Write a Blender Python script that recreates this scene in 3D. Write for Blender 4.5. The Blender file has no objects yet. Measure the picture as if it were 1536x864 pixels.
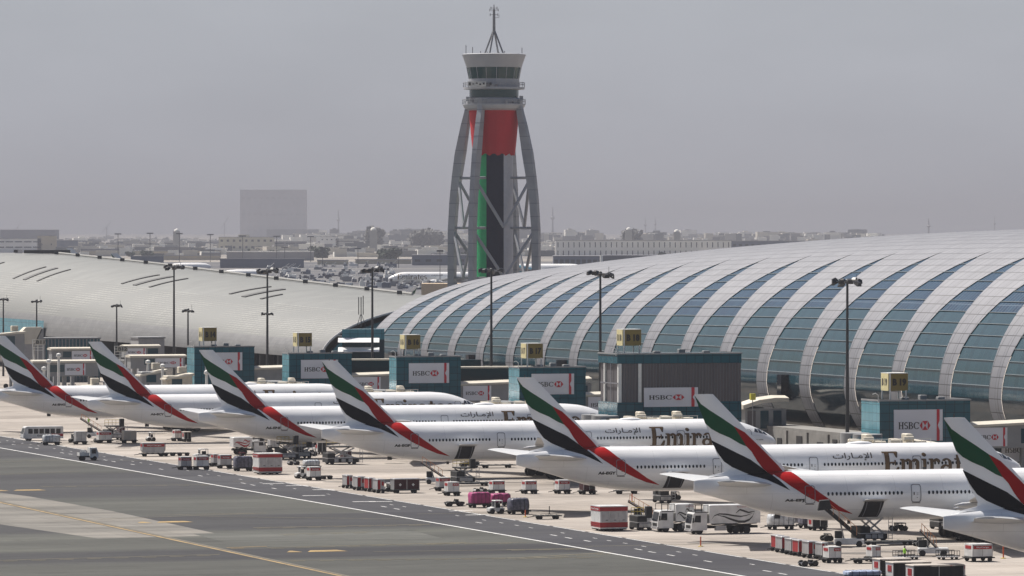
import bpy, bmesh, math, random
import numpy as np
from mathutils import Vector, Matrix
rnd = random.Random(7)
C = bpy.context.scene.collection
S = bpy.context.scene
R = math.radians

# ------------------------------------------------------------------ camera
HC, F, YH = 38.4, 8000.0, 345.0          # eye height, focal length and horizon (in 1536-wide pixels)
cam = bpy.data.objects.new('camera', bpy.data.cameras.new('camera'))
C.objects.link(cam)
cam.location = (0, 0, HC); cam.rotation_euler = (R(90), 0, 0)
cam.data.sensor_width = 36; cam.data.lens = 36 * F / 1536
cam.data.shift_y = -(432 - YH) / 1536
cam.data.clip_start = 1; cam.data.clip_end = 80000
S.camera = cam
# ------------------------------------------------------------------ light
SUN = Vector((-.47, .41, 1.0)).normalized()
SUN_EL = math.asin(SUN.z); SUN_AZ = math.atan2(SUN.x, SUN.y)
w = bpy.data.worlds.new('World'); S.world = w; w.use_nodes = True
nt = w.node_tree; bg = nt.nodes['Background']
sky = nt.nodes.new('ShaderNodeTexSky'); sky.sky_type = 'NISHITA'; sky.sun_disc = False
sky.sun_elevation = SUN_EL; sky.sun_rotation = SUN_AZ
sky.dust_density = 6; sky.air_density = 1.2; sky.ozone_density = 1
hs = nt.nodes.new('ShaderNodeHueSaturation'); hs.inputs['Saturation'].default_value = 1.45; hs.inputs['Value'].default_value = .56
nt.links.new(sky.outputs[0], hs.inputs['Color'])
# dusty air: the sky close to the horizon is an even grey
tc = nt.nodes.new('ShaderNodeTexCoord'); sx = nt.nodes.new('ShaderNodeSeparateXYZ')
nt.links.new(tc.outputs['Generated'], sx.inputs[0])
mr = nt.nodes.new('ShaderNodeMapRange'); mr.inputs['From Min'].default_value = .05
mr.inputs['From Max'].default_value = .16; mr.inputs['To Min'].default_value = 1; mr.inputs['To Max'].default_value = 0
nt.links.new(sx.outputs['Z'], mr.inputs['Value'])
gr = nt.nodes.new('ShaderNodeValToRGB')
gm = nt.nodes.new('ShaderNodeMapRange'); gm.inputs['From Min'].default_value = 0; gm.inputs['From Max'].default_value = .045
nt.links.new(sx.outputs['Z'], gm.inputs['Value']); nt.links.new(gm.outputs[0], gr.inputs[0])
gr.color_ramp.elements[0].color = (3.16, 3.19, 3.52, 1); gr.color_ramp.elements[1].color = (3.38, 3.54, 3.84, 1)
nz = nt.nodes.new('ShaderNodeTexNoise'); nz.inputs['Scale'].default_value = 14; nz.inputs['Detail'].default_value = 3
mp = nt.nodes.new('ShaderNodeMapping'); mp.inputs['Scale'].default_value = (1, 1, 3)
nt.links.new(tc.outputs['Generated'], mp.inputs[0]); nt.links.new(mp.outputs[0], nz.inputs['Vector'])
nr = nt.nodes.new('ShaderNodeMapRange'); nr.inputs['From Min'].default_value = .3; nr.inputs['From Max'].default_value = .7
nr.inputs['To Min'].default_value = .94; nr.inputs['To Max'].default_value = 1.06
nt.links.new(nz.outputs['Fac'], nr.inputs['Value'])
vm = nt.nodes.new('ShaderNodeVectorMath'); vm.operation = 'SCALE'
nt.links.new(gr.outputs[0], vm.inputs[0]); nt.links.new(nr.outputs[0], vm.inputs['Scale'])
mx = nt.nodes.new('ShaderNodeMix'); mx.data_type = 'RGBA'
nt.links.new(mr.outputs[0], mx.inputs[0]); nt.links.new(hs.outputs[0], mx.inputs[6]); nt.links.new(vm.outputs[0], mx.inputs[7])
nt.links.new(mx.outputs[2], bg.inputs['Color']); bg.inputs['Strength'].default_value = .1
sl = bpy.data.lights.new('sun', 'SUN'); sl.energy = 5.0; sl.angle = R(.53); sl.color = (1, .962, .905)
so = bpy.data.objects.new('sun', sl); C.objects.link(so); so.location = (0, 0, 300)
so.rotation_euler = SUN.to_track_quat('Z', 'Y').to_euler()
S.view_settings.view_transform = 'Standard'; S.view_settings.look = 'None'
S.view_settings.exposure = .44; S.view_settings.gamma = 1
S.cycles.max_bounces = 6; S.cycles.volume_bounces = 1; S.cycles.use_denoising = True
S.cycles.transparent_max_bounces = 8

# ------------------------------------------------------------------ helpers
def mat(name, col, rough=.6, metal=0, var=.12, scale=1.5, spec=.5, coat=0, bump=0, emit=0, aniso=None):
    m = bpy.data.materials.get(name)
    if m: return m
    m = bpy.data.materials.new(name); m.use_nodes = True
    n = m.node_tree; b = n.nodes['Principled BSDF']
    b.inputs['Roughness'].default_value = rough; b.inputs['Metallic'].default_value = metal
    b.inputs['Specular IOR Level'].default_value = spec; b.inputs['Coat Weight'].default_value = coat
    t = n.nodes.new('ShaderNodeTexCoord'); z = n.nodes.new('ShaderNodeTexNoise')
    z.inputs['Scale'].default_value = scale; z.inputs['Detail'].default_value = 4
    if aniso:
        q = n.nodes.new('ShaderNodeMapping'); q.inputs['Scale'].default_value = aniso
        n.links.new(t.outputs['Object'], q.inputs[0]); n.links.new(q.outputs[0], z.inputs['Vector'])
    else: n.links.new(t.outputs['Object'], z.inputs['Vector'])
    r = n.nodes.new('ShaderNodeValToRGB'); n.links.new(z.outputs['Fac'], r.inputs[0])
    e = r.color_ramp.elements
    e[0].position = .3; e[1].position = .7
    e[0].color = tuple(c * (1 - var) for c in col) + (1,); e[1].color = tuple(min(1, c * (1 + var * .6)) for c in col) + (1,)
    n.links.new(r.outputs[0], b.inputs['Base Color'])
    if bump:
        u = n.nodes.new('ShaderNodeBump'); u.inputs['Strength'].default_value = bump; u.inputs['Distance'].default_value = .05
        n.links.new(z.outputs['Fac'], u.inputs['Height']); n.links.new(u.outputs[0], b.inputs['Normal'])
    return m

def thing(name, label, cat, loc=(0, 0, 0), rz=0, group=None):
    o = bpy.data.objects.new(name, None); C.objects.link(o); o.empty_display_size = .5
    o.location = loc; o.rotation_euler = (0, 0, rz); o['label'] = label; o['category'] = cat
    if group: o['group'] = group
    return o
def copy_thing(src, label, loc, rz, group=None):
    o = src.copy(); C.objects.link(o); o.location = loc; o.rotation_euler = (0, 0, rz); o['label'] = label
    if group: o['group'] = group
    def rec(a, b):
        for ch in a.children:
            c = ch.copy(); C.objects.link(c); c.parent = b; rec(ch, c)
    rec(src, o)
    return o

class MB:
    """collects shapes for ONE mesh object"""
    def __init__(s): s.v = []; s.f = []; s.m = []; s.uv = {}
    def add(s, vs, fs, mi=0):
        b = len(s.v); s.v += [tuple(p) for p in vs]
        s.f += [tuple(i + b for i in f) for f in fs]; s.m += [mi] * len(fs); return s
    def box(s, x0, x1, y0, y1, z0, z1, mi=0, M=None):
        vs = [(x0, y0, z0), (x1, y0, z0), (x1, y1, z0), (x0, y1, z0), (x0, y0, z1), (x1, y0, z1), (x1, y1, z1), (x0, y1, z1)]
        if M: vs = [M @ Vector(p) for p in vs]
        return s.add(vs, [(3, 2, 1, 0), (4, 5, 6, 7), (0, 1, 5, 4), (1, 2, 6, 5), (2, 3, 7, 6), (3, 0, 4, 7)], mi)
    def bbox(s, x0, x1, y0, y1, z0, z1, b=.05, mi=0):
        """box with bevelled vertical and top edges"""
        o = [(x0 + b, y0), (x1 - b, y0), (x1, y0 + b), (x1, y1 - b), (x1 - b, y1), (x0 + b, y1), (x0, y1 - b), (x0, y0 + b)]
        cx, cy = (x0 + x1) / 2, (y0 + y1) / 2
        def ring(z, k): return [(px + (b if px < cx else -b) * k, py + (b if py < cy else -b) * k, z) for px, py in o]
        return s.loft([ring(z0, 0), ring(z1 - b, 0), ring(z1, 1)], mi=mi)
    def loft(s, rings, mi=0, cap=True, closed=True):
        n = len(rings[0]); vs = [p for r in rings for p in r]; fs = []
        for i in range(len(rings) - 1):
            for j in range(n if closed else n - 1):
                a, b = i * n + j, i * n + (j + 1) % n
                fs.append((a, b, b + n, a + n))
        if cap:
            fs.append(tuple(range(n))[::-1]); k = (len(rings) - 1) * n; fs.append(tuple(range(k, k + n)))
        return s.add(vs, fs, mi)
    def tube(s, p0, p1, r, n=8, r1=None, mi=0, cap=True):
        p0, p1 = Vector(p0), Vector(p1); d = (p1 - p0)
        if d.length < 1e-6: return s
        q = d.to_track_quat('Z', 'Y'); r1 = r if r1 is None else r1
        def ring(p, rr): return [p + q @ Vector((rr * math.cos(2 * math.pi * k / n), rr * math.sin(2 * math.pi * k / n), 0)) for k in range(n)]
        return s.loft([ring(p0, r), ring(p1, r1)], mi, cap)
    def path(s, pts, r, n=8, mi=0):
        for a, b in zip(pts, pts[1:]): s.tube(a, b, r, n, mi=mi)
        return s
    def beam(s, p0, p1, w, h, mi=0):
        p0, p1 = Vector(p0), Vector(p1); d = (p1 - p0).normalized()
        side = d.cross(Vector((0, 0, 1)))
        side = Vector((1, 0, 0)) if side.length < 1e-4 else side.normalized()
        up = side.cross(d)
        def ring(p): return [p + side * (a * w / 2) + up * (b * h / 2) for a, b in ((-1, -1), (1, -1), (1, 1), (-1, 1))]
        return s.loft([ring(p0), ring(p1)], mi)
    def prism(s, poly, y0, y1, mi=0, axis='y'):
        """poly in (x,z) extruded along y (axis y), or (x,y) along z, or (y,z) along x"""
        def P(a, b, t): return (a, t, b) if axis == 'y' else ((a, b, t) if axis == 'z' else (t, a, b))
        return s.loft([[P(a, b, y0) for a, b in poly], [P(a, b, y1) for a, b in poly]], mi)
    def lathe(s, prof, n=24, mi=0, c=(0, 0), cap=True):
        return s.loft([[(c[0] + r * math.cos(2 * math.pi * k / n), c[1] + r * math.sin(2 * math.pi * k / n), z) for k in range(n)] for r, z in prof], mi, cap)
    def wheel(s, x, y, z, r, w, n=14, mi=0):
        prof = [(r * .9, -w / 2), (r, -w * .35), (r, w * .35), (r * .9, w / 2)]
        rings = [[(x + rr * math.cos(2 * math.pi * k / n), y + t, z + rr * math.sin(2 * math.pi * k / n)) for k in range(n)] for rr, t in prof]
        return s.loft(rings, mi)
    def mesh(s, name, mats):
        me = bpy.data.meshes.new(name); me.from_pydata(s.v, [], s.f)
        for m in (mats if isinstance(mats, (list, tuple)) else [mats]): me.materials.append(m)
        if any(s.m): me.polygons.foreach_set('material_index', s.m)
        bm = bmesh.new(); bm.from_mesh(me); bmesh.ops.recalc_face_normals(bm, faces=bm.faces); bm.to_mesh(me); bm.free()
        return me
    def build(s, name, mats, parent=None, smooth=False, loc=None, recalc=True):
        me = s.mesh(name, mats)
        o = bpy.data.objects.new(name, me); C.objects.link(o)
        if smooth:
            me.polygons.foreach_set('use_smooth', [True] * len(me.polygons))
            if smooth is not True: 
                me.set_sharp_from_angle(angle=R(smooth))
        if parent: o.parent = parent
        if loc: o.location = loc
        return o
def tag(o, label=None, cat=None, group=None, kind=None):
    if label: o['label'] = label
    if cat: o['category'] = cat
    if group: o['group'] = group
    if kind: o['kind'] = kind
    return o
def W(px, py, z=0):                      # point of the level z seen at that pixel
    Y = (HC - z) * F / (py - YH); return Vector(((px - 768) / F * Y, Y, z))
def A(px, py, Y):                        # point at depth Y seen at that pixel
    return Vector(((px - 768) / F * Y, Y, HC - (py - YH) / F * Y))
# the stand row: u runs away from the eye along the row, v runs across it towards the concourse
PHI = R(18.4); RU = Vector((-math.sin(PHI), math.cos(PHI), 0)); RN = Vector((math.cos(PHI), math.sin(PHI), 0))
O = Vector((-27.6, 816, 0))
def UV(u, v, z=0): return O + RU * u + RN * v + Vector((0, 0, z))
def uv_of(p): d = Vector((p[0], p[1], 0)) - O; return d.dot(RU), d.dot(RN)
def gz(Y): return 0 if Y < 1750 else 6.5 * min(1, (Y - 1750) / 900)

def text_mesh(body, size=1, bold=0):
    c = bpy.data.curves.new('t', 'FONT'); c.body = body; c.size = size; c.offset = bold; c.resolution_u = 2; c.fill_mode = 'FRONT'
    o = bpy.data.objects.new('t', c); C.objects.link(o); bpy.context.view_layer.update()
    m = bpy.data.meshes.new_from_object(o.evaluated_get(bpy.context.evaluated_depsgraph_get()))
    bpy.data.objects.remove(o); bpy.data.curves.remove(c)
    vs = [(v.co.x, v.co.y) for v in m.vertices]; fs = [tuple(p.vertices) for p in m.polygons]
    bpy.data.meshes.remove(m)
    return vs, fs
def fit(vs, x0, x1, y0, y1):
    a = [p[0] for p in vs]; b = [p[1] for p in vs]
    ax, bx, ay, by = min(a), max(a), min(b), max(b)
    return [(x0 + (p[0] - ax) / (bx - ax) * (x1 - x0), y0 + (p[1] - ay) / (by - ay) * (y1 - y0)) for p in vs]
# serif letters as overlapping polygons, cap height 1
def arcp(cx, cy, ro, so, ri, si, a0, a1, n=14):
    t = [R(a0 + (a1 - a0) * k / n) for k in range(n + 1)]
    return [[(cx + ro * math.cos(a), cy + so * math.sin(a)), (cx + ro * math.cos(b), cy + so * math.sin(b)),
             (cx + ri * math.cos(b), cy + si * math.sin(b)), (cx + ri * math.cos(a), cy + si * math.sin(a))] for a, b in zip(t, t[1:])]
def rc(x0, x1, y0, y1): return [[(x0, y0), (x1, y0), (x1, y1), (x0, y1)]]
def glyph(ch):
    if ch == 'E': return rc(.1, .28, .05, .95) + [[(0, 1), (0, .95), (.66, .95), (.66, 1)], [(.66, 1), (.61, .74), (.57, .74), (.5, .95)]] + \
        rc(0, .66, 0, .05) + [[(.66, .05), (.5, .05), (.63, .3), (.69, .3)]] + rc(.28, .5, .47, .53) + rc(.5, .54, .38, .62), .74
    if ch == 'm': return rc(.06, .19, .04, .66) + rc(0, .06, .6, .66) + rc(0, .26, 0, .04) + rc(.37, .5, .04, .5) + rc(.31, .57, 0, .04) + \
        rc(.68, .81, .04, .5) + rc(.62, .88, 0, .04) + arcp(.34, .5, .16, .17, .03, .08, 0, 165) + arcp(.65, .5, .16, .17, .03, .08, 0, 165), .93
    if ch == 'i': return rc(.06, .19, .04, .66) + rc(0, .06, .6, .66) + rc(0, .26, 0, .04) + arcp(.125, .85, .085, .085, 0, 0, 0, 360, 10), .31
    if ch == 'r': return rc(.06, .19, .04, .66) + rc(0, .06, .6, .66) + rc(0, .28, 0, .04) + arcp(.34, .47, .17, .2, .06, .11, 40, 165) + arcp(.41, .55, .075, .075, 0, 0, 0, 360, 8), .5
    if ch == 'a': return rc(.35, .48, .1, .48) + arcp(.26, .46, .22, .21, .09, .15, 0, 150) + arcp(.22, .19, .22, .2, .09, .13, 40, 325) + arcp(.54, .1, .19, .11, .06, .05, 180, 290), .61
    if ch == 't': return rc(.09, .22, .14, .82) + rc(0, .36, .6, .66) + arcp(.25, .16, .16, .17, .03, .1, 180, 300), .38
    if ch == 'e': return arcp(.29, .33, .29, .34, .15, .27, 20, 330) + rc(.14, .5, .33, .38), .6
    if ch == 's': return arcp(.23, .48, .2, .19, .08, .12, 40, 280) + arcp(.23, .18, .21, .19, .08, .12, -140, 90), .46
    if ch == 'H': return rc(.06, .24, .07, .93) + rc(.52, .70, .07, .93) + rc(.24, .52, .46, .55) + rc(0, .3, 0, .07) + rc(.46, .76, 0, .07) + rc(0, .3, .93, 1) + rc(.46, .76, .93, 1), .82
    if ch == 'S': return arcp(.29, .73, .28, .28, .11, .18, 25, 270) + arcp(.29, .28, .28, .29, .11, .19, -155, 90), .64
    if ch == 'B': return rc(.06, .24, .02, .98) + rc(0, .38, .92, 1) + rc(0, .38, 0, .08) + rc(.24, .38, .48, .56) + arcp(.36, .76, .26, .24, .10, .17, -90, 90) + arcp(.36, .28, .32, .28, .14, .20, -90, 90), .74
    if ch == 'C': return arcp(.46, .5, .46, .51, .27, .42, 38, 322) + rc(.76, .82, .66, .96), .88
    return [], .3
def word(txt, x0, y0, h, wid=None):
    polys = []; x = 0
    for ch in txt:
        g, adv = glyph(ch)
        polys += [[(p[0] + x, p[1]) for p in q] for q in g]; x += adv
    k = (wid / x) if wid else h
    return [[(x0 + p[0] * k, y0 + p[1] * h) for p in q] for q in polys]
# ------------------------------------------------------------------ ground
def ground_mat(name, c1, c2, c3, sc=(.02, .006), joints=None, rot=PHI, rough=.85, bands=None):
    m = bpy.data.materials.new(name); m.use_nodes = True; n = m.node_tree; L = n.links.new
    b = n.nodes['Principled BSDF']; b.inputs['Roughness'].default_value = rough; b.inputs['Specular IOR Level'].default_value = .25
    t = n.nodes.new('ShaderNodeTexCoord')
    mp = n.nodes.new('ShaderNodeMapping'); mp.inputs['Rotation'].default_value = (0, 0, -rot); L(t.outputs['Object'], mp.inputs[0])
    def noise(scale, detail, stretch, dist=0):
        q = n.nodes.new('ShaderNodeMapping'); q.inputs['Scale'].default_value = stretch; L(mp.outputs[0], q.inputs[0])
        z = n.nodes.new('ShaderNodeTexNoise'); z.inputs['Scale'].default_value = scale; z.inputs['Detail'].default_value = detail
        z.inputs['Distortion'].default_value = dist
        L(q.outputs[0], z.inputs['Vector']); return z.outputs['Fac']
    a = noise(sc[0], 5, (.35, 1.6, 1), .6); r = n.nodes.new('ShaderNodeValToRGB'); L(a, r.inputs[0])
    e = r.color_ramp.elements; e[0].position = .40; e[0].color = c1 + (1,); e[1].position = .62; e[1].color = c3 + (1,)
    k = e.new(.5); k.color = c2 + (1,)
    f = noise(.5, 8, (.25, 1, 1)); r2 = n.nodes.new('ShaderNodeMapRange'); r2.inputs['From Min'].default_value = .3
    r2.inputs['From Max'].default_value = .7; r2.inputs['To Min'].default_value = .84; r2.inputs['To Max'].default_value = 1.12; L(f, r2.inputs[0])
    f3 = noise(.09, 6, (.12, 1, 1)); r4 = n.nodes.new('ShaderNodeMapRange'); r4.inputs['From Min'].default_value = .35
    r4.inputs['From Max'].default_value = .65; r4.inputs['To Min'].default_value = .86; r4.inputs['To Max'].default_value = 1.1; L(f3, r4.inputs[0])
    pr = n.nodes.new('ShaderNodeMath'); pr.operation = 'MULTIPLY'; L(r2.outputs[0], pr.inputs[0]); L(r4.outputs[0], pr.inputs[1])
    v = n.nodes.new('ShaderNodeVectorMath'); v.operation = 'SCALE'; L(r.outputs[0], v.inputs[0]); L(pr.outputs[0], v.inputs['Scale'])
    out = v.outputs[0]
    st = noise(.22, 3, (.6, 1, 1), 1.2); sr = n.nodes.new('ShaderNodeMapRange'); sr.inputs['From Min'].default_value = .6; sr.inputs['From Max'].default_value = .7
    sr.inputs['To Min'].default_value = 1; sr.inputs['To Max'].default_value = .8; L(st, sr.inputs[0]); s2 = noise(1.6, 2, (1, .08, 1)); sr2 = n.nodes.new('ShaderNodeMapRange')
    sr2.inputs['From Min'].default_value = .62; sr2.inputs['From Max'].default_value = .7; sr2.inputs['To Min'].default_value = 1; sr2.inputs['To Max'].default_value = .86; L(s2, sr2.inputs[0])
    pm = n.nodes.new('ShaderNodeMath'); pm.operation = 'MULTIPLY'; L(sr.outputs[0], pm.inputs[0]); L(sr2.outputs[0], pm.inputs[1])
    v2 = n.nodes.new('ShaderNodeVectorMath'); v2.operation = 'SCALE'; L(out, v2.inputs[0]); L(pm.outputs[0], v2.inputs['Scale']); out = v2.outputs[0]
    if joints:
        bk = n.nodes.new('ShaderNodeTexBrick'); bk.offset = 0; bk.inputs['Scale'].default_value = 1
        bk.inputs['Brick Width'].default_value = joints; bk.inputs['Row Height'].default_value = joints; bk.inputs['Mortar Size'].default_value = .07
        bk.inputs['Color1'].default_value = (1, 1, 1, 1); bk.inputs['Color2'].default_value = (.9, .9, .9, 1); bk.inputs['Mortar'].default_value = (.72, .72, .72, 1)
        L(mp.outputs[0], bk.inputs[0])
        mm = n.nodes.new('ShaderNodeVectorMath'); mm.operation = 'MULTIPLY'; L(out, mm.inputs[0]); L(bk.outputs[0], mm.inputs[1]); out = mm.outputs[0]
    if bands:
        sp = n.nodes.new('ShaderNodeSeparateXYZ'); L(mp.outputs[0], sp.inputs[0])
        wv = noise(.03, 3, (.15, .6, 1)); ad = n.nodes.new('ShaderNodeMath'); ad.operation = 'MULTIPLY_ADD'; L(wv, ad.inputs[0]); ad.inputs[1].default_value = 26; L(sp.outputs['Y'], ad.inputs[2])
        lo, hi = 783 - 260 + 13, 783 + 160 + 13; mr_ = n.nodes.new('ShaderNodeMapRange'); mr_.inputs['From Min'].default_value = lo; mr_.inputs['From Max'].default_value = hi; L(ad.outputs[0], mr_.inputs['Value'])
        cr_ = n.nodes.new('ShaderNodeValToRGB'); L(mr_.outputs[0], cr_.inputs[0]); el = cr_.color_ramp.elements; first = True
        for u0, u1, c in bands:
            for uu in (u0 + 2, u1 - 2):
                t_ = (uu + 260) / 420
                if first: e_ = el[0]; e_.position = t_; first = False
                else: e_ = el.new(t_) if uu < bands[-1][1] - 3 else el[-1]; e_.position = t_
                e_.color = c + (1,)
        bm_ = n.nodes.new('ShaderNodeVectorMath'); bm_.operation = 'MULTIPLY'; L(out, bm_.inputs[0]); L(cr_.outputs[0], bm_.inputs[1]); out = bm_.outputs[0]
    L(out, b.inputs['Base Color'])
    return m
M_apron = ground_mat('apron_concrete', (.262, .232, .204), (.312, .278, .246), (.355, .318, .284), (.03, 0), joints=7.5)
M_asph = ground_mat('taxiway_asphalt', (.040, .040, .0415), (.047, .047, .048), (.055, .0555, .054), (.022, 0), bands=[(-260, -231, (.75, .75, .8)), (-229, -187, (1.35, 1.38, 1.22)), (-185, -165, (.62, .62, .68)), (-163, -125, (1.45, 1.48, 1.3)), (-122, -92, (.72, .72, .78)), (-90, -40, (1.4, 1.43, 1.26)), (-36, 34, (.75, .75, .82)), (38, 95, (1.2, 1.22, 1.1)), (98, 160, (.85, .85, .9))])
M_road = ground_mat('service_road_asphalt', (.030, .030, .037), (.037, .037, .044), (.046, .046, .052), (.03, 0))
M_patch = ground_mat('taxiway_concrete', (.13, .124, .112), (.165, .157, .142), (.21, .195, .172), (.05, 0), joints=7.5)
M_patch2 = ground_mat('taxiway_grey_patch', (.070, .072, .065), (.086, .088, .080), (.10, .102, .093), (.06, 0))
M_dark = ground_mat('taxiway_dark_patch', (.034, .034, .039), (.042, .042, .046), (.052, .052, .055), (.06, 0))
M_white = mat('road_paint_white', (.56, .56, .55), .7, var=.25, scale=.8)
M_yel = mat('road_paint_yellow', (.30, .20, .07), .7, var=.45, scale=.35)
M_yelf = mat('road_paint_yellow_faded', (.145, .125, .075), .7, var=.3, scale=.4)
M_blackline = mat('road_paint_black', (.05, .045, .04), .7, var=.3)
M_desert = ground_mat('desert_ground', (.16, .15, .14), (.24, .22, .20), (.36, .33, .28), (.004, 0))

g = MB(); ys = [-3000, 0, 1750, 2650, 12000, 42000]
for a, b in zip(ys, ys[1:]):
    g.add([(-26000, a, gz(a)), (26000, a, gz(a)), (26000, b, gz(b)), (-26000, b, gz(b))], [(0, 1, 2, 3)])
tag(g.build('ground', M_desert), kind='structure')
def sheet(name, pts, z, m, zz=True):
    o = MB().add([(p[0], p[1], z) for p in pts], [tuple(range(len(pts)))]).build(name, m)
    return tag(o, kind='structure')
def qs(u0, u1, v0, v1): return [UV(u0, v0), UV(u1, v0), UV(u1, v1), UV(u0, v1)]
sheet('stand_apron', qs(-420, 1000, -8, 420), .02, M_apron)
sheet('taxiway', qs(-420, 1000, -420, -20.5), .02, M_asph)
sheet('service_road', qs(-420, 1000, -20.5, -8), .02, M_road)
# airfield beyond the concourse
M_field = ground_mat('airfield_pavement', (.075, .075, .085), (.11, .11, .118), (.16, .155, .15), (.006, 0), rot=0)
MBf = MB().add([(-600, 1760, gz(1760) + .02), (800, 1760, gz(1760) + .02), (900, 2650, 6.53), (-800, 2650, 6.53), (1600, 5300, 6.53), (-1600, 5300, 6.53)],
               [(0, 1, 2, 3), (3, 2, 4, 5)])
tag(MBf.build('airfield_pavement', M_field), kind='structure')

def clampv(p):
    u, v_ = uv_of(p); return UV(u, min(v_, -21.3))
# painted lines and pavement patches
def line(name, pts, wid, z, m, offs=0):
    mb = MB(); P = [Vector(p) for p in pts]
    for a, b in zip(P, P[1:]):
        d = (b - a); d.z = 0; d.normalize(); s_ = Vector((-d.y, d.x, 0))
        mb.add([a + s_ * (offs - wid / 2), b + s_ * (offs - wid / 2), b + s_ * (offs + wid / 2), a + s_ * (offs + wid / 2)], [(0, 1, 2, 3)])
    for i, v_ in enumerate(mb.v): mb.v[i] = (v_[0], v_[1], z)
    return tag(mb.build(name, m), kind='structure')
line('white_road_line', [UV(-420, -20.5), UV(1000, -20.5)], .48, .05, M_white)
# broken lines of the service road
mb = MB()
for k in range(220):
    u = -260 + k * 6.1
    for v_, l_, w_ in ((-15.0, 2.6, .28), (-12.1, 1.6, .2)):
        if rnd.random() < .45: continue
        uu = u + rnd.uniform(-.6, .6); vv = v_ + rnd.uniform(-.2, .2)
        mb.add([UV(uu, vv, .028), UV(uu + l_, vv, .028), UV(uu + l_, vv + w_, .028), UV(uu, vv + w_, .028)], [(0, 1, 2, 3)])
tag(mb.build('road_dashes', M_white), kind='structure')
mb = MB()
for k in range(90):
    u = -240 + k * 14; mb.add([UV(u, -8.5, .028), UV(u + 12.5, -8.5, .028), UV(u + 12.5, -8.2, .028), UV(u, -8.2, .028)], [(0, 1, 2, 3)])
tag(mb.build('stand_edge_line', M_white), kind='structure')
mb = MB()
for (px, py) in ((325, 659), (430, 729), (455, 744), (530, 753), (555, 753), (675, 767), (700, 773), (150, 668), (395, 726), (470, 735)):
    p = W(px, py); u, v_ = uv_of(p)
    mb.add([UV(u, v_, .03), UV(u + .8, v_, .03), UV(u + .8, v_ + 3.4, .03), UV(u, v_ + 3.4, .03)], [(0, 1, 2, 3)])
tag(mb.build('road_bars', M_white), kind='structure')
# concrete round the taxi line, grey and dark repairs
pz = .026
sheet('concrete_patch', [W(-150, 720), W(45, 745), W(169, 767), W(339, 803.6), W(147, 808), W(-150, 765)], .024, M_patch)
sheet('dark_pavement_patch', [UV(-60, -200), UV(-60, -75), UV(-42, -72), UV(-44, -200)], pz + .001, M_dark)
sheet('grey_pavement_patch', [UV(-150, -58), UV(-150, -30), UV(-128, -28), UV(-131, -57)], pz + .002, M_patch2)
line('taxi_line_border', [UV(-420, -62.4), UV(900, -62.4)], 1.5, .040, M_blackline)
line('taxi_line', [UV(-420, -62.4), UV(900, -62.4)], .42, .045, M_yel, .32)
line('taxi_line_edge', [UV(-420, -62.4), UV(900, -62.4)], .26, .045, M_yelf, -.42)
for (a, b, w_, m_) in (((380, 792), (645, 787), .6, M_yelf), ((60, 730), (330, 727), .4, M_yelf), ((150, 779), (400, 770), .35, M_yelf),
                   ((0, 841), (330, 832), .45, M_yelf), ((400, 822), (700, 814), .45, M_yelf), ((560, 828), (860, 824), .35, M_yelf),
                   ((220, 773.5), (380, 770), .35, M_yelf), ((430, 841), (900, 836), .4, M_yelf), ((640, 816), (790, 814), .4, M_yelf),
                   ((762, 838), (918, 829), .5, M_yelf), ((760, 825), (880, 823), .4, M_yelf), ((300, 775), (600, 779), .3, M_yelf), ((0, 712), (120, 707), .3, M_yelf),
                   ((340, 822), (400, 820), .5, M_yel), ((0, 693), (100, 690), .3, M_yelf), ((420, 802), (560, 798), .4, M_yelf)):
    line('lead_in_line', [W(*a), W(*b)], w_, .046 + .0006 * rnd.random(), m_)
    mb = MB(); pa, pb = W(*a), W(*b); n_ = int((pb - pa).length / 3.2)
    for k in range(n_):
        q = pa.lerp(pb, k / n_) - RU * 1.6; mb.add([q + Vector((0, 0, .052)), q + RN * 1.7 + Vector((0, 0, .052)), q + RN * 1.7 - RU * .4 + Vector((0, 0, .052)), q - RU * .4 + Vector((0, 0, .052))], [(0, 1, 2, 3)])
    if n_ and w_ > .38: tag(mb.build('lead_in_dashes', m_), kind='structure')
for (px, py) in ((-6, 737), (206, 785), (430, 829)):
    for dx, l_ in ((0, 2.0), (2.6, 5.0)):
        p = W(px, py); u, v_ = uv_of(p); v_ += dx
        sheet('yellow_ground_marking', [UV(u, v_), UV(u, v_ + l_), UV(u + 3.0, v_ + l_ - .5), UV(u + 3.0, v_ + 1.2)], .045, M_yel)
# ------------------------------------------------------------------ airliners
M_pw = mat('aircraft_white_paint', (.80, .80, .80), .28, var=.03, scale=.25, coat=.35)
M_red = mat('livery_red', (.32, .001, .002), .5, var=.05, spec=.08)
M_green = mat('livery_green', (.001, .066, .024), .5, var=.05, spec=.12)
M_black = mat('livery_black', (.002, .003, .006), .55, var=.05, spec=.08)
M_gold = mat('livery_gold', (.115, .068, .03), .4, var=.08, spec=.3)
M_golde = mat('livery_dark_edge', (.03, .02, .012), .4)
M_ink = mat('dark_lettering', (.02, .02, .022), .45)
M_grey = mat('wing_grey', (.45, .46, .47), .4, var=.05, scale=.4)
M_alu = mat('bare_metal', (.45, .45, .46), .35, metal=.8)
M_win = mat('cabin_window_glass', (.012, .014, .02), .12)
M_tyre = mat('tyre_rubber', (.02, .02, .022), .8)
M_dk = mat('dark_interior', (.012, .012, .014), .8)
M_hull = mat('door_outline_grey', (.16, .16, .18), .5)
M_fus = M_pw.copy(); M_fus.name = 'fuselage_paint'
_n = M_fus.node_tree; _b = _n.nodes['Principled BSDF']; _src = _b.inputs['Base Color'].links[0].from_socket
_t = _n.nodes.new('ShaderNodeTexCoord'); _s = _n.nodes.new('ShaderNodeSeparateXYZ'); _c = _n.nodes.new('ShaderNodeCombineXYZ'); _k = _n.nodes.new('ShaderNodeTexBrick')
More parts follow.
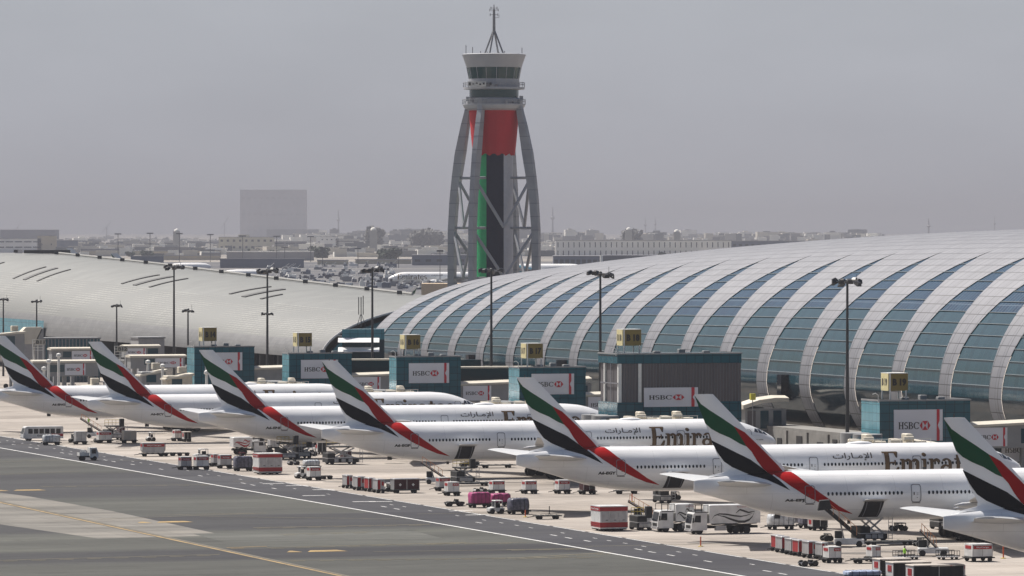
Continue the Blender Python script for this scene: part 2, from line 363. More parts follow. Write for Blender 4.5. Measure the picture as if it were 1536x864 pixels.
_n.links.new(_t.outputs['Object'], _s.inputs[0]); _n.links.new(_s.outputs['X'], _c.inputs['X']); _n.links.new(_s.outputs['Z'], _c.inputs['Y']); _n.links.new(_c.outputs[0], _k.inputs[0])
_k.offset = .5; _k.inputs['Scale'].default_value = 1; _k.inputs['Brick Width'].default_value = 6.3; _k.inputs['Row Height'].default_value = 2.05; _k.inputs['Mortar Size'].default_value = .018
_k.inputs['Color1'].default_value = (1, 1, 1, 1); _k.inputs['Color2'].default_value = (.965, .965, .975, 1); _k.inputs['Mortar'].default_value = (.72, .72, .73, 1)
_z = _n.nodes.new('ShaderNodeTexNoise'); _z.inputs['Scale'].default_value = .9; _z.inputs['Detail'].default_value = 6
_q = _n.nodes.new('ShaderNodeMapping'); _q.inputs['Scale'].default_value = (.25, 1, .8); _n.links.new(_t.outputs['Object'], _q.inputs[0]); _n.links.new(_q.outputs[0], _z.inputs['Vector'])
_r = _n.nodes.new('ShaderNodeMapRange'); _r.inputs['From Min'].default_value = .3; _r.inputs['From Max'].default_value = .7; _r.inputs['To Min'].default_value = .90; _r.inputs['To Max'].default_value = 1.03; _n.links.new(_z.outputs['Fac'], _r.inputs['Value'])
_m = _n.nodes.new('ShaderNodeVectorMath'); _m.operation = 'MULTIPLY'; _n.links.new(_src, _m.inputs[0]); _n.links.new(_k.outputs[0], _m.inputs[1])
_m2 = _n.nodes.new('ShaderNodeVectorMath'); _m2.operation = 'SCALE'; _n.links.new(_m.outputs[0], _m2.inputs[0]); _n.links.new(_r.outputs[0], _m2.inputs['Scale']); _n.links.new(_m2.outputs[0], _b.inputs['Base Color'])
PL = 74.3
_st = np.array([[0, 7.8, 6.45, .10], [1.2, 8.02, 6.12, .38], [2.6, 8.25, 5.75, .75], [5.3, 8.5, 5.0, 1.30], [8, 8.68, 4.15, 1.85], [10, 8.76, 3.62, 2.2], [13, 8.8, 3.08, 2.62],
                [17, 8.8, 2.7, 2.98], [20, 8.8, 2.6, 3.1], [40, 8.8, 2.6, 3.1], [PL - 11, 8.8, 2.6, 3.1], [PL - 8, 8.6, 2.62, 3.04], [PL - 6.2, 8.25, 2.68, 2.9],
                [PL - 4.7, 7.78, 2.76, 2.68], [PL - 2.7, 6.95, 3.0, 2.2], [PL - 1.3, 6.2, 3.38, 1.6], [PL - .4, 5.5, 3.9, .9], [PL, 4.72, 4.62, .05]])
def pchip(x, y):
    h = np.diff(x); dl = np.diff(y) / h; n = len(x); d = np.zeros(n)
    for i in range(1, n - 1):
        if dl[i - 1] * dl[i] > 0:
            w1 = 2 * h[i] + h[i - 1]; w2 = h[i] + 2 * h[i - 1]; d[i] = (w1 + w2) / (w1 / dl[i - 1] + w2 / dl[i])
    d[0] = dl[0]; d[-1] = dl[-1]
    def f(t):
        t = min(max(t, x[0]), x[-1]); i = min(int(np.searchsorted(x, t, 'right')) - 1, n - 2); s = (t - x[i]) / h[i]
        return float((1 + 2 * s) * (1 - s) ** 2 * y[i] + s * (1 - s) ** 2 * h[i] * d[i] + s * s * (3 - 2 * s) * y[i + 1] + s * s * (s - 1) * h[i] * d[i + 1])
    return f
f_zt, f_zb, f_hw = (pchip(_st[:, 0], _st[:, k]) for k in (1, 2, 3))
def fus_y(d, z, eps=.03):
    zt, zb, hw = f_zt(d), f_zb(d), f_hw(d); zc, hh = (zt + zb) / 2, (zt - zb) / 2
    t = (z - zc) / hh; return -(hw * math.sqrt(max(0, 1 - t * t)) + eps)
FZ = [(8.45, 1.6, 9.9), (8.85, 4.2, 12.2), (11, 3.0, 9.75), (14.6, 1.55, 6.2), (18.35, .05, 2.45)]   # z, trailing d, leading d
def fin_y(d, z, eps=.04):
    zs = [q[0] for q in FZ]; te = float(np.interp(z, zs, [q[1] for q in FZ])); le = float(np.interp(z, zs, [q[2] for q in FZ]))
    c = min(1, max(0, (d - te) / (le - te))); T = float(np.interp(z, [8.4, 18.4], [.85, .28]))
    return -(.5 * T * 4 * c * (1 - c) * (1 if c < .5 else 1) + eps)
def decal(mb, polys, yf, mi, side=-1, step=.3, dstep=1.0, eps=None, tri=None, lift=0):
    """flat (d,z) shapes laid on the curved skin; side -1 starboard, +1 port"""
    bm = bmesh.new()
    if tri: 
        vs, fs = tri; bv = [bm.verts.new((x, 0, z)) for x, z in vs]
        for f in fs:
            try: bm.faces.new([bv[i] for i in f])
            except ValueError: pass
    else:
        for q in polys:
            try: bm.faces.new([bm.verts.new((x, 0, z)) for x, z in q])
            except ValueError: pass
    bmesh.ops.triangulate(bm, faces=bm.faces[:])
    if bm.verts:
        x0, x1 = min(v.co.x for v in bm.verts), max(v.co.x for v in bm.verts); z0, z1 = min(v.co.z for v in bm.verts), max(v.co.z for v in bm.verts)
        k = math.floor(z0 / step) * step + step
        while k < z1:
            bmesh.ops.bisect_plane(bm, geom=bm.verts[:] + bm.edges[:] + bm.faces[:], plane_co=(0, 0, k), plane_no=(0, 0, 1)); k += step if k < 8.2 else step / 3
        k = math.floor(x0 / dstep) * dstep + dstep
        while k < x1:
            bmesh.ops.bisect_plane(bm, geom=bm.verts[:] + bm.edges[:] + bm.faces[:], plane_co=(k, 0, 0), plane_no=(1, 0, 0)); k += dstep
    bm.verts.index_update(); idx = {v: i for i, v in enumerate(bm.verts)}
    e = .03 + lift if eps is None else eps
    vs = [(v.co.x, (yf(v.co.x, v.co.z, e)) * (1 if side < 0 else -1), v.co.z) for v in bm.verts]
    mb.add(vs, [tuple(idx[v] for v in f.verts) for f in bm.faces], mi); bm.free()
def P5(ox, oy, k, pts):                  # shapes read off the second nearest airliner
    out = []
    for zx, zy in pts:
        px, py = zx / k + ox, zy / k + oy
        out.append(((px - 1041) / 11.68, HC - (py - YH) / 12.27))
    return out
def fuselage_mb():
    mb = MB(); n = 72; ds = sorted(set([round(x, 3) for x in list(np.arange(0, 20, .5)) + list(np.arange(20, PL - 11, 1.5)) + list(np.arange(PL - 11, PL - 1.3, .4)) + list(np.linspace(PL - 1.3, PL, 9))]))
    rings = []
    for d in ds:
        zt, zb, hw = f_zt(d), f_zb(d), f_hw(d); zc, hh = (zt + zb) / 2, (zt - zb) / 2
        rings.append([(d, hw * math.sin(2 * math.pi * k / n), zc + hh * math.cos(2 * math.pi * k / n)) for k in range(n)])
    mb.loft(rings)
    # wing root fairing
    rr = []
    for t in np.linspace(0, 1, 13):
        d = 30 + 21 * t; s_ = math.sin(math.pi * t) ** .5 if 0 < t < 1 else .05
        rr.append([(d, 3.55 * s_ * math.cos(a) * (1 if math.sin(a) < 0 else .9), 3.7 + (1.5 if math.sin(a) < 0 else 1.0) * s_ * math.sin(a)) for a in [2 * math.pi * k / 28 for k in range(28)]])
    mb.loft(rr)
    return mb
def outline(d, w_, z0, z1, t=.07, r=.28):
    def rr(a, b, c, e, q):
        out = []
        for cx, cy, s_ in ((b - q, e - q, 0), (a + q, e - q, 90), (a + q, c + q, 180), (b - q, c + q, 270)):
            out += [(cx + q * math.cos(R(s_ + k * 30)), cy + q * math.sin(R(s_ + k * 30))) for k in range(4)]
        return out
    A_, B_ = rr(d - w_ / 2, d + w_ / 2, z0, z1, r), rr(d - w_ / 2 + t, d + w_ / 2 - t, z0 + t, z1 - t, r - t * .5)
    n = len(A_); return [[A_[i], A_[(i + 1) % n], B_[(i + 1) % n], B_[i]] for i in range(n)], B_
DOORS = [14.1, 27.9, 42.0, 57.3, 68.6]
def make_plane():
    root = thing('airliner', 'x', 'airliner')
    band = P5(1000, 580, 5.12, [(795, 675), (900, 650)]) + [(12.6, 8.79)] + P5(1136, 620, 3.54, [(145, 305), (230, 368), (300, 425), (400, 496), (487, 542), (400, 522), (330, 493), (230, 443), (150, 388), (75, 325), (30, 262)])
    band = [(12.35, 8.8), (10.35, 8.78)] + [(9.3, 8.74), (9.6, 8.2)] + P5(1136, 620, 3.54, [(75, 325), (150, 388), (230, 443), (330, 493), (400, 522), (487, 542), (400, 496), (300, 425), (230, 368), (145, 305)])
    f = fuselage_mb()
    for s_ in (-1, 1): decal(f, [band], fus_y, 1, s_, .15, .5)
    # foot of the black stripe
    blk = P5(1000, 580, 5.12, [(540, 635), (640, 600), (735, 634), (795, 682), (850, 737), (905, 798), (840, 764), (745, 716), (640, 684), (570, 660)])
    for s_ in (-1, 1): decal(f, [blk], fus_y, 2, s_, .15, .5, lift=.01)
    f.build('fuselage', [M_fus, M_red, M_black], root, smooth=40, recalc=False)
    # fin
    fb = MB(); cs = np.linspace(0, 1, 15); rings = []
    for z in list(np.arange(8.3, 18.3, .5)) + [18.35]:
        zs = [q[0] for q in FZ]; te = float(np.interp(z, zs, [q[1] for q in FZ])); le = float(np.interp(z, zs, [q[2] for q in FZ]))
        pts = [(te + (le - te) * c, fin_y(te + (le - te) * c, z, 0), z) for c in cs] + [(te + (le - te) * c, -fin_y(te + (le - te) * c, z, 0), z) for c in cs[::-1][1:-1]]
        rings.append(pts)
    fb.loft(rings)
    Q = lambda pts: P5(1000, 580, 5.12, pts)
    green = Q([(215, 68), (232, 92), (262, 132), (330, 182), (430, 247), (515, 305), (540, 345), (575, 400), (612, 462), (560, 440), (480, 392), (400, 357), (340, 322), (298, 282)])
    red = Q([(515, 305), (600, 352), (680, 428), (740, 487), (800, 548), (860, 610), (905, 665), (795, 682), (735, 630), (690, 570), (650, 502), (612, 462), (575, 400), (540, 345)])
    black = Q([(343, 410), (400, 440), (520, 502), (640, 562), (735, 632), (795, 682), (800, 720), (740, 706), (600, 664), (500, 618), (440, 575), (405, 527), (387, 500)])
    for s_ in (-1, 1):
        for i, p in enumerate((green, red, black)): decal(fb, [p], fin_y, i + 1, s_, .5, .6, eps=.045)
    fb.build('tail_fin', [M_pw, M_green, M_red, M_black], root, smooth=35)
    # tailplanes and wings
    def aero(secs, side, name, m, thick=.11):
        mb = MB(); rings = []
        for y, te, le, z in secs:
            c = le - te; pts = []
            for t in np.linspace(0, 1, 9): pts.append((te + c * t, side * y, z + thick * c * 2 * t ** .9 * (1 - t) ** .55 * .75))
            for t in np.linspace(1, 0, 9)[1:-1]: pts.append((te + c * t, side * y, z - thick * c * 2 * t ** .9 * (1 - t) ** .55 * .45))
            rings.append(pts)
        return mb.loft(rings)
    for sd in (-1, 1):
        aero([(.5, 2.9, 10.4, 7.15), (2.3, 2.5, 9.2, 7.3), (10.6, -.8, 2.0, 8.15), (10.85, -.7, 1.5, 8.17)], sd, 'tailplane', M_grey).build('tailplane', M_grey, root, smooth=40)
        wg = aero([(1.5, 33.2, 48.0, 3.5), (3.2, 33, 46.9, 3.75), (9.8, 32.2, 42.4, 4.7), (20, 27.9, 35.2, 5.9), (31.5, 24.6, 27.2, 7.3), (32.4, 24.2, 25.1, 7.4)], sd, 'wing', M_grey, .12)
        for yy, dd, zz, ln in ((7, 31.4, 3.9, 5.5), (14.5, 29.2, 4.9, 4.6), (20.5, 26.8, 5.6, 4)):
            wg.lathe([(.05, 0), (.32, 1), (.4, 2), (.3, 3.5), (.05, ln)], 8)
            k = 5 * 8
            for i in range(len(wg.v) - k, len(wg.v)):
                x, y, z = wg.v[i]; wg.v[i] = (dd - 1 + z, sd * yy + y, zz - .2 + x)
        wg.build('wing', M_grey, root, smooth=40)
        e = MB(); n = 28
        prof = [(50.9, 1.62), (51.3, 1.72), (51.1, 1.80), (49.5, 1.95), (47, 1.9), (45.2, 1.62), (44.4, 1.35), (44.6, 1.2)]
        e.loft([[(d, sd * 9.6 + r * math.cos(2 * math.pi * k / n), 2.75 + r * math.sin(2 * math.pi * k / n)) for k in range(n)] for d, r in prof], cap=False)
        e.loft([[(d, sd * 9.6 + r * math.cos(2 * math.pi * k / n), 2.75 + r * math.sin(2 * math.pi * k / n)) for k in range(n)] for d, r in ((45.2, 1.15), (43.8, .75), (42.6, .25))])
        e.box(43.5, 49.5, sd * 9.6 - .22, sd * 9.6 + .22, 4.2, 5.2)
        eo = e.build('engine', M_pw, root, smooth=40)
        fn = MB().lathe([(1.62, -.02), (1.6, .1)], 28); fn.lathe([(.5, .1), (.3, .7), (.02, 1.1)], 16)
        for i in range(len(fn.v)): x, y, z = fn.v[i]; fn.v[i] = (50.1 + z, sd * 9.6 + y, 2.75 + x)
        fo = fn.build('engine_fan', M_dk, eo, smooth=40)
        gm = MB().tube((36.8, sd * 5.4, .7), (36.8, sd * 5.1, 3.4), .2); gm.beam((35.2, sd * 5.4, .75), (38.4, sd * 5.4, .75), .3, .3); gm.tube((36.8, sd * 5.3, 1.2), (38.8, sd * 5, 3.2), .1)
        go = gm.build('landing_gear', M_pw, root)
        for dx in (-1.5, 0, 1.5):
            for yy in (-.7, .7):
                MB().wheel(36.8 + dx, sd * 5.4 + yy, .68, .68, .5).build('wheel', M_tyre, go, smooth=40)
    gm = MB().tube((PL - 6, 0, .6), (PL - 6, 0, 3), .13); gm.tube((PL - 6, 0, 1.4), (PL - 4.3, 0, 2.9), .07)
    go = gm.build('nose_gear', M_pw, root)
    for yy in (-.35, .35): MB().wheel(PL - 6, yy, .54, .54, .38).build('wheel', M_tyre, go, smooth=40)
    # cockpit windows
    for s_ in (-1, 1):
        for q in ([(PL - 3.6, 6.55), (PL - 2.85, 6.4), (PL - 3.1, 7.05), (PL - 3.7, 7.2)], [(PL - 2.78, 6.38), (PL - 2.0, 6.18), (PL - 2.3, 6.62), (PL - 3.0, 7.0)], [(PL - 4.5, 6.75), (PL - 3.68, 6.57), (PL - 3.78, 7.2), (PL - 4.2, 7.25)]):
            cw = MB(); decal(cw, [q], fus_y, 0, s_, .2, .3); cw.build('cockpit_window', M_win, root)
    # doors
    for d in DOORS:
        mb = MB(); ring, inn = outline(d, 1.3, 4.9, 7.12, .085)
        decal(mb, ring, fus_y, 0, -1, .3, 1, lift=.02)
        decal(mb, rc(d - .35, d - .22, 5.8, 6.15) + rc(d + .05, d + .3, 6.0, 6.05) + rc(d + .05, d + .3, 5.8, 5.84) + rc(d + .05, d + .22, 5.45, 5.5), fus_y, 1, -1, .3, 1, lift=.01)
        decal(mb, rc(d - .55, d + .55, 4.78, 4.86), fus_y, 1, -1, .3, 1, lift=.01)
        mb.build('door', [M_hull, M_ink], root)
    # cabin windows, one part each
    wm = None
    for a, b in ((16.4, 26.5), (29.6, 40.7), (43.6, 56.0), (58.9, 67.4)):
        d = a
        while d < b:
            if wm is None:
                mb = MB(); q = [(30 + .15 * math.cos(t), 6.08 + .23 * math.sin(t)) for t in [2 * math.pi * k / 10 for k in range(10)]]
                decal(mb, [q], fus_y, 0, -1, .2, 1, lift=.008)
                # the cabin is a tube here, so one shape fits every window
                mb.v = [(x - 30, y, z) for x, y, z in mb.v]; wm = mb.mesh('cabin_window', M_win)
            o = bpy.data.objects.new('cabin_window', wm); C.objects.link(o); o.parent = root
            yy = fus_y(d, 6.08, 0) - fus_y(30, 6.08, 0)
            o.location = (d, yy, 0); d += .533
    # airline name and its Arabic form
    mb = MB(); ps = word('Emirates', 52.2, 4.72, 3.0, 15.6)
    for i, q in enumerate(ps):
        decal(mb, [[(x + .09, z - .06) for x, z in q]], fus_y, 1, -1, .3, 1, lift=.002 + .001 * (i % 16))
        decal(mb, [q], fus_y, 0, -1, .3, 1, lift=.03 + .0022 * (i % 24))
    mb.build('airline_lettering', [M_gold, M_golde], root); mb = MB()
    vs, fs = text_mesh("\uFE95\uFE8D\uFEAD\uFE8E\u0640\uFEE3\uFEF9\uFE8D", 1, .008)
    decal(mb, None, fus_y, 1, -1, .3, 1, tri=(fit(vs, 44.9, 50.7, 6.55, 7.62), fs), lift=.015)
    mb.build('arabic_lettering', [M_gold, M_golde], root)
    vs, fs = text_mesh('BOEING 777-300ER', 1, .01); mb = MB()
    decal(mb, None, fus_y, 0, -1, .3, .5, tri=(fit(vs, PL - 6.0, PL - 3.0, 5.42, 5.6), fs), lift=.01)
    mb.build('type_lettering', M_ink, root)
    # little fittings: fin tip light, tail skid, beacon
    MB().tube((1.2, 0, 18.3), (1.2, 0, 18.75), .05, 6).build('antenna', M_ink, root)
    for q in ((10.5, 11.2, -.1, .1, 3.0, 3.5), (30, 30.4, -.12, .12, 8.78, 9.05), (46, 46.5, -.12, .12, 8.78, 9.0), (20, 20.4, -.03, .03, 2.2, 2.62)): MB().box(*q).build('antenna', M_ink, root)
    mb = MB(); nb = 14    # satellite radome on the crown
    mb.loft([[(50 + dx, r * math.cos(2 * math.pi * k / nb), 8.72 + .42 * h * max(0, math.sin(2 * math.pi * k / nb)) ) for k in range(nb)] for dx, r, h in ((-2.2, .1, .1), (-1.5, .6, .7), (0, .75, 1), (1.2, .6, .8), (2, .1, .1))])
    mb.build('radome', M_pw, root, smooth=50)
    return root
TH = R(17.5)
TAILS = [(-11, 1010), (132, 957), (298, 891), (482.5, 818), (774.5, 725), (1041, 651), (1415, 570)]
PLAB = ['white airliner cut by the left picture edge, tail registered A6-ENG, farthest of the row',
        'white airliner registered A6-ECY with the bus and tug parked behind its tail',
        'white airliner registered A6-ENI, its fin in front of the B 14 gate building',
        'white airliner registered A6-EGF with open cargo door and a belt loader at its belly',
        'white airliner registered A6-EGY, its fin in front of the B 17 gate building',
        'white airliner registered A6-EPJ with a cargo loader raised to its open hold',
        'nearest white airliner cut by the right picture edge, only its tail showing']
REG = ['A6-ENG', 'A6-ECY', 'A6-ENI', 'A6-EGF', 'A6-EGY', 'A6-EPJ', None]
planes = []
for i, (tx, Y) in enumerate(TAILS):
    loc = ((tx - 768) / F * Y, Y, 0)
    if i == 0:
        r_ = make_plane(); r_.location = loc; r_.rotation_euler = (0, 0, TH); r_['label'] = PLAB[0]; r_['group'] = 'airliners parked at the gates'; proto = r_
    else: r_ = copy_thing(proto, PLAB[i], loc, TH)
    planes.append(r_)
def PW(i, d, y, z=0): return planes[i].location + Matrix.Rotation(TH, 3, 'Z') @ Vector((d, y, z))
for i, reg in enumerate(REG):
    if reg:
        vs, fs = text_mesh(reg, 1, .06); mb = MB()
        decal(mb, None, fus_y, 0, -1, .2, .5, tri=(fit(vs, 10.95, 13.4, 5.08, 5.52), fs), lift=.012)
        mb.build('registration', M_ink, planes[i])
for i in (2, 3, 4, 5):
    mb = MB(); a, b = (20.7, 23.6) if i != 4 else (20.4, 23.3)
    decal(mb, [[(a, 3.1), (b - .3, 3.1), (b + .1, 5.15), (a + .45, 5.15)]], fus_y, 0, -1, .2, 1, lift=.02)
    decal(mb, [[(a + .5, 3.2), (a + .62, 3.2), (a + .8, 5.0), (a + .68, 5.0)], [(b - .5, 3.2), (b - .42, 3.2), (b - .25, 5), (b - .35, 5)]], fus_y, 1, -1, .2, 1, lift=.03)
    mb.build('cargo_hold', [M_dk, M_hull], planes[i])  # open hold: its unlit inside painted as a flat dark patch
    y0 = fus_y((a + b) / 2, 5.2, 0); mb = MB()
    ring = lambda x: [(x, y0 + .1, 5.18), (x, y0 - 1.0, 5.46), (x, y0 - 2.0, 5.52), (x, y0 - 2.0, 5.44), (x, y0 - 1.0, 5.36), (x, y0 + .1, 5.06)]
    mb.loft([ring(a + .2), ring(b + .25)])
    mb.build('cargo_door', M_pw, planes[i])

# paint and stains on each stand
M_oil = mat('oil_stain', (.14, .125, .11), .6, var=.3, scale=.8)
for i in range(7):
    a, b = PW(i, -14, 0), PW(i, 78, 0)
    line('stand_lead_in_line', [a, b], .3, .034 + i * .001, M_yelf)
    a, b = PW(i, 12, -9), PW(i, 34, -9); line('equipment_line', [a, b], .18, .034 + i * .001, M_white)
    a, b = PW(i, 34, -9), PW(i, 34, -18); line('equipment_line', [a, b], .18, .0345 + i * .001, M_white)
    for k in range(9):
        q = PW(i, rnd.uniform(-5, 60), rnd.uniform(-26, 6)); r_ = rnd.uniform(.5, 1.7); n_ = 12
        o = MB().add([(q.x + r_ * 1.8 * rnd.uniform(.7, 1.1) * math.cos(2 * math.pi * t / n_), q.y + r_ * rnd.uniform(.7, 1.2) * math.sin(2 * math.pi * t / n_), .05 + .0013 * (k + i)) for t in range(n_)], [tuple(range(n_))]).build('oil_stain', M_oil); o['kind'] = 'structure'
# ------------------------------------------------------------------ concourse with the striped vault
def panel_mat(name, c1, c2, bw, bh, rough=.35, metal=.3, mortar=.03, mcol=(.12, .12, .13), offset=0, bumpy=.0, big=None):
    m = bpy.data.materials.new(name); m.use_nodes = True; n = m.node_tree; L = n.links.new
    b = n.nodes['Principled BSDF']; b.inputs['Roughness'].default_value = rough; b.inputs['Metallic'].default_value = metal
    t = n.nodes.new('ShaderNodeTexCoord'); k = n.nodes.new('ShaderNodeTexBrick'); k.offset = offset
    k.inputs['Scale'].default_value = 1; k.inputs['Brick Width'].default_value = bw; k.inputs['Row Height'].default_value = bh
    k.inputs['Mortar Size'].default_value = mortar; k.inputs['Color1'].default_value = c1 + (1,); k.inputs['Color2'].default_value = c2 + (1,)
    k.inputs['Mortar'].default_value = mcol + (1,); k.inputs['Mortar Smooth'].default_value = .1
    L(t.outputs['UV'], k.inputs[0]); out = k.outputs[0]
    z = n.nodes.new('ShaderNodeTexNoise'); z.inputs['Scale'].default_value = .12; z.inputs['Detail'].default_value = 5; L(t.outputs['UV'], z.inputs['Vector'])
    r = n.nodes.new('ShaderNodeMapRange'); r.inputs['From Min'].default_value = .3; r.inputs['From Max'].default_value = .7
    r.inputs['To Min'].default_value = .9; r.inputs['To Max'].default_value = 1.06; L(z.outputs['Fac'], r.inputs['Value'])
    v = n.nodes.new('ShaderNodeVectorMath'); v.operation = 'SCALE'; L(out, v.inputs[0]); L(r.outputs[0], v.inputs['Scale']); L(v.outputs[0], b.inputs['Base Color'])
    return m
M_clad = panel_mat('vault_metal_cladding', (.180, .184, .204), (.208, .212, .233), 2.45, 2.2, .5, .1, .075, (.03, .03, .035))
def glass_mat(name, c1, c2, bw, bh, mcol=(.30, .36, .38), mortar=.05, rough=.12, metal=0, spec=.6, var=1):
    m = bpy.data.materials.new(name); m.use_nodes = True; n = m.node_tree; L = n.links.new
    b = n.nodes['Principled BSDF']; b.inputs['Roughness'].default_value = rough; b.inputs['Metallic'].default_value = metal
    b.inputs['Specular IOR Level'].default_value = spec
    t = n.nodes.new('ShaderNodeTexCoord'); k = n.nodes.new('ShaderNodeTexBrick'); k.offset = 0
    k.inputs['Scale'].default_value = 1; k.inputs['Brick Width'].default_value = bw; k.inputs['Row Height'].default_value = bh
    k.inputs['Mortar Size'].default_value = mortar; k.inputs['Color1'].default_value = c1 + (1,); k.inputs['Color2'].default_value = c2 + (1,)
    k.inputs['Mortar'].default_value = mcol + (1,)
    L(t.outputs['UV'], k.inputs[0]); L(k.outputs[0], b.inputs['Base Color'])
    z = n.nodes.new('ShaderNodeTexNoise'); z.inputs['Scale'].default_value = .5; z.inputs['Detail'].default_value = 3; L(t.outputs['UV'], z.inputs['Vector'])
    u = n.nodes.new('ShaderNodeBump'); u.inputs['Strength'].default_value = .25; u.inputs['Distance'].default_value = .08; L(z.outputs['Fac'], u.inputs['Height']); L(u.outputs[0], b.inputs['Normal'])
    return m
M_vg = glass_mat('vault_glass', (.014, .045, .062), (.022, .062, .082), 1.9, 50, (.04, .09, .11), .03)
M_vlow = glass_mat('vault_lower_glass', (.010, .020, .028), (.018, .032, .042), 1.9, 2.4, (.03, .045, .05), .03, .1, 0, .3)  # darker copy of the vault glass, reflected shade put into its colour
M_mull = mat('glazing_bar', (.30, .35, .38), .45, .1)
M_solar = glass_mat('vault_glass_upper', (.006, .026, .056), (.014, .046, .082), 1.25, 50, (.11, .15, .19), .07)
M_conc = mat('soffit_concrete', (.30, .295, .30), .8)  # plain grey concrete of end walls and plant blocks
Z0, A0 = 11.5, 46.0
ENDU = 343
def vh(u): return 39.2 - 8.4e-5 * u * u if u > 0 else 39.2 - 3e-5 * u * u
def vaultp(u, t):
    """t<0 below the widest line (metres down), t in degrees above it"""
    if t < 0:
        k = -t / Z0; return UV(u, 109.6 + 6.2 * k ** 1.7, Z0 + t)
    a = R(t); b = vh(u) - Z0
    return UV(u, 109.6 + A0 * (1 - math.cos(a)), Z0 + b * math.sin(a))
CENT = [60.3 - 20.6 * 8 + k * 20.6 for k in range(8)]
RIBS = [60.3 + (k - 8) * 20.6 for k in range(8)] + [60.3, 81.2, 101.9, 122.2, 142.8, 163.6, 184.6, 204.6, 224.2, 243.9, 263.7, 283, 301.8, 318.5, 337.6]
RIBS = [r for r in RIBS if r > -90]
TS = [-11.5, -9.5, -7.5, -5.5, -3.7, -1.8, 0] + [4.2 * k for k in range(1, 43) if 4.2 * k < 180]
TTIP = 56
def gfrac(t): return .76 if t <= 0 else (.76 * max(0, 1 - (t / TTIP) ** 2.0))
conc = thing('concourse', 'long vaulted airport concourse striped in white metal ribs and blue green glass', 'airport terminal', tuple(UV(120, 155)))
def loc(p): return Vector(p) - conc.location
def uvmesh(name, quads, mats, parent, smooth=False):
    """quads: list of (4 points, 4 uvs)"""
    me = bpy.data.meshes.new(name); vs = []; fs = []; uvs = []
    for pts, uv in quads:
        b = len(vs); vs += [tuple(p) for p in pts]; fs.append(tuple(range(b, b + len(pts)))); uvs += uv
    me.from_pydata(vs, [], fs); l = me.uv_layers.new(name='UVMap')
    l.data.foreach_set('uv', [c for q in uvs for c in q])
    bm = bmesh.new(); bm.from_mesh(me); bmesh.ops.remove_doubles(bm, verts=bm.verts, dist=.002); bmesh.ops.recalc_face_normals(bm, faces=bm.faces); bm.to_mesh(me); bm.free()
    for m in (mats if isinstance(mats, list) else [mats]): me.materials.append(m)
    if smooth: me.polygons.foreach_set('use_smooth', [True] * len(me.polygons))
    o = bpy.data.objects.new(name, me); C.objects.link(o); 
    if parent: o.parent = parent
    return o
def arc_s(t): return t if t < 0 else t * .62
clad = []; 
edges = [-105] + RIBS + [ENDU]
for i in range(len(RIBS) - 1):
    ua, ub = RIBS[i], RIBS[i + 1]; um = (ua + ub) / 2
    gl = []; bars = MB()
    for t0, t1 in zip(TS, TS[1:]):
        g0, g1 = gfrac(t0), gfrac(t1); sp = ub - ua
        a0, b0 = um - g0 * sp / 2, um + g0 * sp / 2; a1, b1 = um - g1 * sp / 2, um + g1 * sp / 2
        n = 4
        for (l0, r0, l1, r1, gls) in ((ua, a0, ua, a1, 0), (a0, b0, a1, b1, 1), (b0, ub, b1, ub, 0)):
            if gls and g0 < .001: continue
            nn = n if gls or g0 == 0 or True else 1
            for k in range(nn):
                q = [(l0 + (r0 - l0) * k / nn, t0), (l0 + (r0 - l0) * (k + 1) / nn, t0), (l1 + (r1 - l1) * (k + 1) / nn, t1), (l1 + (r1 - l1) * k / nn, t1)]
                pts = [loc(vaultp(*x)) for x in q]; uv = [(x[0] - ua, arc_s(x[1]) * 1.0) for x in q]
                if gls:
                    pts = [p + RN * .12 - Vector((0, 0, .06)) for p in pts]
                    gl.append((pts, [(x[0] - um + 40, arc_s(x[1]) + 30) for x in q]))
                else: clad.append((pts, uv))
        if g1 > .02 and t0 >= -1:      # glazing bars
            bars.loft([[loc(vaultp(x, t1)) + off for off in (RN * .15, -RN * .05 + Vector((0, 0, .055)), -RN * .05 - Vector((0, 0, .055)))] for x in np.linspace(a1, b1, 3)])
            nrm = (RN * -math.cos(R(t1)) + Vector((0, 0, 1)) * math.sin(R(t1)))
    # long glazing bars running up the vault
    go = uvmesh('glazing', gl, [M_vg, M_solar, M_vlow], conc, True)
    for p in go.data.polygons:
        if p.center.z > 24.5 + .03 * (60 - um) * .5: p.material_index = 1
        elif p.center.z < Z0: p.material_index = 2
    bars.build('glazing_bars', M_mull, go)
for ua, ub in ((-105, RIBS[0]), (RIBS[-1], ENDU)):
    for t0, t1 in zip(TS, TS[1:]):
        for k in range(6):
            x0, x1 = ua + (ub - ua) * k / 6, ua + (ub - ua) * (k + 1) / 6
            q = [(x0, t0), (x1, t0), (x1, t1), (x0, t1)]
            clad.append(([loc(vaultp(*x)) for x in q], [(x[0] - ua, arc_s(x[1])) for x in q]))
uvmesh('cladding', clad, M_clad, conc, True)
e = MB(); e.add([loc(vaultp(ENDU, t)) for t in TS] + [loc(UV(ENDU, 109.6 + 2 * A0 - 1, 0))], [tuple(range(len(TS) + 1))])
e.build('end_wall', M_conc, conc); e = MB(); e.add([loc(vaultp(-105, t)) for t in TS] + [loc(UV(-105, 109.6 + 2 * A0 - 1, 0))], [tuple(range(len(TS) + 1))])
e.build('end_wall', M_conc, conc)
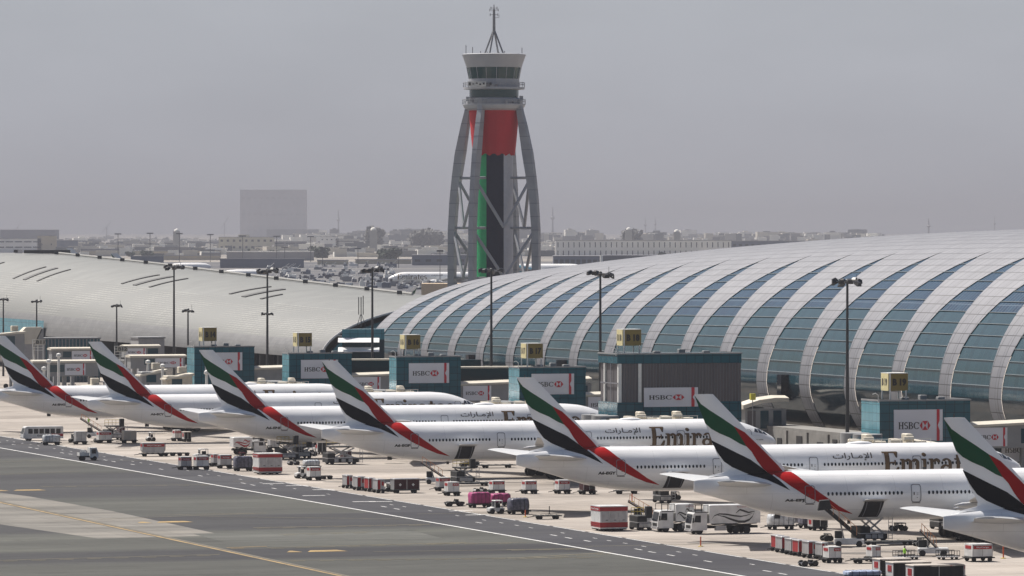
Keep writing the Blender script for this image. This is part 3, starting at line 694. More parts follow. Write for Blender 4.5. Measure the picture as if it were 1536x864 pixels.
# thin dark slits high on the roof and a row of tall plant openings low in the glass
for (px, py, w_, h_) in ((115 - 0, 0, 0, 0),): pass
mb = MB()
for (px, py0, py1, wd) in ((1175, 562, 600, 2.0), (706, 532, 555, 2.0), (843, 540, 560, 2.4), (590, 528, 540, 2.6)):
    # placed on the face by its position along the vault
    q = (px - 768) / F; u = (.95 * 109.6 - 27.6 - q * (816 + .3157 * 109.6)) / (.3157 + .949 * q); u = (RN.x * 109.2 + O.x - q * (O.y + RN.y * 109.2)) / (-RU.x + q * RU.y)
    p = UV(u, 109.0); z1 = HC - (py0 - YH) * p.y / F; z0 = HC - (py1 - YH) * p.y / F
    m_ = Matrix.Translation(loc(UV(u, 109.3))) @ Matrix.Rotation(PHI, 4, 'Z')
    b_ = MB().box(-.9, 1.2, -wd / 2, wd / 2, z0, z1, M=m_); b_.build('plant_opening', M_dkteal if 'M_dkteal' in globals() else M_win, conc)
# base storey: concrete plinth with doors set back under the vault
base = MB()
for k in range(46):
    u = -100 + k * 9.6
    base.box(0, 8.6, 0, .5, 0, 3.9, M=Matrix.Translation(loc(UV(u, 103.5))) @ Matrix.Rotation(PHI + R(90), 4, 'Z'))
base.box(0, 445, -6, .3, 3.9, 4.4, M=Matrix.Translation(loc(UV(-100, 103.4))) @ Matrix.Rotation(PHI + R(90), 4, 'Z'))
base.build('ground_floor', mat('plinth_concrete', (.20, .195, .185), .8, var=.25, scale=.4), conc)
for k in range(46):
    u = -100 + k * 9.6 + 2
    for d_ in ((0, 2.6),) if k % 3 else ((0, 2.0), (3.2, 5.2)):
        b_ = MB().box(d_[0], d_[1], .5, .62, 0, 3.2 if k % 2 else 2.5, M=Matrix.Translation(loc(UV(u, 103.5))) @ Matrix.Rotation(PHI + R(90), 4, 'Z'))
        b_.build('door', M_dk, conc)

# ------------------------------------------------------------------ the tiled roof further along
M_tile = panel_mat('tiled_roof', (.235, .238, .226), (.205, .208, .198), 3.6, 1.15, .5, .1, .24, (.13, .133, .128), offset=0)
_n = M_tile.node_tree; _b = _n.nodes['Principled BSDF']; _src = _b.inputs['Base Color'].links[0].from_socket      # glints painted into the colour, tiles brighter in drifts
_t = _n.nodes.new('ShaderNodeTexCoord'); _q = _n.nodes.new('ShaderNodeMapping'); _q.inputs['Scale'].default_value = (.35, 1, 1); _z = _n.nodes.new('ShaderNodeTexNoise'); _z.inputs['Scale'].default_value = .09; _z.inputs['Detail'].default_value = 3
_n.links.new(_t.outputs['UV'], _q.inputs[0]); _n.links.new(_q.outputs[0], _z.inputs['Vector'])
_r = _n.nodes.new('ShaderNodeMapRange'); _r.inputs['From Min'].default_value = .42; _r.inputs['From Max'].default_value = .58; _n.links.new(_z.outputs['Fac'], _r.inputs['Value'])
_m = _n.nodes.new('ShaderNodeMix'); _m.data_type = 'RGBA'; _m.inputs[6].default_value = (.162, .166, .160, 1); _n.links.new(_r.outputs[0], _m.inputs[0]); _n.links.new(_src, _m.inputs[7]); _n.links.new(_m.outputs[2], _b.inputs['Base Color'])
M_roofp = panel_mat('plain_roof', (.165, .17, .165), (.178, .183, .177), 6, 3, .55, .1, .02, (.165, .167, .16))
M_roofl = panel_mat('lower_roof_band', (.16, .16, .162), (.19, .19, .192), 2.4, 2.0, .45, .1, .05, (.11, .11, .115))
hall = thing('terminal_hall', 'long pale tiled roof of the far hall left of the striped vault', 'airport terminal', tuple(UV(650, 155)))
hl = lambda p: Vector(p) - hall.location
def hh_(u):
    pts = [(372, 22.0), (434, 22.6), (575, 25.9), (682, 28.6), (803, 31.1), (895, 31.2), (1100, 31.2)]
    return float(np.interp(u, [p[0] for p in pts], [p[1] for p in pts]))
HZ = 9.4
def hallp(u, t): a = R(t); ww = 39.5; return UV(u, 107.5 + ww * (1 - math.cos(a)), HZ + (hh_(u) - HZ) * math.sin(a))
HU = [372 + 8 * k for k in range(80)]; HT = [3.0 * k for k in range(0, 61)]
tiles, plain, low = [], [], []
for u0, u1 in zip(HU, HU[1:]):
    for t0, t1 in zip(HT, HT[1:]):
        q = [(u0, t0), (u1, t0), (u1, t1), (u0, t1)]
        rec_ = ([hl(hallp(*x)) for x in q], [(x[0], x[1] * .55) for x in q])
        (low if t0 < 16 else tiles if t0 < 52 else plain).append(rec_)
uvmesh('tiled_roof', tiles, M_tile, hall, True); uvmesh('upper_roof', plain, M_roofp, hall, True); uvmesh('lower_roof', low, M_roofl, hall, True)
M_teal = glass_mat('teal_curtain_glass', (.004, .070, .100), (.010, .095, .130), 1.5, 1.25, (.002, .025, .036), .05, .15, 0, .3)
M_teall = glass_mat('pale_teal_glass', (.04, .19, .24), (.07, .25, .31), 1.5, 1.25, (.02, .10, .13), .05, .2)
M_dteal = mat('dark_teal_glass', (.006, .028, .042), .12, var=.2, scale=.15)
# rim of the roof end, dark clerestory between the roofs
rim = MB(); rim.path([hl(hallp(371.8, t)) for t in HT[:50]], .28, 6); rim.build('roof_rim', mat('rim_white', (.55, .55, .54), .5), hall)
cr = []
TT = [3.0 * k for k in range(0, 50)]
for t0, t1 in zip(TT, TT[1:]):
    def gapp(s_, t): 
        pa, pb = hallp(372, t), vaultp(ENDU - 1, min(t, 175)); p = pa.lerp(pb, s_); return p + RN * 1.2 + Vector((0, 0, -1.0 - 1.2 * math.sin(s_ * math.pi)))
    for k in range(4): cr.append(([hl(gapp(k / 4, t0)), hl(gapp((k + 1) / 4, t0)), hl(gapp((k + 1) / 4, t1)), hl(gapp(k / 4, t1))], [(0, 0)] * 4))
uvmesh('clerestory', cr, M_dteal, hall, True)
# under the eaves: dark glazed band then concrete storeys
eu = MB(); 
def rowbox(mb, u0, u1, v0, v1, z0, z1, off, mi=0):
    ps = [off(UV(u0, v0, z0)), off(UV(u1, v0, z0)), off(UV(u1, v1, z0)), off(UV(u0, v1, z0)), off(UV(u0, v0, z1)), off(UV(u1, v0, z1)), off(UV(u1, v1, z1)), off(UV(u0, v1, z1))]
    mb.add(ps, [(3, 2, 1, 0), (4, 5, 6, 7), (0, 1, 5, 4), (1, 2, 6, 5), (2, 3, 7, 6), (3, 0, 4, 7)], mi)
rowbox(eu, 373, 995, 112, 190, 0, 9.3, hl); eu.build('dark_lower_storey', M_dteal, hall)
gb = MB(); rowbox(gb, 640, 990, 106.6, 109, 9.0, 12.2, hl); 
uq = []
for k in range(58):
    u0, u1 = 640 + k * 6, 646 + k * 6
    uq.append(([hl(UV(u0, 107.0, 8.9)), hl(UV(u1, 107.0, 8.9)), hl(UV(u1, 107.2, 13.6)), hl(UV(u0, 107.2, 13.6))], [(u0, 0), (u1, 0), (u1, 4.6), (u0, 4.6)]))
uvmesh('blue_glass_band', uq, M_teall, hall)
mb = MB()
for k in range(40): rowbox(mb, 380 + k * 15.5, 380.7 + k * 15.5, 108.5, 112.2, 5, 9.2, hl)
rowbox(mb, 373, 995, 104, 112, 4.4, 5.0, hl)
mb.build('eaves_bracket', mat('eaves_grey', (.09, .09, .092), .8), hall)
# smoke vent slits on the roof, three per bay
M_slit = mat('vent_slit_dark', (.06, .06, .062), .6)
for (px, py) in ((20, 419), (37, 421), (56, 423), (184, 426), (203, 429), (226, 431), (345, 443), (364, 446), (390, 449), (-40, 412)):
    # find the roof point seen at this spot, then let the slit follow the section upwards
    best = min(((u, t) for u in np.arange(380, 1000, 2.0) for t in np.arange(20, 85, 1.5)),
               key=lambda a: (lambda p: (768 + p.x / p.y * F - px) ** 2 + (YH + (HC - p.z) / p.y * F - py) ** 2)(hallp(*a)))
    wd_ = 1.15 if px in (37, 203, 364) else .62; mb = MB(); ln = 17 if px not in (390,) else 9
    mb.loft([[hl(hallp(best[0] - 1.2 * wd_, best[1] + k)) + Vector((0, 0, .25)), hl(hallp(best[0] + 2.0 * wd_, best[1] + k)) + Vector((0, 0, .25)), hl(hallp(best[0] + 2.0 * wd_, best[1] + k)), hl(hallp(best[0] - 1.2 * wd_, best[1] + k))] for k in np.linspace(0, ln, 10)])
    mb.build('roof_vent', M_slit, hall)
mb = MB(); mb.path([hl(hallp(u, 93)) + Vector((0, 0, .5)) for u in HU[8:60:2]], .35, 6); mb.build('ridge_gutter', mat('gutter', (.28, .28, .27), .6), hall)
for k in range(16): 
    MB().box(-.6, .6, -.6, .6, 0, .9, M=Matrix.Translation(hl(hallp(440 + k * 27, 90)) + Vector((0, 0, .2)))).build('roof_hatch', M_slit, hall)
for px, py in ((80, 380), (410, 0)):
    pass
MB().box(-7, 7, -1, 1, .2, 1.2, M=Matrix.Translation(hl(hallp(803, 90)))).build('plant_box', M_slit, hall)

# glazed link with white sun blades between the two roofs
lk = thing('glass_link', 'small teal glass block with three white sun blades between the two roofs', 'building', tuple(UV(356, 103)))
ll = lambda p: Vector(p) - lk.location
def fmesh(name, u0, u1, v0, v1, z0, z1, off, m, parent):
    """a box with wall UVs in metres so the glazing grid shows"""
    qd = []
    def Wq(a, b): 
        L_ = (Vector(b) - Vector(a)).length
        qd.append(([off(UV(a[0], a[1], z0)), off(UV(b[0], b[1], z0)), off(UV(b[0], b[1], z1)), off(UV(a[0], a[1], z1))], [(0, 0), (L_, 0), (L_, z1 - z0), (0, z1 - z0)]))
    Wq((u0, v0), (u0, v1)); Wq((u0, v1), (u1, v1)); Wq((u1, v1), (u1, v0)); Wq((u1, v0), (u0, v0))
    qd.append(([off(UV(u0, v0, z1)), off(UV(u0, v1, z1)), off(UV(u1, v1, z1)), off(UV(u1, v0, z1))], [(0, 0)] * 4))
    return uvmesh(name, qd, m, parent)
def at_px(x0, x1, ya, yb, Y):
    return (x0 - 768) / F * Y, (x1 - 768) / F * Y, HC - (yb - YH) / F * Y, HC - (ya - YH) / F * Y
# its camera-side wall spans x 512-560 px, y 494-545
Yl = 1120; X0, X1, zb_, zt_ = at_px(513, 562, 494, 545, Yl)
for nm, z0, z1, m_ in (('glass_upper', zt_ - 2.2, zt_, M_teall), ('glass_lower', 4, zt_ - 2.2, M_dteal)):
    qd = [([Vector((X0, Yl, z0)) - lk.location, Vector((X1 + 2, Yl + 2, z0)) - lk.location, Vector((X1 + 2, Yl + 2, z1)) - lk.location, Vector((X0, Yl, z1)) - lk.location], [(0, 0), (8, 0), (8, z1 - z0), (0, z1 - z0)]),
          ([Vector((X0, Yl, z0)) - lk.location, Vector((X0, Yl, z1)) - lk.location, Vector((X0 + 3, Yl + 9, z1)) - lk.location, Vector((X0 + 3, Yl + 9, z0)) - lk.location], [(0, 0), (0, z1 - z0), (9, z1 - z0), (9, 0)]),
          ([Vector((X0, Yl, z1)) - lk.location, Vector((X1 + 2, Yl + 2, z1)) - lk.location, Vector((X1 + 4, Yl + 10, z1)) - lk.location, Vector((X0 + 3, Yl + 9, z1)) - lk.location], [(0, 0)] * 4)]
    uvmesh(nm, qd, m_, lk)
for k, y_ in enumerate((510, 524, 541)):
    z_ = HC - (y_ - YH) / F * Yl
    mb = MB().loft([[(x, -1.7, z_ - .45), (x, -1.6, z_ - .5), (x, -.05, z_ + .35), (x, -.15, z_ + .45)] for x in (-.8 if k < 2 else 1.5, X1 - X0 + 1)]); mb.v = [tuple(Vector(q) + Vector((X0, Yl, 0)) - lk.location) for q in mb.v]; mb.build('sun_blade', M_pw, lk)
# ------------------------------------------------------------------ control tower
TY = 1392.0; SC = TY / F
def tz(py): return HC - (py - YH) * SC
tw = thing('control_tower', 'tall control tower on four curved legs with a flag banner round its core', 'control tower', ((741 - 768) * SC, TY, 0))
M_leg = mat('tower_leg_metal', (.30, .31, .335), .5, .1, var=.15, scale=.3)
M_cab = mat('tower_cab_panel', (.34, .35, .375), .45, .1, var=.08, scale=.4)
M_tg = mat('tower_dark_glass', (.010, .050, .052), .12)
M_bred = mat('banner_red', (.42, .006, .014), .75, var=.2, scale=.25, aniso=(1, 1, .2))
M_bgreen = mat('banner_green', (.01, .33, .12), .75, var=.1)
M_bnavy = mat('banner_black', (.008, .011, .03), .8, var=.15)
M_bwhite = mat('banner_white', (.42, .43, .47), .8, var=.08)
prof = [(150, 40.5, 7.5), (163, 42, 8.5), (190, 49, 13), (230, 57.5, 17), (265, 62, 15.5), (300, 65.5, 13.5), (345, 68, 12.5), (440, 68.5, 12), (520, 69, 12)]
la = [R(243), R(333), R(63), R(153)]
ksc = 1 / math.cos(R(27))
def leg_r(py, outer=True):
    p = [q[0] for q in prof]; o_ = float(np.interp(py, p, [q[1] for q in prof])) * SC * ksc; w_ = float(np.interp(py, p, [q[2] for q in prof])) * SC * .9
    return o_ if outer else o_ - w_
for a in la:
    mb = MB(); d = Vector((math.cos(a), math.sin(a), 0)); s_ = Vector((-d.y, d.x, 0)); rings = []
    for py in list(range(150, 440, 8)) + [480, 560]:
        z = tz(py); ro, ri = leg_r(py), leg_r(py, False); hw = .85
        if py > 500: z = 0
        rings.append([d * ri + s_ * -hw, d * ro + s_ * -hw * .8, d * ro + s_ * hw * .8, d * ri + s_ * hw])
        rings[-1] = [p + Vector((0, 0, z)) for p in rings[-1]]
    mb.loft(rings)
    for py in range(165, 440, 20):
        ro, ri = leg_r(py), leg_r(py, False); z = tz(py)
        mb.loft([[d * (ri - .03) + s_ * -.88 + Vector((0, 0, z + q)), d * (ro + .03) + s_ * -.72 + Vector((0, 0, z + q)), d * (ro + .03) + s_ * .72 + Vector((0, 0, z + q)), d * (ri - .03) + s_ * .88 + Vector((0, 0, z + q))] for q in (-.06, .06)], mi=1)
    mb.build('leg', [M_leg, M_hull], tw)
# braces: rings and V struts between neighbouring legs
for py in (267, 342, 417):
    for i, a in enumerate(la):
        d = Vector((math.cos(a), math.sin(a), 0)); r_ = leg_r(py, False) + .6
        MB().tube(d * r_ + Vector((0, 0, tz(py))), d * 3.5 + Vector((0, 0, tz(py))), .35, 8).build('strut', M_leg, tw)
        if py != 417 or True:
            b = la[(i + 1) % 4]; e = Vector((math.cos(b), math.sin(b), 0))
            mid = (d + e).normalized() * (leg_r(py + 70, False) * math.cos(R(45)) + .4) + Vector((0, 0, tz(py + 74)))
            for q in (d, e): MB().tube(q * (leg_r(py + 4, False) + .5) + Vector((0, 0, tz(py + 4))), mid, .42, 8).build('strut', M_leg, tw)
# core
core = MB().lathe([(4.0, 0), (4.0, tz(150))], 24); core.build('core', M_leg, tw, smooth=40)
def strip(name, a0, a1, z0, z1, r0, r1, m, n=10, wav=0, drop=0):
    mb = MB(); rings = []
    for k in range(n + 1):
        a = R(a0 + (a1 - a0) * k / n); ring = []
        for j in range(9):
            t = j / 8; z = z0 + (z1 - z0) * t; r = (r0 + (r1 - r0) * t ** .8) + wav * math.sin(k * 2.1) * (1 - t)
            zz = z - (drop * (1 - t) * (.5 + .5 * math.sin(k * 1.7)))
            ring.append((r * math.cos(a), r * math.sin(a), zz))
        rings.append(ring)
    m_ = len(rings[0]); vs = [p for r in rings for p in r]; fs = []
    for i in range(n):
        for j in range(m_ - 1): fs.append((i * m_ + j, i * m_ + j + 1, (i + 1) * m_ + j + 1, (i + 1) * m_ + j))
    k0 = len(vs); vs2 = [(x * .97, y * .97, z) for x, y, z in vs]
    mb.add(vs, fs); mb.add(vs2, [f[::-1] for f in fs])
    return mb.build(name, m, tw, smooth=60)
strip('green_banner', 165, 247, 8, tz(228), 5.0, 5.0, M_bgreen)
strip('black_banner', 247, 300, 8, tz(228), 5.05, 5.05, M_bnavy)
strip('white_banner', 300, 372, 8, tz(228), 5.0, 5.0, M_bwhite)
strip('red_banner', 150, 395, tz(230), tz(163), 5.3, 6.6, M_bred, 36, .12, .7)
# cab
def ring_(nm, p, m, n=32, smooth=30): return MB().lathe(p, n).build(nm, m, tw, smooth=smooth)
P_ = lambda w_, py: (w_ * SC, tz(py))
ring_('lower_deck', [P_(38, 166), P_(44, 163), P_(47, 158), P_(47, 156), P_(42, 156), P_(42, 150)], M_cab)
ring_('equipment_floor', [P_(40, 152), P_(38.5, 148.5), P_(37.5, 147)], M_cab)
ring_('lower_windows', [P_(37, 147), P_(37, 134.5)], M_tg)
ring_('gallery_deck', [P_(37.5, 135), P_(46, 134), P_(46, 131), P_(38, 131), P_(38, 118.5)], M_cab)
ring_('cab_windows', [P_(37.5, 118.5), P_(41, 101)], M_tg)
ring_('roof_fascia', [P_(41.3, 101), P_(48, 82), P_(46, 81)], M_cab)
ring_('roof_soffit', [P_(41, 101.5), P_(41.5, 100.8)], M_cab)
for zz, rr in ((124, 46), (149.5, 47.2), (152.5, 47.2), (127, 46)):
    mb = MB(); n = 32; mb.path([(rr * SC * math.cos(2 * math.pi * k / n), rr * SC * math.sin(2 * math.pi * k / n), tz(zz)) for k in range(n + 1)], .07, 5)
    if zz in (124, 149.5):
        for k in range(n):
            a = 2 * math.pi * k / n; mb.tube((rr * SC * math.cos(a), rr * SC * math.sin(a), tz(zz)), (rr * SC * math.cos(a), rr * SC * math.sin(a), tz(zz + 7)), .06, 4)
    mb.build('railing', M_cab, tw)
for k in range(16):
    a = 2 * math.pi * k / 16 + .1
    MB().tube((37.7 * SC * math.cos(a), 37.7 * SC * math.sin(a), tz(118.5)), (41.2 * SC * math.cos(a), 41.2 * SC * math.sin(a), tz(101)), .09, 4).build('mullion', M_cab, tw)
for k, (a, py, s_) in enumerate(((258, 128, 1.0), (266, 128, .8), (244, 128, .7), (236, 127, .8), (250, 153, .9), (232, 153, 1.1), (222, 150, 1.2), (240, 154, .8), (296, 153, .7), (310, 154, .6), (204, 148, .9), (342, 147, 1.0), (275, 128, .6))):
    a = R(a); r_ = 43 * SC; o_ = MB().box(-.5 * s_, .5 * s_, -.4, .4, -.5, .7 * s_, M=Matrix.Translation((r_ * math.cos(a), r_ * math.sin(a), tz(py) - .2))); o_.build('equipment_box', M_cab if k % 3 else M_hull, tw)
MB().box(-3.6, 1.2, -8.4, -8.2, tz(131), tz(123.5), M=Matrix.Translation((-3.2, .2, 0))).build('sign_board', mat('pale_board', (.55, .55, .52), .6), tw)
for k in range(7):
    x = -6.5 + k * .9; MB().box(x, x + .5, -8.42, -8.24, tz(129 - (k % 3)), tz(125 + (k % 2) * 1.5), M=Matrix.Translation((0, .2, 0))).build('board_mark', M_ink, tw)
ms = MB()
for k in range(4):
    a = R(45 + 90 * k + 20); ms.tube((15.5 * SC * math.cos(a), 15.5 * SC * math.sin(a), tz(81)), (.25 * math.cos(a), .25 * math.sin(a), tz(47)), .24, 8)
ms.tube((0, 0, tz(49)), (0, 0, tz(30)), .42, 8, .36); ms.tube((0, 0, tz(30)), (0, 0, tz(14)), .36, 8, .3); ms.tube((0, 0, tz(14)), (0, 0, tz(7)), .12, 6)
for py, r_ in ((15, 1.1), (22, 1.0), (12, .8)): ms.tube((-r_, 0, tz(py)), (r_, 0, tz(py)), .08, 5); ms.tube((r_, 0, tz(py + 2)), (r_, 0, tz(py - 2)), .1, 5); ms.tube((-r_, 0, tz(py + 2)), (-r_, 0, tz(py - 2)), .1, 5)
ms.path([(0, 0, tz(27)), (1.3, 0, tz(26)), (1.3, 0, tz(22))], .07, 5)
ms.build('mast', mat('mast_metal', (.22, .22, .23), .5, .3), tw)
for x, h in ((-42, 14), (-32, 11), (-20, 5), (16, 5), (42, 10), (-10, 4), (8, 3)):
    MB().tube((x * SC, 0, tz(81.5)), (x * SC, 0, tz(81.5 - h)), .09, 5).build('aerial', M_ink, tw)
# ------------------------------------------------------------------ gate buildings, signs, walkways, jet bridges
M_cream = mat('cream_roof_panel', (.55, .51, .43), .6, var=.12, scale=.4)
M_sheetw = mat('banner_white_sheet', (.66, .66, .70), .6, var=.04, scale=.3)
M_hred = mat('bank_red', (.50, .015, .03), .5, var=.05)
M_signsh = mat('gate_sign_yellow_shade', (.175, .13, .028), .6, var=.12, scale=.4)  # front of the yellow signs, shade put into the colour
M_signlit = mat('gate_sign_yellow_lit', (.62, .55, .30), .5, var=.08)  # same yellow on side and rear, sunlight put into the colour
M_post = mat('white_post', (.62, .62, .60), .5, var=.08)
M_louv = mat('brown_louvre', (.10, .092, .098), .6, var=.25, scale=1.2, aniso=(3, 3, .1))
M_bgrey = mat('bridge_grey', (.24, .245, .25), .55, var=.15, scale=.4)
M_bgl = mat('bridge_window', (.015, .05, .07), .12)
M_acu = mat('ac_unit_cream', (.50, .46, .38), .6, var=.15, scale=1)
RG = PHI            # gate buildings line up with the row: local x runs along RN, local y along RU
def wallbox(name, x0, x1, y0, y1, z0, z1, m, parent):
    qd = []
    def w_(a, b):
        L_ = math.hypot(b[0] - a[0], b[1] - a[1])
        qd.append(([(a[0], a[1], z0), (b[0], b[1], z0), (b[0], b[1], z1), (a[0], a[1], z1)], [(0, 0), (L_, 0), (L_, z1 - z0), (0, z1 - z0)]))
    w_((x0, y0), (x1, y0)); w_((x1, y0), (x1, y1)); w_((x1, y1), (x0, y1)); w_((x0, y1), (x0, y0))
    qd.append(([(x0, y0, z1), (x1, y0, z1), (x1, y1, z1), (x0, y1, z1)], [(0, 0)] * 4))
    return uvmesh(name, qd, m, parent)
def hsbc(x0, x1, z0, z1, y, parent, txt=True, name='advert_banner'):
    """bank advert on a wall facing -y: x0..x1, z0..z1"""
    mb = MB().box(x0, x1, y - .12, y, z0, z1); o = mb.build(name, M_sheetw, parent)
    W_, H_ = x1 - x0, z1 - z0; mk = MB(); h = H_ * .225; zc = z0 + H_ * .49
    yy = y - .15; k = 0
    for q in word('HSBC', x0 + W_ * .09, zc - h / 2, h, W_ * .43):
        mk.add([(a, yy - .004 * (k % 14), b) for a, b in q], [tuple(range(len(q)))], 1); k += 1
    cx = x0 + W_ * .635; hw = W_ * .11; hh = H_ * .145
    for tri in (((-1, 0), (-.5, 1), (-.5, -1)), ((1, 0), (.5, 1), (.5, -1)), ((-.5, 1), (.5, 1), (0, 0)), ((-.5, -1), (.5, -1), (0, 0))):
        mk.add([(cx + a * hw, yy - .03, zc + b * hh) for a, b in tri], [(0, 1, 2)], 0)
    bx0, bx1 = x0 + W_ * .875, x0 + W_ * .935
    mk.add([(bx0, yy, z0), (bx1, yy, z0), (bx1, yy, zc - hh * 1.1), (bx0 + (bx1 - bx0) * .4, yy, zc), (bx1, yy, zc + hh * 1.1), (bx1, yy, z1), (bx0, yy, z1)], [(0, 1, 2, 3, 4, 5, 6)], 0)
    mk.build('advert_lettering', [M_hred, M_ink], o)
    return o
GATES = [  # number, depth, px of the front left corner, front length, side depth, top py, banner (x0,x1,y0,y1), sign(x, y0, y1), plane
    (14, 1120, 292, 13.0, 6.0, 520, (307, 362, 529, 556), (306, 492, 512)),
    (15, 1065, 434, 13.0, 5.0, 530, (451, 506, 540, 568), (448, 500, 520)),
    (16, 1005, 595, 12.7, 4.6, 535, (613, 673, 545, 575), (609.5, 503, 524)),
    (17, 938, 779.5, 12.3, 6.0, 551, (797, 861, 561, 592), (792, 516, 538)),
    (18, 868, 926, 21.6, 6.4, 531, (966, 1048, 582, 611), (937, 495, 519)),
    (19, 790, 1320, 14.5, 7.2, 601, (1341, 1416, 615, 662), (1336, 561, 587))]
GL = {14: 'beside the fin of the third airliner', 15: 'left of the glass link', 16: 'in front of the first white ribs', 17: 'by the airliner tail A6-EGY', 18: 'tall one with brown louvres', 19: 'right of the tallest floodlight mast'}
GLAB = {14: 'teal gate building whose bank banner is half hidden by the third fin, sign B 14', 15: 'teal gate building left of the white sun blades, roof sign B 15', 16: 'teal gate building with a wholly visible banner right of the sun blades, sign B 16',
        17: 'teal gate building with its banner cut by the A6-EGY fin, roof sign B 17', 18: 'tall wide gate building with brown louvred upper wall, roof sign B 18', 19: 'small teal gate building at the right with the tallest banner, roof sign B 19'}
SLAB = {14: 'yellow roof sign B 14 against the pale tiled roof above the third fin', 15: 'yellow roof sign B 15 between the second mast and the sun blades', 16: 'yellow roof sign B 16 over the first white ribs', 17: 'yellow roof sign B 17 right of the mast before the tower',
        18: 'yellow roof sign B 18 above the brown louvred building', 19: 'yellow roof sign B 19 at the far right beside the tallest mast'}
WLAB = {14: 'cream roofed walkway right of the B 14 building behind the third fin', 15: 'cream roofed walkway with an advert under the white sun blades', 16: 'cream roofed walkway with an advert between the B 16 and B 17 buildings', 17: 'cream roofed walkway joining the brown louvred building from the left',
        18: 'long cream roofed walkway behind the mast left of the B 19 building', 19: 'cream roofed walkway leaving the right side of the B 19 building'}
gates = {}
for no, Y, cx, Ln, Lr, yt, ban, sg in GATES:
    c = A(cx, yt, Y); top = c.z; k = Y / F
    g_ = thing('gate_building', GLAB[no], 'gate building', (c.x, c.y, 0), RG, 'gate buildings')
    gates[no] = (g_, Ln, Lr, top)
    if no == 18:
        wallbox('lower_glass', 0, Ln, 0, Lr + 3, 0, top - 7.9, M_teal, g_)
        wallbox('louvre_wall', .35, Ln - .05, .15, Lr + 2.8, top - 7.9, top - 1.6, M_louv, g_)
        wallbox('upper_glass', 0, Ln, 0, Lr + 3, top - 1.6, top, M_teal, g_)
        for x in (.15, 3.6): MB().box(x, x + .55, -.1, .5, top - 7.9, top - 1.6).build('column', M_post, g_)
        MB().box(.05, .5, Lr, Lr + .5, top - 7.9, top - 1.6).build('column', M_post, g_)
        mm = MB()
        for q in range(40): mm.box(.4 + q * .53, .46 + q * .53, .02, .14, top - 7.85, top - 1.65)
        mm.box(0, .1, 3.2, 3.4, top - 7.9, top - 1.6); mm.box(0, .1, 0, Lr + 2, top - 4.9, top - 4.7); mm.build('louvre_blades', M_hull, g_)
    else:
        wallbox('front_glass', 0, Ln, 0, .1, 0, top - .12, M_teal, g_)
        wallbox('side_glass', -.05, .0, 0, Lr, 0, top - .12, M_teall, g_)  # sunlit side: light put into a paler glass than the front
        wallbox('building_core', .01, Ln - .01, .12, Lr, 0, top - .14, M_teal, g_)
    par = MB(); par.box(-.12, Ln + .12, -.12, .12, top - .12, top + .1); par.box(-.12, .12, .12, Lr + (3 if no == 18 else 0), top - .12, top + .1); par.box(Ln - .12, Ln + .12, .12, Lr, top - .12, top + .1)
    par.build('parapet', M_bgrey, g_)
    kx = lambda px: (px - cx) * k / math.cos(PHI) * 1.0
    hsbc(kx(ban[0]), kx(ban[1]), HC - (ban[3] - YH) * k, HC - (ban[2] - YH) * k, -.03, g_)
    # roof clutter
    for q in range(3): MB().bbox(Ln * (.35 + .2 * q), Ln * (.35 + .2 * q) + 1.1, Lr * .5, Lr * .5 + 1, top - .1, top + .35 + .3 * (q % 2), .06).build('roof_unit', M_bgrey, g_)
    lp = MB(); lp.path([(-.2, .2, top - .3), (-.2, .2, top + .8), (-.6, .2, top + 1.1), (-1.1, .2, top + .95)], .06, 6); lp.build('camera_arm', M_post, g_)
    # numbered gate sign on the roof
    sx_, sy0, sy1 = sg; c2 = A(sx_, yt, Y + 2.0); hz0, hz1 = HC - (sy1 - YH) * k, HC - (sy0 - YH) * k; wdt = 2.75 if no != 18 else 2.85
    s_ = thing('gate_sign', SLAB[no], 'gate sign', (c2.x, c2.y, top + .12), RG, 'gate number signs')
    z0, z1 = hz0 - top - .12, hz1 - top - .12
    MB().box(0, wdt, -.06, .06, z0, z1).build('number_panel', M_signsh, s_)
    MB().box(-.36, -.26, .1, 2.9, z0, z1).build('side_panel', M_signlit, s_)
    MB().box(0, wdt, 2.95, 3.05, z0, z1).build('rear_panel', M_signlit, s_)
    fr = MB(); fr.box(-.36, wdt, -.06, 3.05, z1 + .01, z1 + .1); fr.box(-.2, -.02, -.08, .1, z0, z1); fr.build('sign_frame', M_post, s_)
    for x_, y_ in ((-.1, 0), (wdt - .3, 0), (-.3, 2.6), (wdt - .3, 2.9)): MB().tube((x_, y_, 0), (x_, y_, z0 + .1), .13, 8).build('post', M_post, s_)
    vs, fs = text_mesh(f'B {no}', 1, .065); hh2 = (z1 - z0) * .44
    v2 = fit(vs, wdt * .1, wdt * .9, (z0 + z1) / 2 - hh2 / 2, (z0 + z1) / 2 + hh2 / 2)
    MB().add([(a, -.075, b) for a, b in v2], fs).build('lettering', M_dk, s_)
    v3 = fit(vs, .5, 2.5, (z0 + z1) / 2 - hh2 / 2, (z0 + z1) / 2 + hh2 / 2)
    MB().add([(-.375, 3 - a, b) for a, b in v3], fs).build('lettering', M_ink, s_)
    # covered walkway back to the concourse
    u_, v_ = uv_of((c.x, c.y)); Lw = 104.2 - (v_ + Ln)
    if Lw > 3 and no != 18:
        wk = thing('walkway', WLAB[no], 'walkway', tuple(UV(u_ + .6, v_ + Ln + .1)), RG, 'covered walkways')
        zt_w = 9.2 if no != 18 else 8.6
        MB().box(0, Lw, 0, 3.4, zt_w - 3.4, zt_w).build('wall', M_bgrey, wk)
        rf = MB(); rf.loft([[(x, -.35, zt_w + dz), (x, 3.8, zt_w + dz), (x, 3.8, zt_w + dz + .35), (x, 1.7, zt_w + dz + .75), (x, -.35, zt_w + dz + .35)] for x, dz in ((0, -.25), (Lw * .5, .1), (Lw, .55))]); rf.build('roof', M_cream, wk)
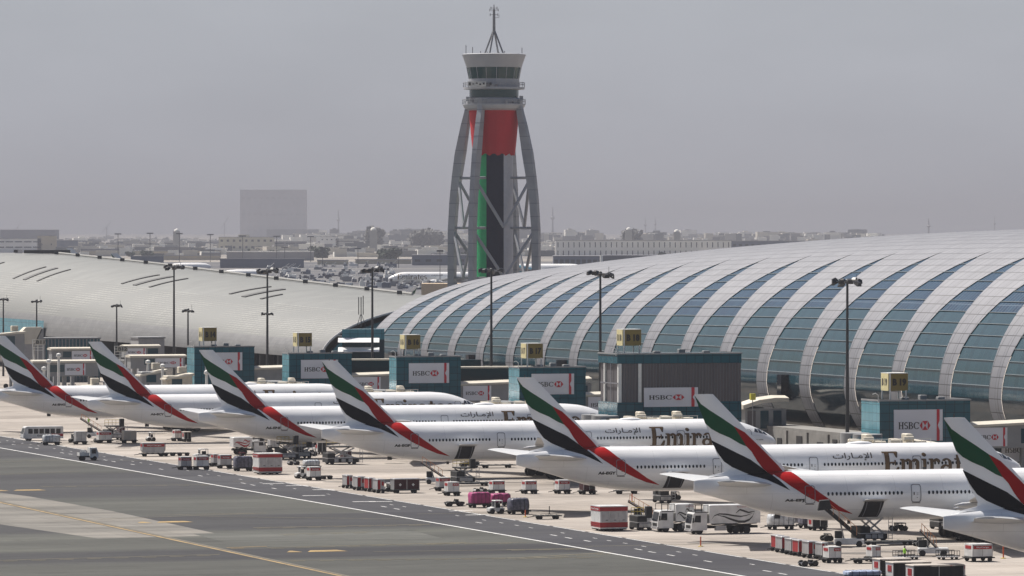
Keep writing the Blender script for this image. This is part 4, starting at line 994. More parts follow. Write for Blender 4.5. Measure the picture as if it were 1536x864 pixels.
        MB().box(Lw * .42, Lw * .97, -.05, 0, zt_w - 2.7, zt_w - .5).build('window_band', M_bgl, wk)
        for x in (1.2, Lw * .45, Lw * .8): MB().box(x, x + .6, 1.2, 1.9, 0, zt_w - 3.4).build('pier', M_bgrey, wk)
        bl = min(5.6, Lw * .4)
        if no in (15, 16, 17, 19): hsbc(.5, .5 + bl, zt_w - 3.1, zt_w - .3, -.06, wk)
        w2 = MB(); w2.box(0, Lw, 3.9, 6.6, zt_w + .6, zt_w + 2.9); 
        if no in (15, 16): w2.box(0, Lw * .6, 3.7, 6.8, zt_w + 2.9, zt_w + 3.2, 1); w2.build('upper_deck', [M_teal, M_cream], wk)
# jet bridges on the port side of each airliner
def jetbridge(j, gate, door, k):
    g_, Ln, Lr, top = gates[gate]
    p0 = PW(j, door, 3.6); p1 = PW(j, door - 1.5 + k * 2, 16); 
    u_, v_ = uv_of(g_.location); p2 = UV(u_ - 2.5 + 5 * k, v_ - 3.0)
    jb = thing('jet_bridge', ('forward' if k else 'rear') + ' cream jet bridge whose air units show over the crown of ' + {0: 'A6-ENG', 1: 'A6-ECY', 2: 'A6-ENI', 3: 'A6-EGF', 4: 'A6-EGY'}[j], 'jet bridge', tuple(p1), 0, 'jet bridges')
    L0 = Vector(p1)
    def seg(a, b, w_, z0, z1, h, nm, m):
        mb = MB(); a = Vector(a) - L0; b = Vector(b) - L0
        mb.beam(a + Vector((0, 0, z0 + h / 2)), b + Vector((0, 0, z1 + h / 2)), w_, h); return mb.build(nm, m, jb)
    mid = p1.lerp(p2, .5)
    seg(p1, mid, 3.2, 4.6, 4.9, 2.9, 'tunnel', M_bgrey); seg(mid, p2, 2.8, 5.0, 5.2, 2.7, 'inner_tunnel', M_bgl)
    seg(p0, p1, 3.4, 4.6, 4.6, 3.0, 'cab', M_cream)
    seg(p1, mid, 3.4, 7.5, 7.8, .25, 'tunnel_roof', M_cream)
    mb = MB().tube(p2 - L0, p2 - L0 + Vector((0, 0, 8.3)), 2.2, 16); mb.build('rotunda', M_bgrey, jb, smooth=40)
    mb = MB(); q = p1.lerp(mid, .4) - L0; mb.tube(q, q + Vector((0, 0, 4.6)), .35, 8); mb.build('lift_column', M_cream, jb)
    for s_ in (-1.3, 1.3): MB().wheel(q.x + s_, q.y, .6, .6, .4).build('wheel', M_tyre, jb, smooth=40)
    base = PW(j, door - (1.6 if k == 0 else 6.8), 12) - L0
    rz = Matrix.Rotation(TH, 4, 'Z'); zb = 7.9
    for dx, l_, h_ in ((-1.9, 1.3, 1.0), (0.0, 1.0, 1.7), (1.7, 1.3, .7)):
        mb = MB().bbox(-l_ / 2, l_ / 2, -1, 1, 0, h_, .12); mb.tube((-l_ / 2 - .5, -1.2, h_ * .6), (l_ / 2, -1.2, h_ * .6), .32, 8)
        mb.v = [Matrix.Translation(base + Vector((dx * math.cos(TH), dx * math.sin(TH), zb))) @ rz @ Vector(p) for p in mb.v]
        mb.build('air_unit', M_acu, jb, smooth=35)
    mb = MB().box(-3.4, 3.2, -1.6, 1.6, -.3, 0, M=Matrix.Translation(base + Vector((0, 0, zb))) @ rz); mb.build('unit_deck', M_cream, jb)
    mb = MB(); 
    for dx in (-3.2, -1.6, 0, 1.6, 3.0): mb.box(dx - .03, dx + .03, -1.58, -1.52, 0, 1.0, M=Matrix.Translation(base + Vector((0, 0, zb))) @ rz)
    mb.box(-3.3, 3.1, -1.58, -1.52, .95, 1.02, M=Matrix.Translation(base + Vector((0, 0, zb))) @ rz); mb.build('railing', M_post, jb)
    mb = MB().tube(base + Vector((0, 0, 0)), base + Vector((0, 0, zb - .3)), .3, 8); mb.build('column', M_bgrey, jb)
for j, gt in ((0, 15), (1, 16), (2, 17), (3, 18), (4, 19)):
    jetbridge(j, gt, DOORS[3], 0); jetbridge(j, gt, DOORS[4], 1)

# the older gates B 11 and B 12 far left: pale walkways with adverts, cabs, rotundas
def oldwalk(px0, px1, ytop, h, Y, ban=None, glass=None, lab='', slope=0):
    a = A(px0, ytop, Y); L_ = (px1 - px0) * Y / F / math.cos(PHI); hz = h * Y / F
    wk = thing('walkway', lab, 'walkway', (a.x, a.y, 0), PHI, 'covered walkways'); z = a.z
    MB().box(0, L_, 0, 3.2, z - hz, z - .5).build('wall', M_bgrey, wk)
    MB().loft([[(x, -.4, z - .5 + dz), (x, 3.6, z - .5 + dz), (x, 3.6, z - .1 + dz), (x, 1.6, z + .15 + dz), (x, -.4, z - .1 + dz)] for x, dz in ((-.3, 0), (L_ + .3, slope))]).build('roof', M_cream, wk)
    k = Y / F / math.cos(PHI)
    if glass: MB().box((glass[0] - px0) * k, (glass[1] - px0) * k, -.06, -.01, z - hz * .72, z - hz * .28).build('window_band', M_bgl, wk)
    if ban: hsbc((ban[0] - px0) * k, (ban[1] - px0) * k, z - hz * .92, z - .7, -.02, wk)
    for x in (L_ * .1, L_ * .5, L_ * .9): MB().box(x - .4, x + .4, 1, 2, 0, z - hz).build('pier', M_bgrey, wk)
    return wk
oldwalk(78, 142, 522, 20, 1235, (107, 137), (94, 106), 'upper pale walkway with a bank advert behind the second airliner fin')
oldwalk(50, 145, 541, 24, 1150, (96, 126), (74, 95), 'lower pale walkway with a bank advert between the first two fins')
oldwalk(187, 238, 518, 18, 1260, (189, 218), (221, 236), 'high walkway with an advert below the B 12 sign')
oldwalk(196, 276, 533, 20, 1190, (232, 273), (216, 231), 'long walkway with an advert left of the B 14 gate building')
def cabin(px0, px1, yt, yb, Y, lab, m=None, sl=0, arch=False):
    a = A(px0, yt, Y); L_ = (px1 - px0) * Y / F; z1 = a.z; z0 = HC - (yb - YH) * Y / F
    c_ = thing('jet_bridge', lab, 'jet bridge', (a.x, a.y, 0), PHI, 'older jet bridges')
    MB().bbox(0, L_, 0, 3.5, z0, z1 - .5, .15).build('cab', m or M_bgrey, c_)
    MB().loft([[(-.4, -.4, z1 - .5 - sl), (-.4, 3.9, z1 - .5 - sl), (-.4, 3.9, z1 - .2 - sl), (-.4, -.4, z1 - .2 - sl)], [(L_ + .3, -.4, z1 - .5), (L_ + .3, 3.9, z1 - .5), (L_ + .3, 3.9, z1), (L_ + .3, -.4, z1)]]).build('roof', M_cream, c_)
    MB().box(L_ * .2, L_ * .6, -.08, -.02, z0 + (z1 - z0) * .3, z1 - 1.2).build('window', M_bgl, c_)
    MB().tube((L_ * .5, 1.7, 0), (L_ * .5, 1.7, z0), .4, 8).build('lift_column', M_bgrey, c_)
    for x in (L_ * .3, L_ * .7): MB().wheel(x, 1.7, .6, .6, .4).build('wheel', M_tyre, c_, smooth=40)
    MB().bbox(L_ * .5, L_ * .5 + 1.6, .6, 2.2, z1, z1 + 1.3, .1).build('air_unit', M_acu, c_)
    return c_
cabin(212, 250, 554, 582, 1120, 'cream roofed jet bridge cab left of the thin white mast at B 12', sl=1.0)
cabin(250, 290, 560, 592, 1100, 'cream topped jet bridge cab against the B 14 gate building', M_acu, sl=.9)
cabin(0, 38, 497, 530, 1290, 'grey bridge head with a sloping cream roof at the left picture edge', sl=.4)
cabin(128, 150, 577, 598, 1090, 'small white roofed service cabin between the first two fins')
for px, yt, yb, Y in ((88, 536, 600, 1120), (66, 556, 575, 1130), (244, 552, 590, 1110), (222, 546, 570, 1130), (73, 545, 570, 1125), (310, 562, 590, 1060)):
    a = A(px, yt, Y); p_ = thing('vent_post', f'white capped vent post, {"slim and tall" if yb - yt > 30 else "short"}, {round(a.z)} metres high by the old bridges', 'post', (a.x, a.y, 0))
    p_['group'] = 'posts by the old bridges'; p_['label'] = {88: 'tallest white capped vent post, left of the lower advert walkway', 66: 'short white capped post at the fin edge of the first airliner', 244: 'slim white capped post before the advert left of the B 14 building', 222: 'short white capped post over the cream bridge cab roof', 73: 'short white capped post beside the tallest vent post', 310: 'white capped post at the foot of the B 14 building'}[px]
    MB().tube((0, 0, 0), (0, 0, a.z), .28, 8).build('post', M_post, p_); MB().lathe([(.3, a.z), (.55, a.z + .2), (.5, a.z + .7), (.1, a.z + .9)], 10).build('cap', M_post, p_)
# slanted cream hood at the left edge
a = A(26, 510, 1300); hd = thing('roof_hood', 'slanted cream plant hood on the far left bridge roof', 'roof hood', (a.x, a.y, 0), PHI)
MB().prism([(-2, a.z - 1), (2.2, a.z + 3.1), (6.2, a.z + 3.1), (4.2, a.z - 1)], 0, 3, axis='y').build('hood', M_cream, hd)
MB().prism([(4.6, 0), (6.6, 0), (6.6, a.z + 2.9), (6.4, a.z + 2.9), (4.5, a.z - 1.2)], .1, 3.4, axis='y').build('support_wall', M_bgrey, hd)
for no, px, py, Y in ((11, 49, 509, 1290), (12, 172, 519, 1240)):
    a = A(px, py, Y); s_ = thing('gate_sign', f'grey framed sign lettered B{no} among the far left jet bridges', 'gate sign', (a.x, a.y, 0), PHI, 'gate number signs')
    fr = MB(); 
    for x in (0, 1.3, 2.6): fr.box(x - .07, x + .07, -.07, .07, 0, a.z)
    for q in range(5): fr.box(-.07, 2.67, -.05, .05, a.z - 2.7 + q * .65, a.z - 2.58 + q * .65)
    fr.build('sign_frame', M_post, s_)
    MB().box(.6, 3.1, -.2, -.1, a.z - 1.3, a.z).build('number_panel', mat('sign_grey', (.34, .33, .29), .6), s_)
    vs, fs = text_mesh(f'B{no}', 1, .03); MB().add([(x, -.215, z) for x, z in fit(vs, .8, 2.9, a.z - 1.1, a.z - .25)], fs).build('lettering', M_ink, s_)
# low concrete building and ribbed glass roof behind them
def block(name, cat, lab, px0, px1, yt, Y, dep, m, z0=0, rz=PHI):
    a = A(px0, yt, Y); L_ = (px1 - px0) * Y / F / math.cos(rz)
    o = thing(name, lab, cat, (a.x, a.y, 0), rz); MB().bbox(0, L_, 0, dep, z0, a.z, .1).build('wall', m, o); MB().box(-.2, L_ + .2, -.2, dep + .2, a.z + .01, a.z + .4).build('roof', M_bgrey, o); return o, L_, a.z
block('plant_building', 'building', 'low grey concrete plant building behind the B 12 gate', 208, 246, 508, 1300, 8, M_conc)
block('plant_building', 'building', 'grey service block under the eaves behind the B 11 gate', 30, 66, 515, 1330, 8, M_conc)
o_, L_, z_ = block('glass_corridor', 'building', 'ribbed pale glass corridor below the eaves left of B 12', 66, 148, 509, 1345, 6, M_teall)
mb = MB()
for k in range(16): mb.box(k * L_ / 16, k * L_ / 16 + .25, -.25, -.05, 0, z_)
mb.build('rib', M_bgrey, o_)
# small yellow information box and curved canopy right of B 18
a = A(1114, 608, 925); cn = thing('canopy_walkway', 'curved cream canopy walkway rising from the B 18 gate building', 'walkway', (a.x, a.y, 0), PHI)
LC = 70 * 925 / F / .95
MB().loft([[(x, -.3, 8.2 + dz), (x, 4, 8.2 + dz), (x, 4, 8.9 + dz), (x, 1.8, 9.3 + dz), (x, -.3, 8.9 + dz)] for x, dz in ((0, -.9), (LC * .35, 0), (LC * .7, .35), (LC, .3))]).build('roof', M_cream, cn)
MB().box(.6, LC - .3, .3, 3.6, 3.6, 7.3).build('wall', M_bgrey, cn)
for q in (1.0, 3.4, 5.8): MB().box(q, q + 1.5, .2, .29, 3.9, 7.0).build('window_band', M_bgl if q > 2 else M_louv, cn)
MB().box(.3, LC * .9, .2, 3.8, 0, 3.5).build('base_wall', mat('plinth_concrete', (.42, .41, .39), .8), cn)
a = A(1129, 600, 905); yb = thing('yellow_box', 'small yellow box sign above the curved cream canopy', 'sign', (a.x, a.y, 0), PHI)
MB().box(-.45, .45, -.3, .3, a.z, a.z + 1.1).build('box', mat('yellow_panel', (.55, .5, .06), .5), yb); MB().tube((0, 0, 0), (0, 0, a.z), .08, 6).build('post', M_bgrey, yb)
# edge advert at the right picture border
a = A(1500, 652, 800); wr = thing('walkway', 'dark walkway with a bank advert at the right picture border', 'walkway', (a.x - 1, a.y, 0), PHI, 'covered walkways')
MB().box(-3, 14, 0, 3, 3.4, a.z - .3).build('wall', M_dteal, wr); MB().box(-4.5, 14, -.4, 3.4, a.z - .3, a.z + .1).build('roof', M_cream, wr); hsbc(1.3, 7.5, 3.6, a.z - .5, -.02, wr)
for x in (0, 6, 12): MB().box(x, x + .6, 1, 1.8, 0, 3.4).build('pier', M_bgrey, wr)

# ------------------------------------------------------------------ floodlight masts
M_mast = mat('mast_dark_steel', (.05, .052, .055), .5, .4)
M_lamp = mat('lamp_head', (.035, .035, .038), .4, .2)
def mast(px, ptop, Y, lab, head=1.4, second=None, name='floodlight_mast', r=.34, z0=0, grp='floodlight masts', m=None, hm=None):
    a = A(px, ptop, Y); m = m or M_mast
    t = thing(name, lab, 'floodlight mast', (a.x, a.y, z0), 0, grp); H = a.z - z0
    MB().tube((0, 0, 0), (0, 0, H - .3), r, 10, r * .55).build('pole', m, t, smooth=40)
    if head <= 0: return t
    def headset(z, k):
        mb = MB(); n = 16; mb.path([(1.1 * k * math.cos(2 * math.pi * i / n), 1.1 * k * math.sin(2 * math.pi * i / n), z) for i in range(n + 1)], .1 * k, 5)
        for i in range(4): a_ = math.pi / 4 + i * math.pi / 2; mb.tube((0, 0, z - .2), (1.1 * k * math.cos(a_), 1.1 * k * math.sin(a_), z), .07, 5)
        mb.build('head_ring', m, t)
        for i in range(8):
            a_ = 2 * math.pi * i / 8 + .3 + rnd.uniform(-.25, .25); M_ = Matrix.Translation((1.45 * k * math.cos(a_), 1.45 * k * math.sin(a_), z + rnd.uniform(-.45, .1) * k)) @ Matrix.Rotation(a_, 4, 'Z') @ Matrix.Rotation(R(28), 4, 'Y')
            o = MB(); o.v = []; o.loft([[M_ @ Vector(p) for p in q] for q in (((-.32 * k, -.3 * k, .1), (.34 * k, -.38 * k, .1), (.34 * k, .38 * k, .1), (-.32 * k, .3 * k, .1)), ((-.25 * k, -.2 * k, .36 * k), (.2 * k, -.22 * k, .4 * k), (.2 * k, .22 * k, .4 * k), (-.25 * k, .2 * k, .36 * k)), )])
            o.loft([[M_ @ Vector(p) for p in q] for q in (((-.34 * k, -.34 * k, -.06), (.36 * k, -.42 * k, -.06), (.36 * k, .42 * k, -.06), (-.34 * k, .34 * k, -.06)), ((-.32 * k, -.3 * k, .09), (.34 * k, -.38 * k, .09), (.34 * k, .38 * k, .09), (-.32 * k, .3 * k, .09)))])
            o.build('floodlight', [M_lamp], t)
    headset(H - .1, head)
    mb = MB().lathe([(.32, H - .35), (.36, H - .1), (.3, H + .25), (.08, H + .4)], 10); mb.tube((1.1 * head, 0, H), (1.1 * head, 0, H + 1.2), .04, 5); mb.build('head_cap', m, t)
    if second: headset(HC - (second - YH) * Y / F - z0, .75)
    return t
for px, pt, Y, lab in ((1271, 422, 865, 'tallest floodlight mast, at the right, rising before the striped glass'), (900.5, 410, 962, 'tall floodlight mast at the corner of the brown louvred building'),
                       (737, 405, 1035, 'tall floodlight mast in front of the tower, left of the B 17 sign'), (558.5, 403, 1108, 'tall floodlight mast beside the glass link, left of the B 16 sign'),
                       (261, 400, 1255, 'tall floodlight mast before the tiled roof, leftmost of the tall ones')):
    mast(px, pt, Y, lab)
mast(401, 405, 1185, 'tall floodlight mast with a second ring of lamps halfway, left of the B 15 sign', second=470)
for px, pt, Y, lab in ((5, 449, 1400, 'short floodlight mast nearest the left picture edge'), (55, 451, 1370, 'short floodlight mast beside the B11 sign'),
                       (175, 458, 1320, 'short floodlight mast beside the B12 sign'), (282, 465, 1235, 'short floodlight mast just left of the B 14 sign')):
    mast(px, pt, Y, lab, head=.8, r=.3)
a = A(541, 490, 1125); an = thing('antenna_mast', 'slim lattice antenna mast on the roof of the glass link', 'antenna mast', (a.x, a.y + 3, a.z - .1))
mb = MB()
for k in range(3): a_ = k * 2.09 + .5; mb.tube((1.1 * math.cos(a_), 1.1 * math.sin(a_), 0), (.15 * math.cos(a_), .15 * math.sin(a_), 2.6), .06, 5)
mb.tube((0, 0, 0), (0, 0, 6.2), .1, 6); mb.build('pole', M_mast, an)
for x in (-.5, 0, .45): MB().box(x - .09, x + .09, -.1, .1, 2.6 if x else 3, 6.3 + (x > 0) * .3).build('aerial', M_mast, an)
# ------------------------------------------------------------------ ground equipment
M_vw = mat('vehicle_white', (.60, .60, .595), .4, var=.22, scale=.8, coat=.1)
M_vg = mat('container_aluminium', (.36, .36, .37), .45, .3, var=.2, scale=1.2)
M_vr = mat('equipment_red', (.30, .008, .012), .5, var=.15, scale=1)
M_vd = mat('equipment_dark', (.012, .013, .015), .7, var=.3, scale=1)
M_vb = mat('equipment_blue_black', (.03, .035, .055), .5, var=.3, scale=1)
M_vmar = mat('cart_maroon', (.04, .006, .009), .7, var=.2, scale=2)
M_wrap = mat('plastic_wrap', (.50, .52, .54), .25, var=.35, scale=2.2, bump=.6)
M_wrapd = mat('netted_cargo_dark', (.10, .10, .14), .4, var=.6, scale=2.5, bump=.6)
M_pink = mat('pink_cargo_sheet', (.33, .035, .15), .6, var=.3, scale=1.6, bump=.8)
M_bluew = mat('blue_white_wrap', (.36, .42, .56), .3, var=.3, scale=1.8, bump=.6)
M_beige = mat('beige_panel', (.42, .38, .34), .6, var=.12, scale=1)
M_orange = mat('orange_marker', (.55, .10, .03), .6)
M_yelq = mat('equipment_yellow', (.50, .36, .04), .5, var=.15)
M_hiv = mat('hi_vis_green', (.35, .75, .05), .6)
M_skin = mat('skin', (.25, .15, .10), .6)
M_cloth = mat('dark_work_clothes', (.03, .035, .05), .8)
def spot(x0, x1, yt, yb, D=1.9, rz=PHI):
    """ground centre, length, height of something seen in that pixel box, side on to the row"""
    s_ = (yb - YH) / HC; L_ = max(.8, ((x1 - x0) / s_ - D * abs(math.sin(rz))) / max(.3, abs(math.cos(rz)))); H_ = (yb - yt) / s_
    p = W((x0 + x1) / 2, yb); p = p + Vector((-math.sin(rz), math.cos(rz), 0)) * D * .5 * math.cos(rz)
    return p, L_, H_ * .97, D
def wheels(t, xs, hw, r=.28, w_=.2):
    for x in xs:
        for y in (-hw, hw): MB().wheel(x, y, r, r, w_, 10).build('wheel', M_tyre, t, smooth=40)
def dolly(p, L_, D, lab, rz=PHI, grp='cargo dollies'):
    t = thing('cargo_dolly', lab, 'dolly', p, rz, grp)
    mb = MB(); mb.box(-L_ / 2, L_ / 2, -D / 2, D / 2, .42, .55)
    for k in range(5): x = -L_ / 2 + L_ * (k + .5) / 5; mb.tube((x, -D / 2 + .1, .58), (x, D / 2 - .1, .58), .05, 5)
    mb.build('deck', M_vd, t); MB().tube((-L_ / 2, 0, .45), (-L_ / 2 - 1.0, 0, .3), .05, 5).build('tow_bar', M_vd, t)
    wheels(t, (-L_ * .32, L_ * .32), D / 2 - .2); return t
def container(p, L_, D, H_, lab, style, rz=PHI, grp='air cargo containers', z=.64):
    """style: rw white with red patch, red, grey, beige, maroon"""
    t = thing('cargo_container', lab, 'container', (p[0], p[1], z), rz, grp); body = {'rw': M_vw, 'red': M_vg, 'grey': M_vg, 'beige': M_beige, 'maroon': M_vmar, 'rwb': M_vw, 'rg': M_vg}[style]
    c = .32 if L_ > 2.6 else .0
    prof = [(-L_ / 2 + c, 0), (L_ / 2 - c, 0), (L_ / 2, c * 1.4), (L_ / 2, H_), (-L_ / 2, H_), (-L_ / 2, c * 1.4)] if c else [(-L_ / 2, 0), (L_ / 2, 0), (L_ / 2, H_), (-L_ / 2, H_)]
    MB().prism(prof, -D / 2, D / 2).build('shell', body, t)
    rim = MB()
    for x in (-L_ / 2, L_ / 2 - .07): rim.box(x, x + .07, -D / 2 - .03, -D / 2, c * 1.4, H_)
    rim.box(-L_ / 2, L_ / 2, -D / 2 - .03, -D / 2, H_ - .07, H_ + .01); rim.box(-.03, .03, -D / 2 - .03, -D / 2, .06, H_ - .07)
    rim.build('edge_rail', M_vg if style not in ('grey', 'rg') else M_hull, t)
    if style in ('rw', 'rwb', 'rg'):
        a, b = (-L_ * .45, L_ * .45) if style != 'rwb' else (-L_ * .1, L_ * .42)
        MB().box(a, b, -D / 2 - .05, -D / 2 - .031, H_ * .62, H_ * .9).build('red_panel', M_vr, t)
        m = MB(); vs, fs = text_mesh('SkyCargo', 1, .02); m.add([(x, -D / 2 - .06, z_) for x, z_ in fit(vs, a + (b - a) * .15, b - (b - a) * .15, H_ * .68, H_ * .84)], fs); m.build('lettering', M_vw, t)
        MB().box(-L_ / 2 - .03, -L_ / 2 - .01, -D * .35, D * .35, H_ * .62, H_ * .9).build('red_panel', M_vr, t)
    if style == 'red':
        MB().box(-L_ * .42, -L_ * .02, -D / 2 - .05, -D / 2 - .031, .1, H_ * .95).build('red_panel', M_vr, t); MB().box(-L_ / 2 - .03, -L_ / 2 - .01, -D * .4, D * .4, .1, H_ * .92).build('red_panel', M_vr, t)
        MB().box(L_ * .06, L_ * .4, -D / 2 - .05, -D / 2 - .031, H_ * .55, H_ * .85).build('door_panel', M_vmar, t)
    MB().box(-L_ / 2 + .02, L_ / 2 - .02, -D / 2 + .02, D / 2 - .02, H_ + .012, H_ + .05).build('top_sheet', M_vw, t)
    return t
def uld(x0, x1, yt, yb, style, lab, D=1.9, rz=PHI, dl=.6):
    p, L_, H_, D = spot(x0, x1, yt, yb, D, rz)
    dolly(p, L_ + dl, D, lab.split(' on ')[0].replace('container', 'carrier') if False else ('dolly under the ' + ' '.join(lab.split()[:11])), rz)
    return container(p, L_, D, H_ - .64, lab, style, rz)
def wrapped(x0, x1, yt, yb, m, lab, D=2.2, rz=PHI):
    p, L_, H_, D = spot(x0, x1, yt, yb, D, rz)
    dolly(p, L_ + .3, D, ('dolly under the ' + ' '.join(lab.split()[:11])), rz)
    t = thing('wrapped_cargo', lab, 'wrapped cargo', (p[0], p[1], .64), rz, 'wrapped pallet loads'); H_ -= .64
    bm = bmesh.new(); n = 10; r2 = random.Random(int(x0)); rings = []
    mb = MB()
    for k, (z, s_) in enumerate(((0, .97), (.15, 1), (.4, 1), (.65, 1), (.85, .98), (.97, .9), (1.0, .75))):
        ring = []
        for i in range(28):
            a = 2 * math.pi * i / 28; cx, cy = math.cos(a), math.sin(a); q = max(abs(cx), abs(cy)) ** .85
            ring.append((cx / q * L_ / 2 * s_ * (1 + r2.uniform(-.03, .03)), cy / q * D / 2 * s_ * (1 + r2.uniform(-.04, .04)), z * H_ + r2.uniform(-.04, .04) * (0 < k)))
        rings.append(ring)
    mb.loft(rings); mb.build('sheeted_load', m, t, smooth=50)
    nt_ = MB()
    for k in range(5): x = -L_ / 2 + L_ * (k + .5) / 5; nt_.path([(x, -D / 2 * 1.03, 0), (x, -D / 2 * 1.04, H_ * .9), (x, -D / 2 * .8, H_ * 1.02), (x, D / 2 * .8, H_ * 1.02), (x, D / 2 * 1.04, H_ * .9), (x, D / 2 * 1.04, 0)], .025, 4)
    nt_.build('strap', M_vd, t); bm.free(); return t
def cart(x0, x1, yt, yb, lab, style='red', rz=PHI, D=1.7):
    p, L_, H_, D = spot(x0, x1, yt, yb, D, rz)
    t = thing('baggage_cart', lab, 'baggage cart', p, rz, 'covered baggage carts')
    MB().box(-L_ / 2, L_ / 2, -D / 2, D / 2, .4, .55).build('deck', M_vd, t)
    MB().bbox(-L_ / 2 - .05, L_ / 2 + .05, -D / 2 - .05, D / 2 + .05, H_ - .12, H_, .05).build('roof', M_vg if style != 'dark' else M_beige, t)
    fr = MB()
    for x in (-L_ / 2, 0, L_ / 2 - .08):
        for y in (-D / 2, D / 2 - .08): fr.box(x, x + .08, y, y + .08, .55, H_ - .12)
    fr.build('frame', M_vg if style != 'red' else M_vw, t)
    MB().box(-L_ / 2 + .02, -L_ / 2 + .06, -D / 2 + .08, D / 2 - .08, .55, H_ - .14).build('end_panel', M_vw if style == 'dark' else (M_vr if int(x0) % 2 else M_vg), t)
    if style == 'dark': MB().box(-L_ / 2 - .02, -L_ / 2 + .018, -D * .28, D * .22, H_ * .5, H_ * .82).build('red_panel', M_vr, t)
    MB().box(L_ / 2 - .06, L_ / 2 - .02, -D / 2 + .08, D / 2 - .08, .55, H_ - .14).build('end_panel', M_vw, t)
    cm = {'red': M_vr, 'dark': M_vd, 'maroon': M_vmar}[style]
    for a, b, m in ((-L_ / 2 + .1, -.02, cm), (.1, L_ / 2 - .1, M_vg if style == 'red' else cm)):
        mb = MB(); n = 8
        mb.loft([[(a + (b - a) * k / n, -D / 2 + .03 + (.03 if k % 2 else 0), .6), (a + (b - a) * k / n, -D / 2 + .03 + (.03 if k % 2 else 0), H_ - .16), (a + (b - a) * k / n, -D / 2 + .09, H_ - .16), (a + (b - a) * k / n, -D / 2 + .09, .6)] for k in range(n + 1)])
        mb.build('curtain', m, t)
    if style == 'red': MB().box(L_ * .12, L_ * .42, -D / 2 - .02, -D / 2 + .025, H_ * .55, H_ * .82).build('red_panel', M_vr, t)
    if style == 'maroon':
        for cx in (-L_ * .25, L_ * .25):
            q = .22; MB().prism([(cx - q, H_ * .58), (cx, H_ * .58 + q), (cx + q, H_ * .58), (cx, H_ * .58 - q)], -D / 2 - .02, -D / 2 + .02).build('diamond_sign', M_vw, t)
    wheels(t, (-L_ * .34, L_ * .34), D / 2 - .15, .26, .18); MB().tube((-L_ / 2, 0, .42), (-L_ / 2 - .9, 0, .3), .05, 5).build('tow_bar', M_vd, t)
    return t
def tug(x0, x1, yt, yb, lab, m=None, cab=True, rz=PHI):
    m = m or M_vw; p, L_, H_, D = spot(x0, x1, yt, yb, 1.6, rz)
    t = thing('baggage_tug', lab, 'tug', p, rz, 'baggage tugs'); L2 = L_ / 2
    MB().loft([[(-L2, y, .35), (-L2, y, H_ * .42), (-L2 * .3, y, H_ * .5), (-L2 * .2, y, H_ * .45), (L2, y, H_ * .45), (L2, y, .35)] for y in (-.7, -.6, .6, .7)]).build('body', m, t)
    if cab:
        MB().bbox(-L2 * .35, L2 * .75, -.72, .72, H_ - .12, H_, .05).build('roof', m, t); fr = MB()
        for x in (-L2 * .3, L2 * .65):
            for y in (-.68, .6): fr.box(x, x + .08, y, y + .08, H_ * .45, H_ - .12)
        fr.build('cab_frame', m, t); MB().box(-L2 * .28, -L2 * .24, -.6, .6, H_ * .48, H_ - .14).build('windscreen', M_win, t)
        MB().box(L2 * .1, L2 * .5, -.4, .4, H_ * .45, H_ * .75).build('seat', M_vd, t)
    else: MB().box(L2 * .1, L2 * .4, -.4, .4, H_ * .45, H_ * .7).build('seat', M_vd, t); MB().tube((-L2 * .1, 0, H_ * .45), (L2 * .05, 0, H_ * .75), .05, 5).build('steering_column', M_vd, t)
    for y in (-.5, .5): MB().box(-L2 - .03, -L2 + .02, y - .1, y + .1, H_ * .26, H_ * .34).build('headlight', M_vw, t)
    wheels(t, (-L2 * .62, L2 * .62), .62, .36, .26); return t
def van_truck(x0, x1, yt, yb, lab, name='pickup_truck', cat='truck', bed='low', m=None):
    m = m or M_vw; p, L_, H_, D = spot(x0, x1, yt, yb, 1.9); t = thing(name, lab, cat, p, PHI); L2 = L_ / 2
    MB().loft([[(L2 * .1, y, .5), (L2 * .1, y, H_), (L2 * .82, y, H_), (L2, y, H_ * .55), (L2, y, .5)] for y in (-.9, -.85, .85, .9)]).build('cab', m, t)
    MB().box(L2 * .3, L2 * .75, -.93, -.89, H_ * .55, H_ * .88).build('side_window', M_win, t)
    MB().loft([[(L2 * .85, y, H_ * .92), (L2 * 1.0, y, H_ * .58), (L2 * 1.02, y, H_ * .58), (L2 * .87, y, H_ * .92)] for y in (-.8, .8)]).build('windscreen', M_win, t)
    MB().box(-L2, L2 * .08, -.9, .9, .55, .8).build('bed', M_vd, t)
    if bed == 'low':
        b = MB(); b.box(-L2, L2 * .05, -.9, -.85, .8, 1.35); b.box(-L2, L2 * .05, .85, .9, .8, 1.35); b.box(-L2, -L2 + .05, -.85, .85, .8, 1.35); b.build('bed_side', m, t)
        MB().tube((-L2 * .5, 0, .8), (-L2 * .5, 0, 1.6), .5, 12).build('load', M_wrap, t)
    wheels(t, (-L2 * .6, L2 * .62), .82, .38, .26)
    for y in (-.6, .6): MB().box(L2, L2 + .03, y - .14, y + .14, .8, 1.0).build('headlight', M_vg, t)
    return t
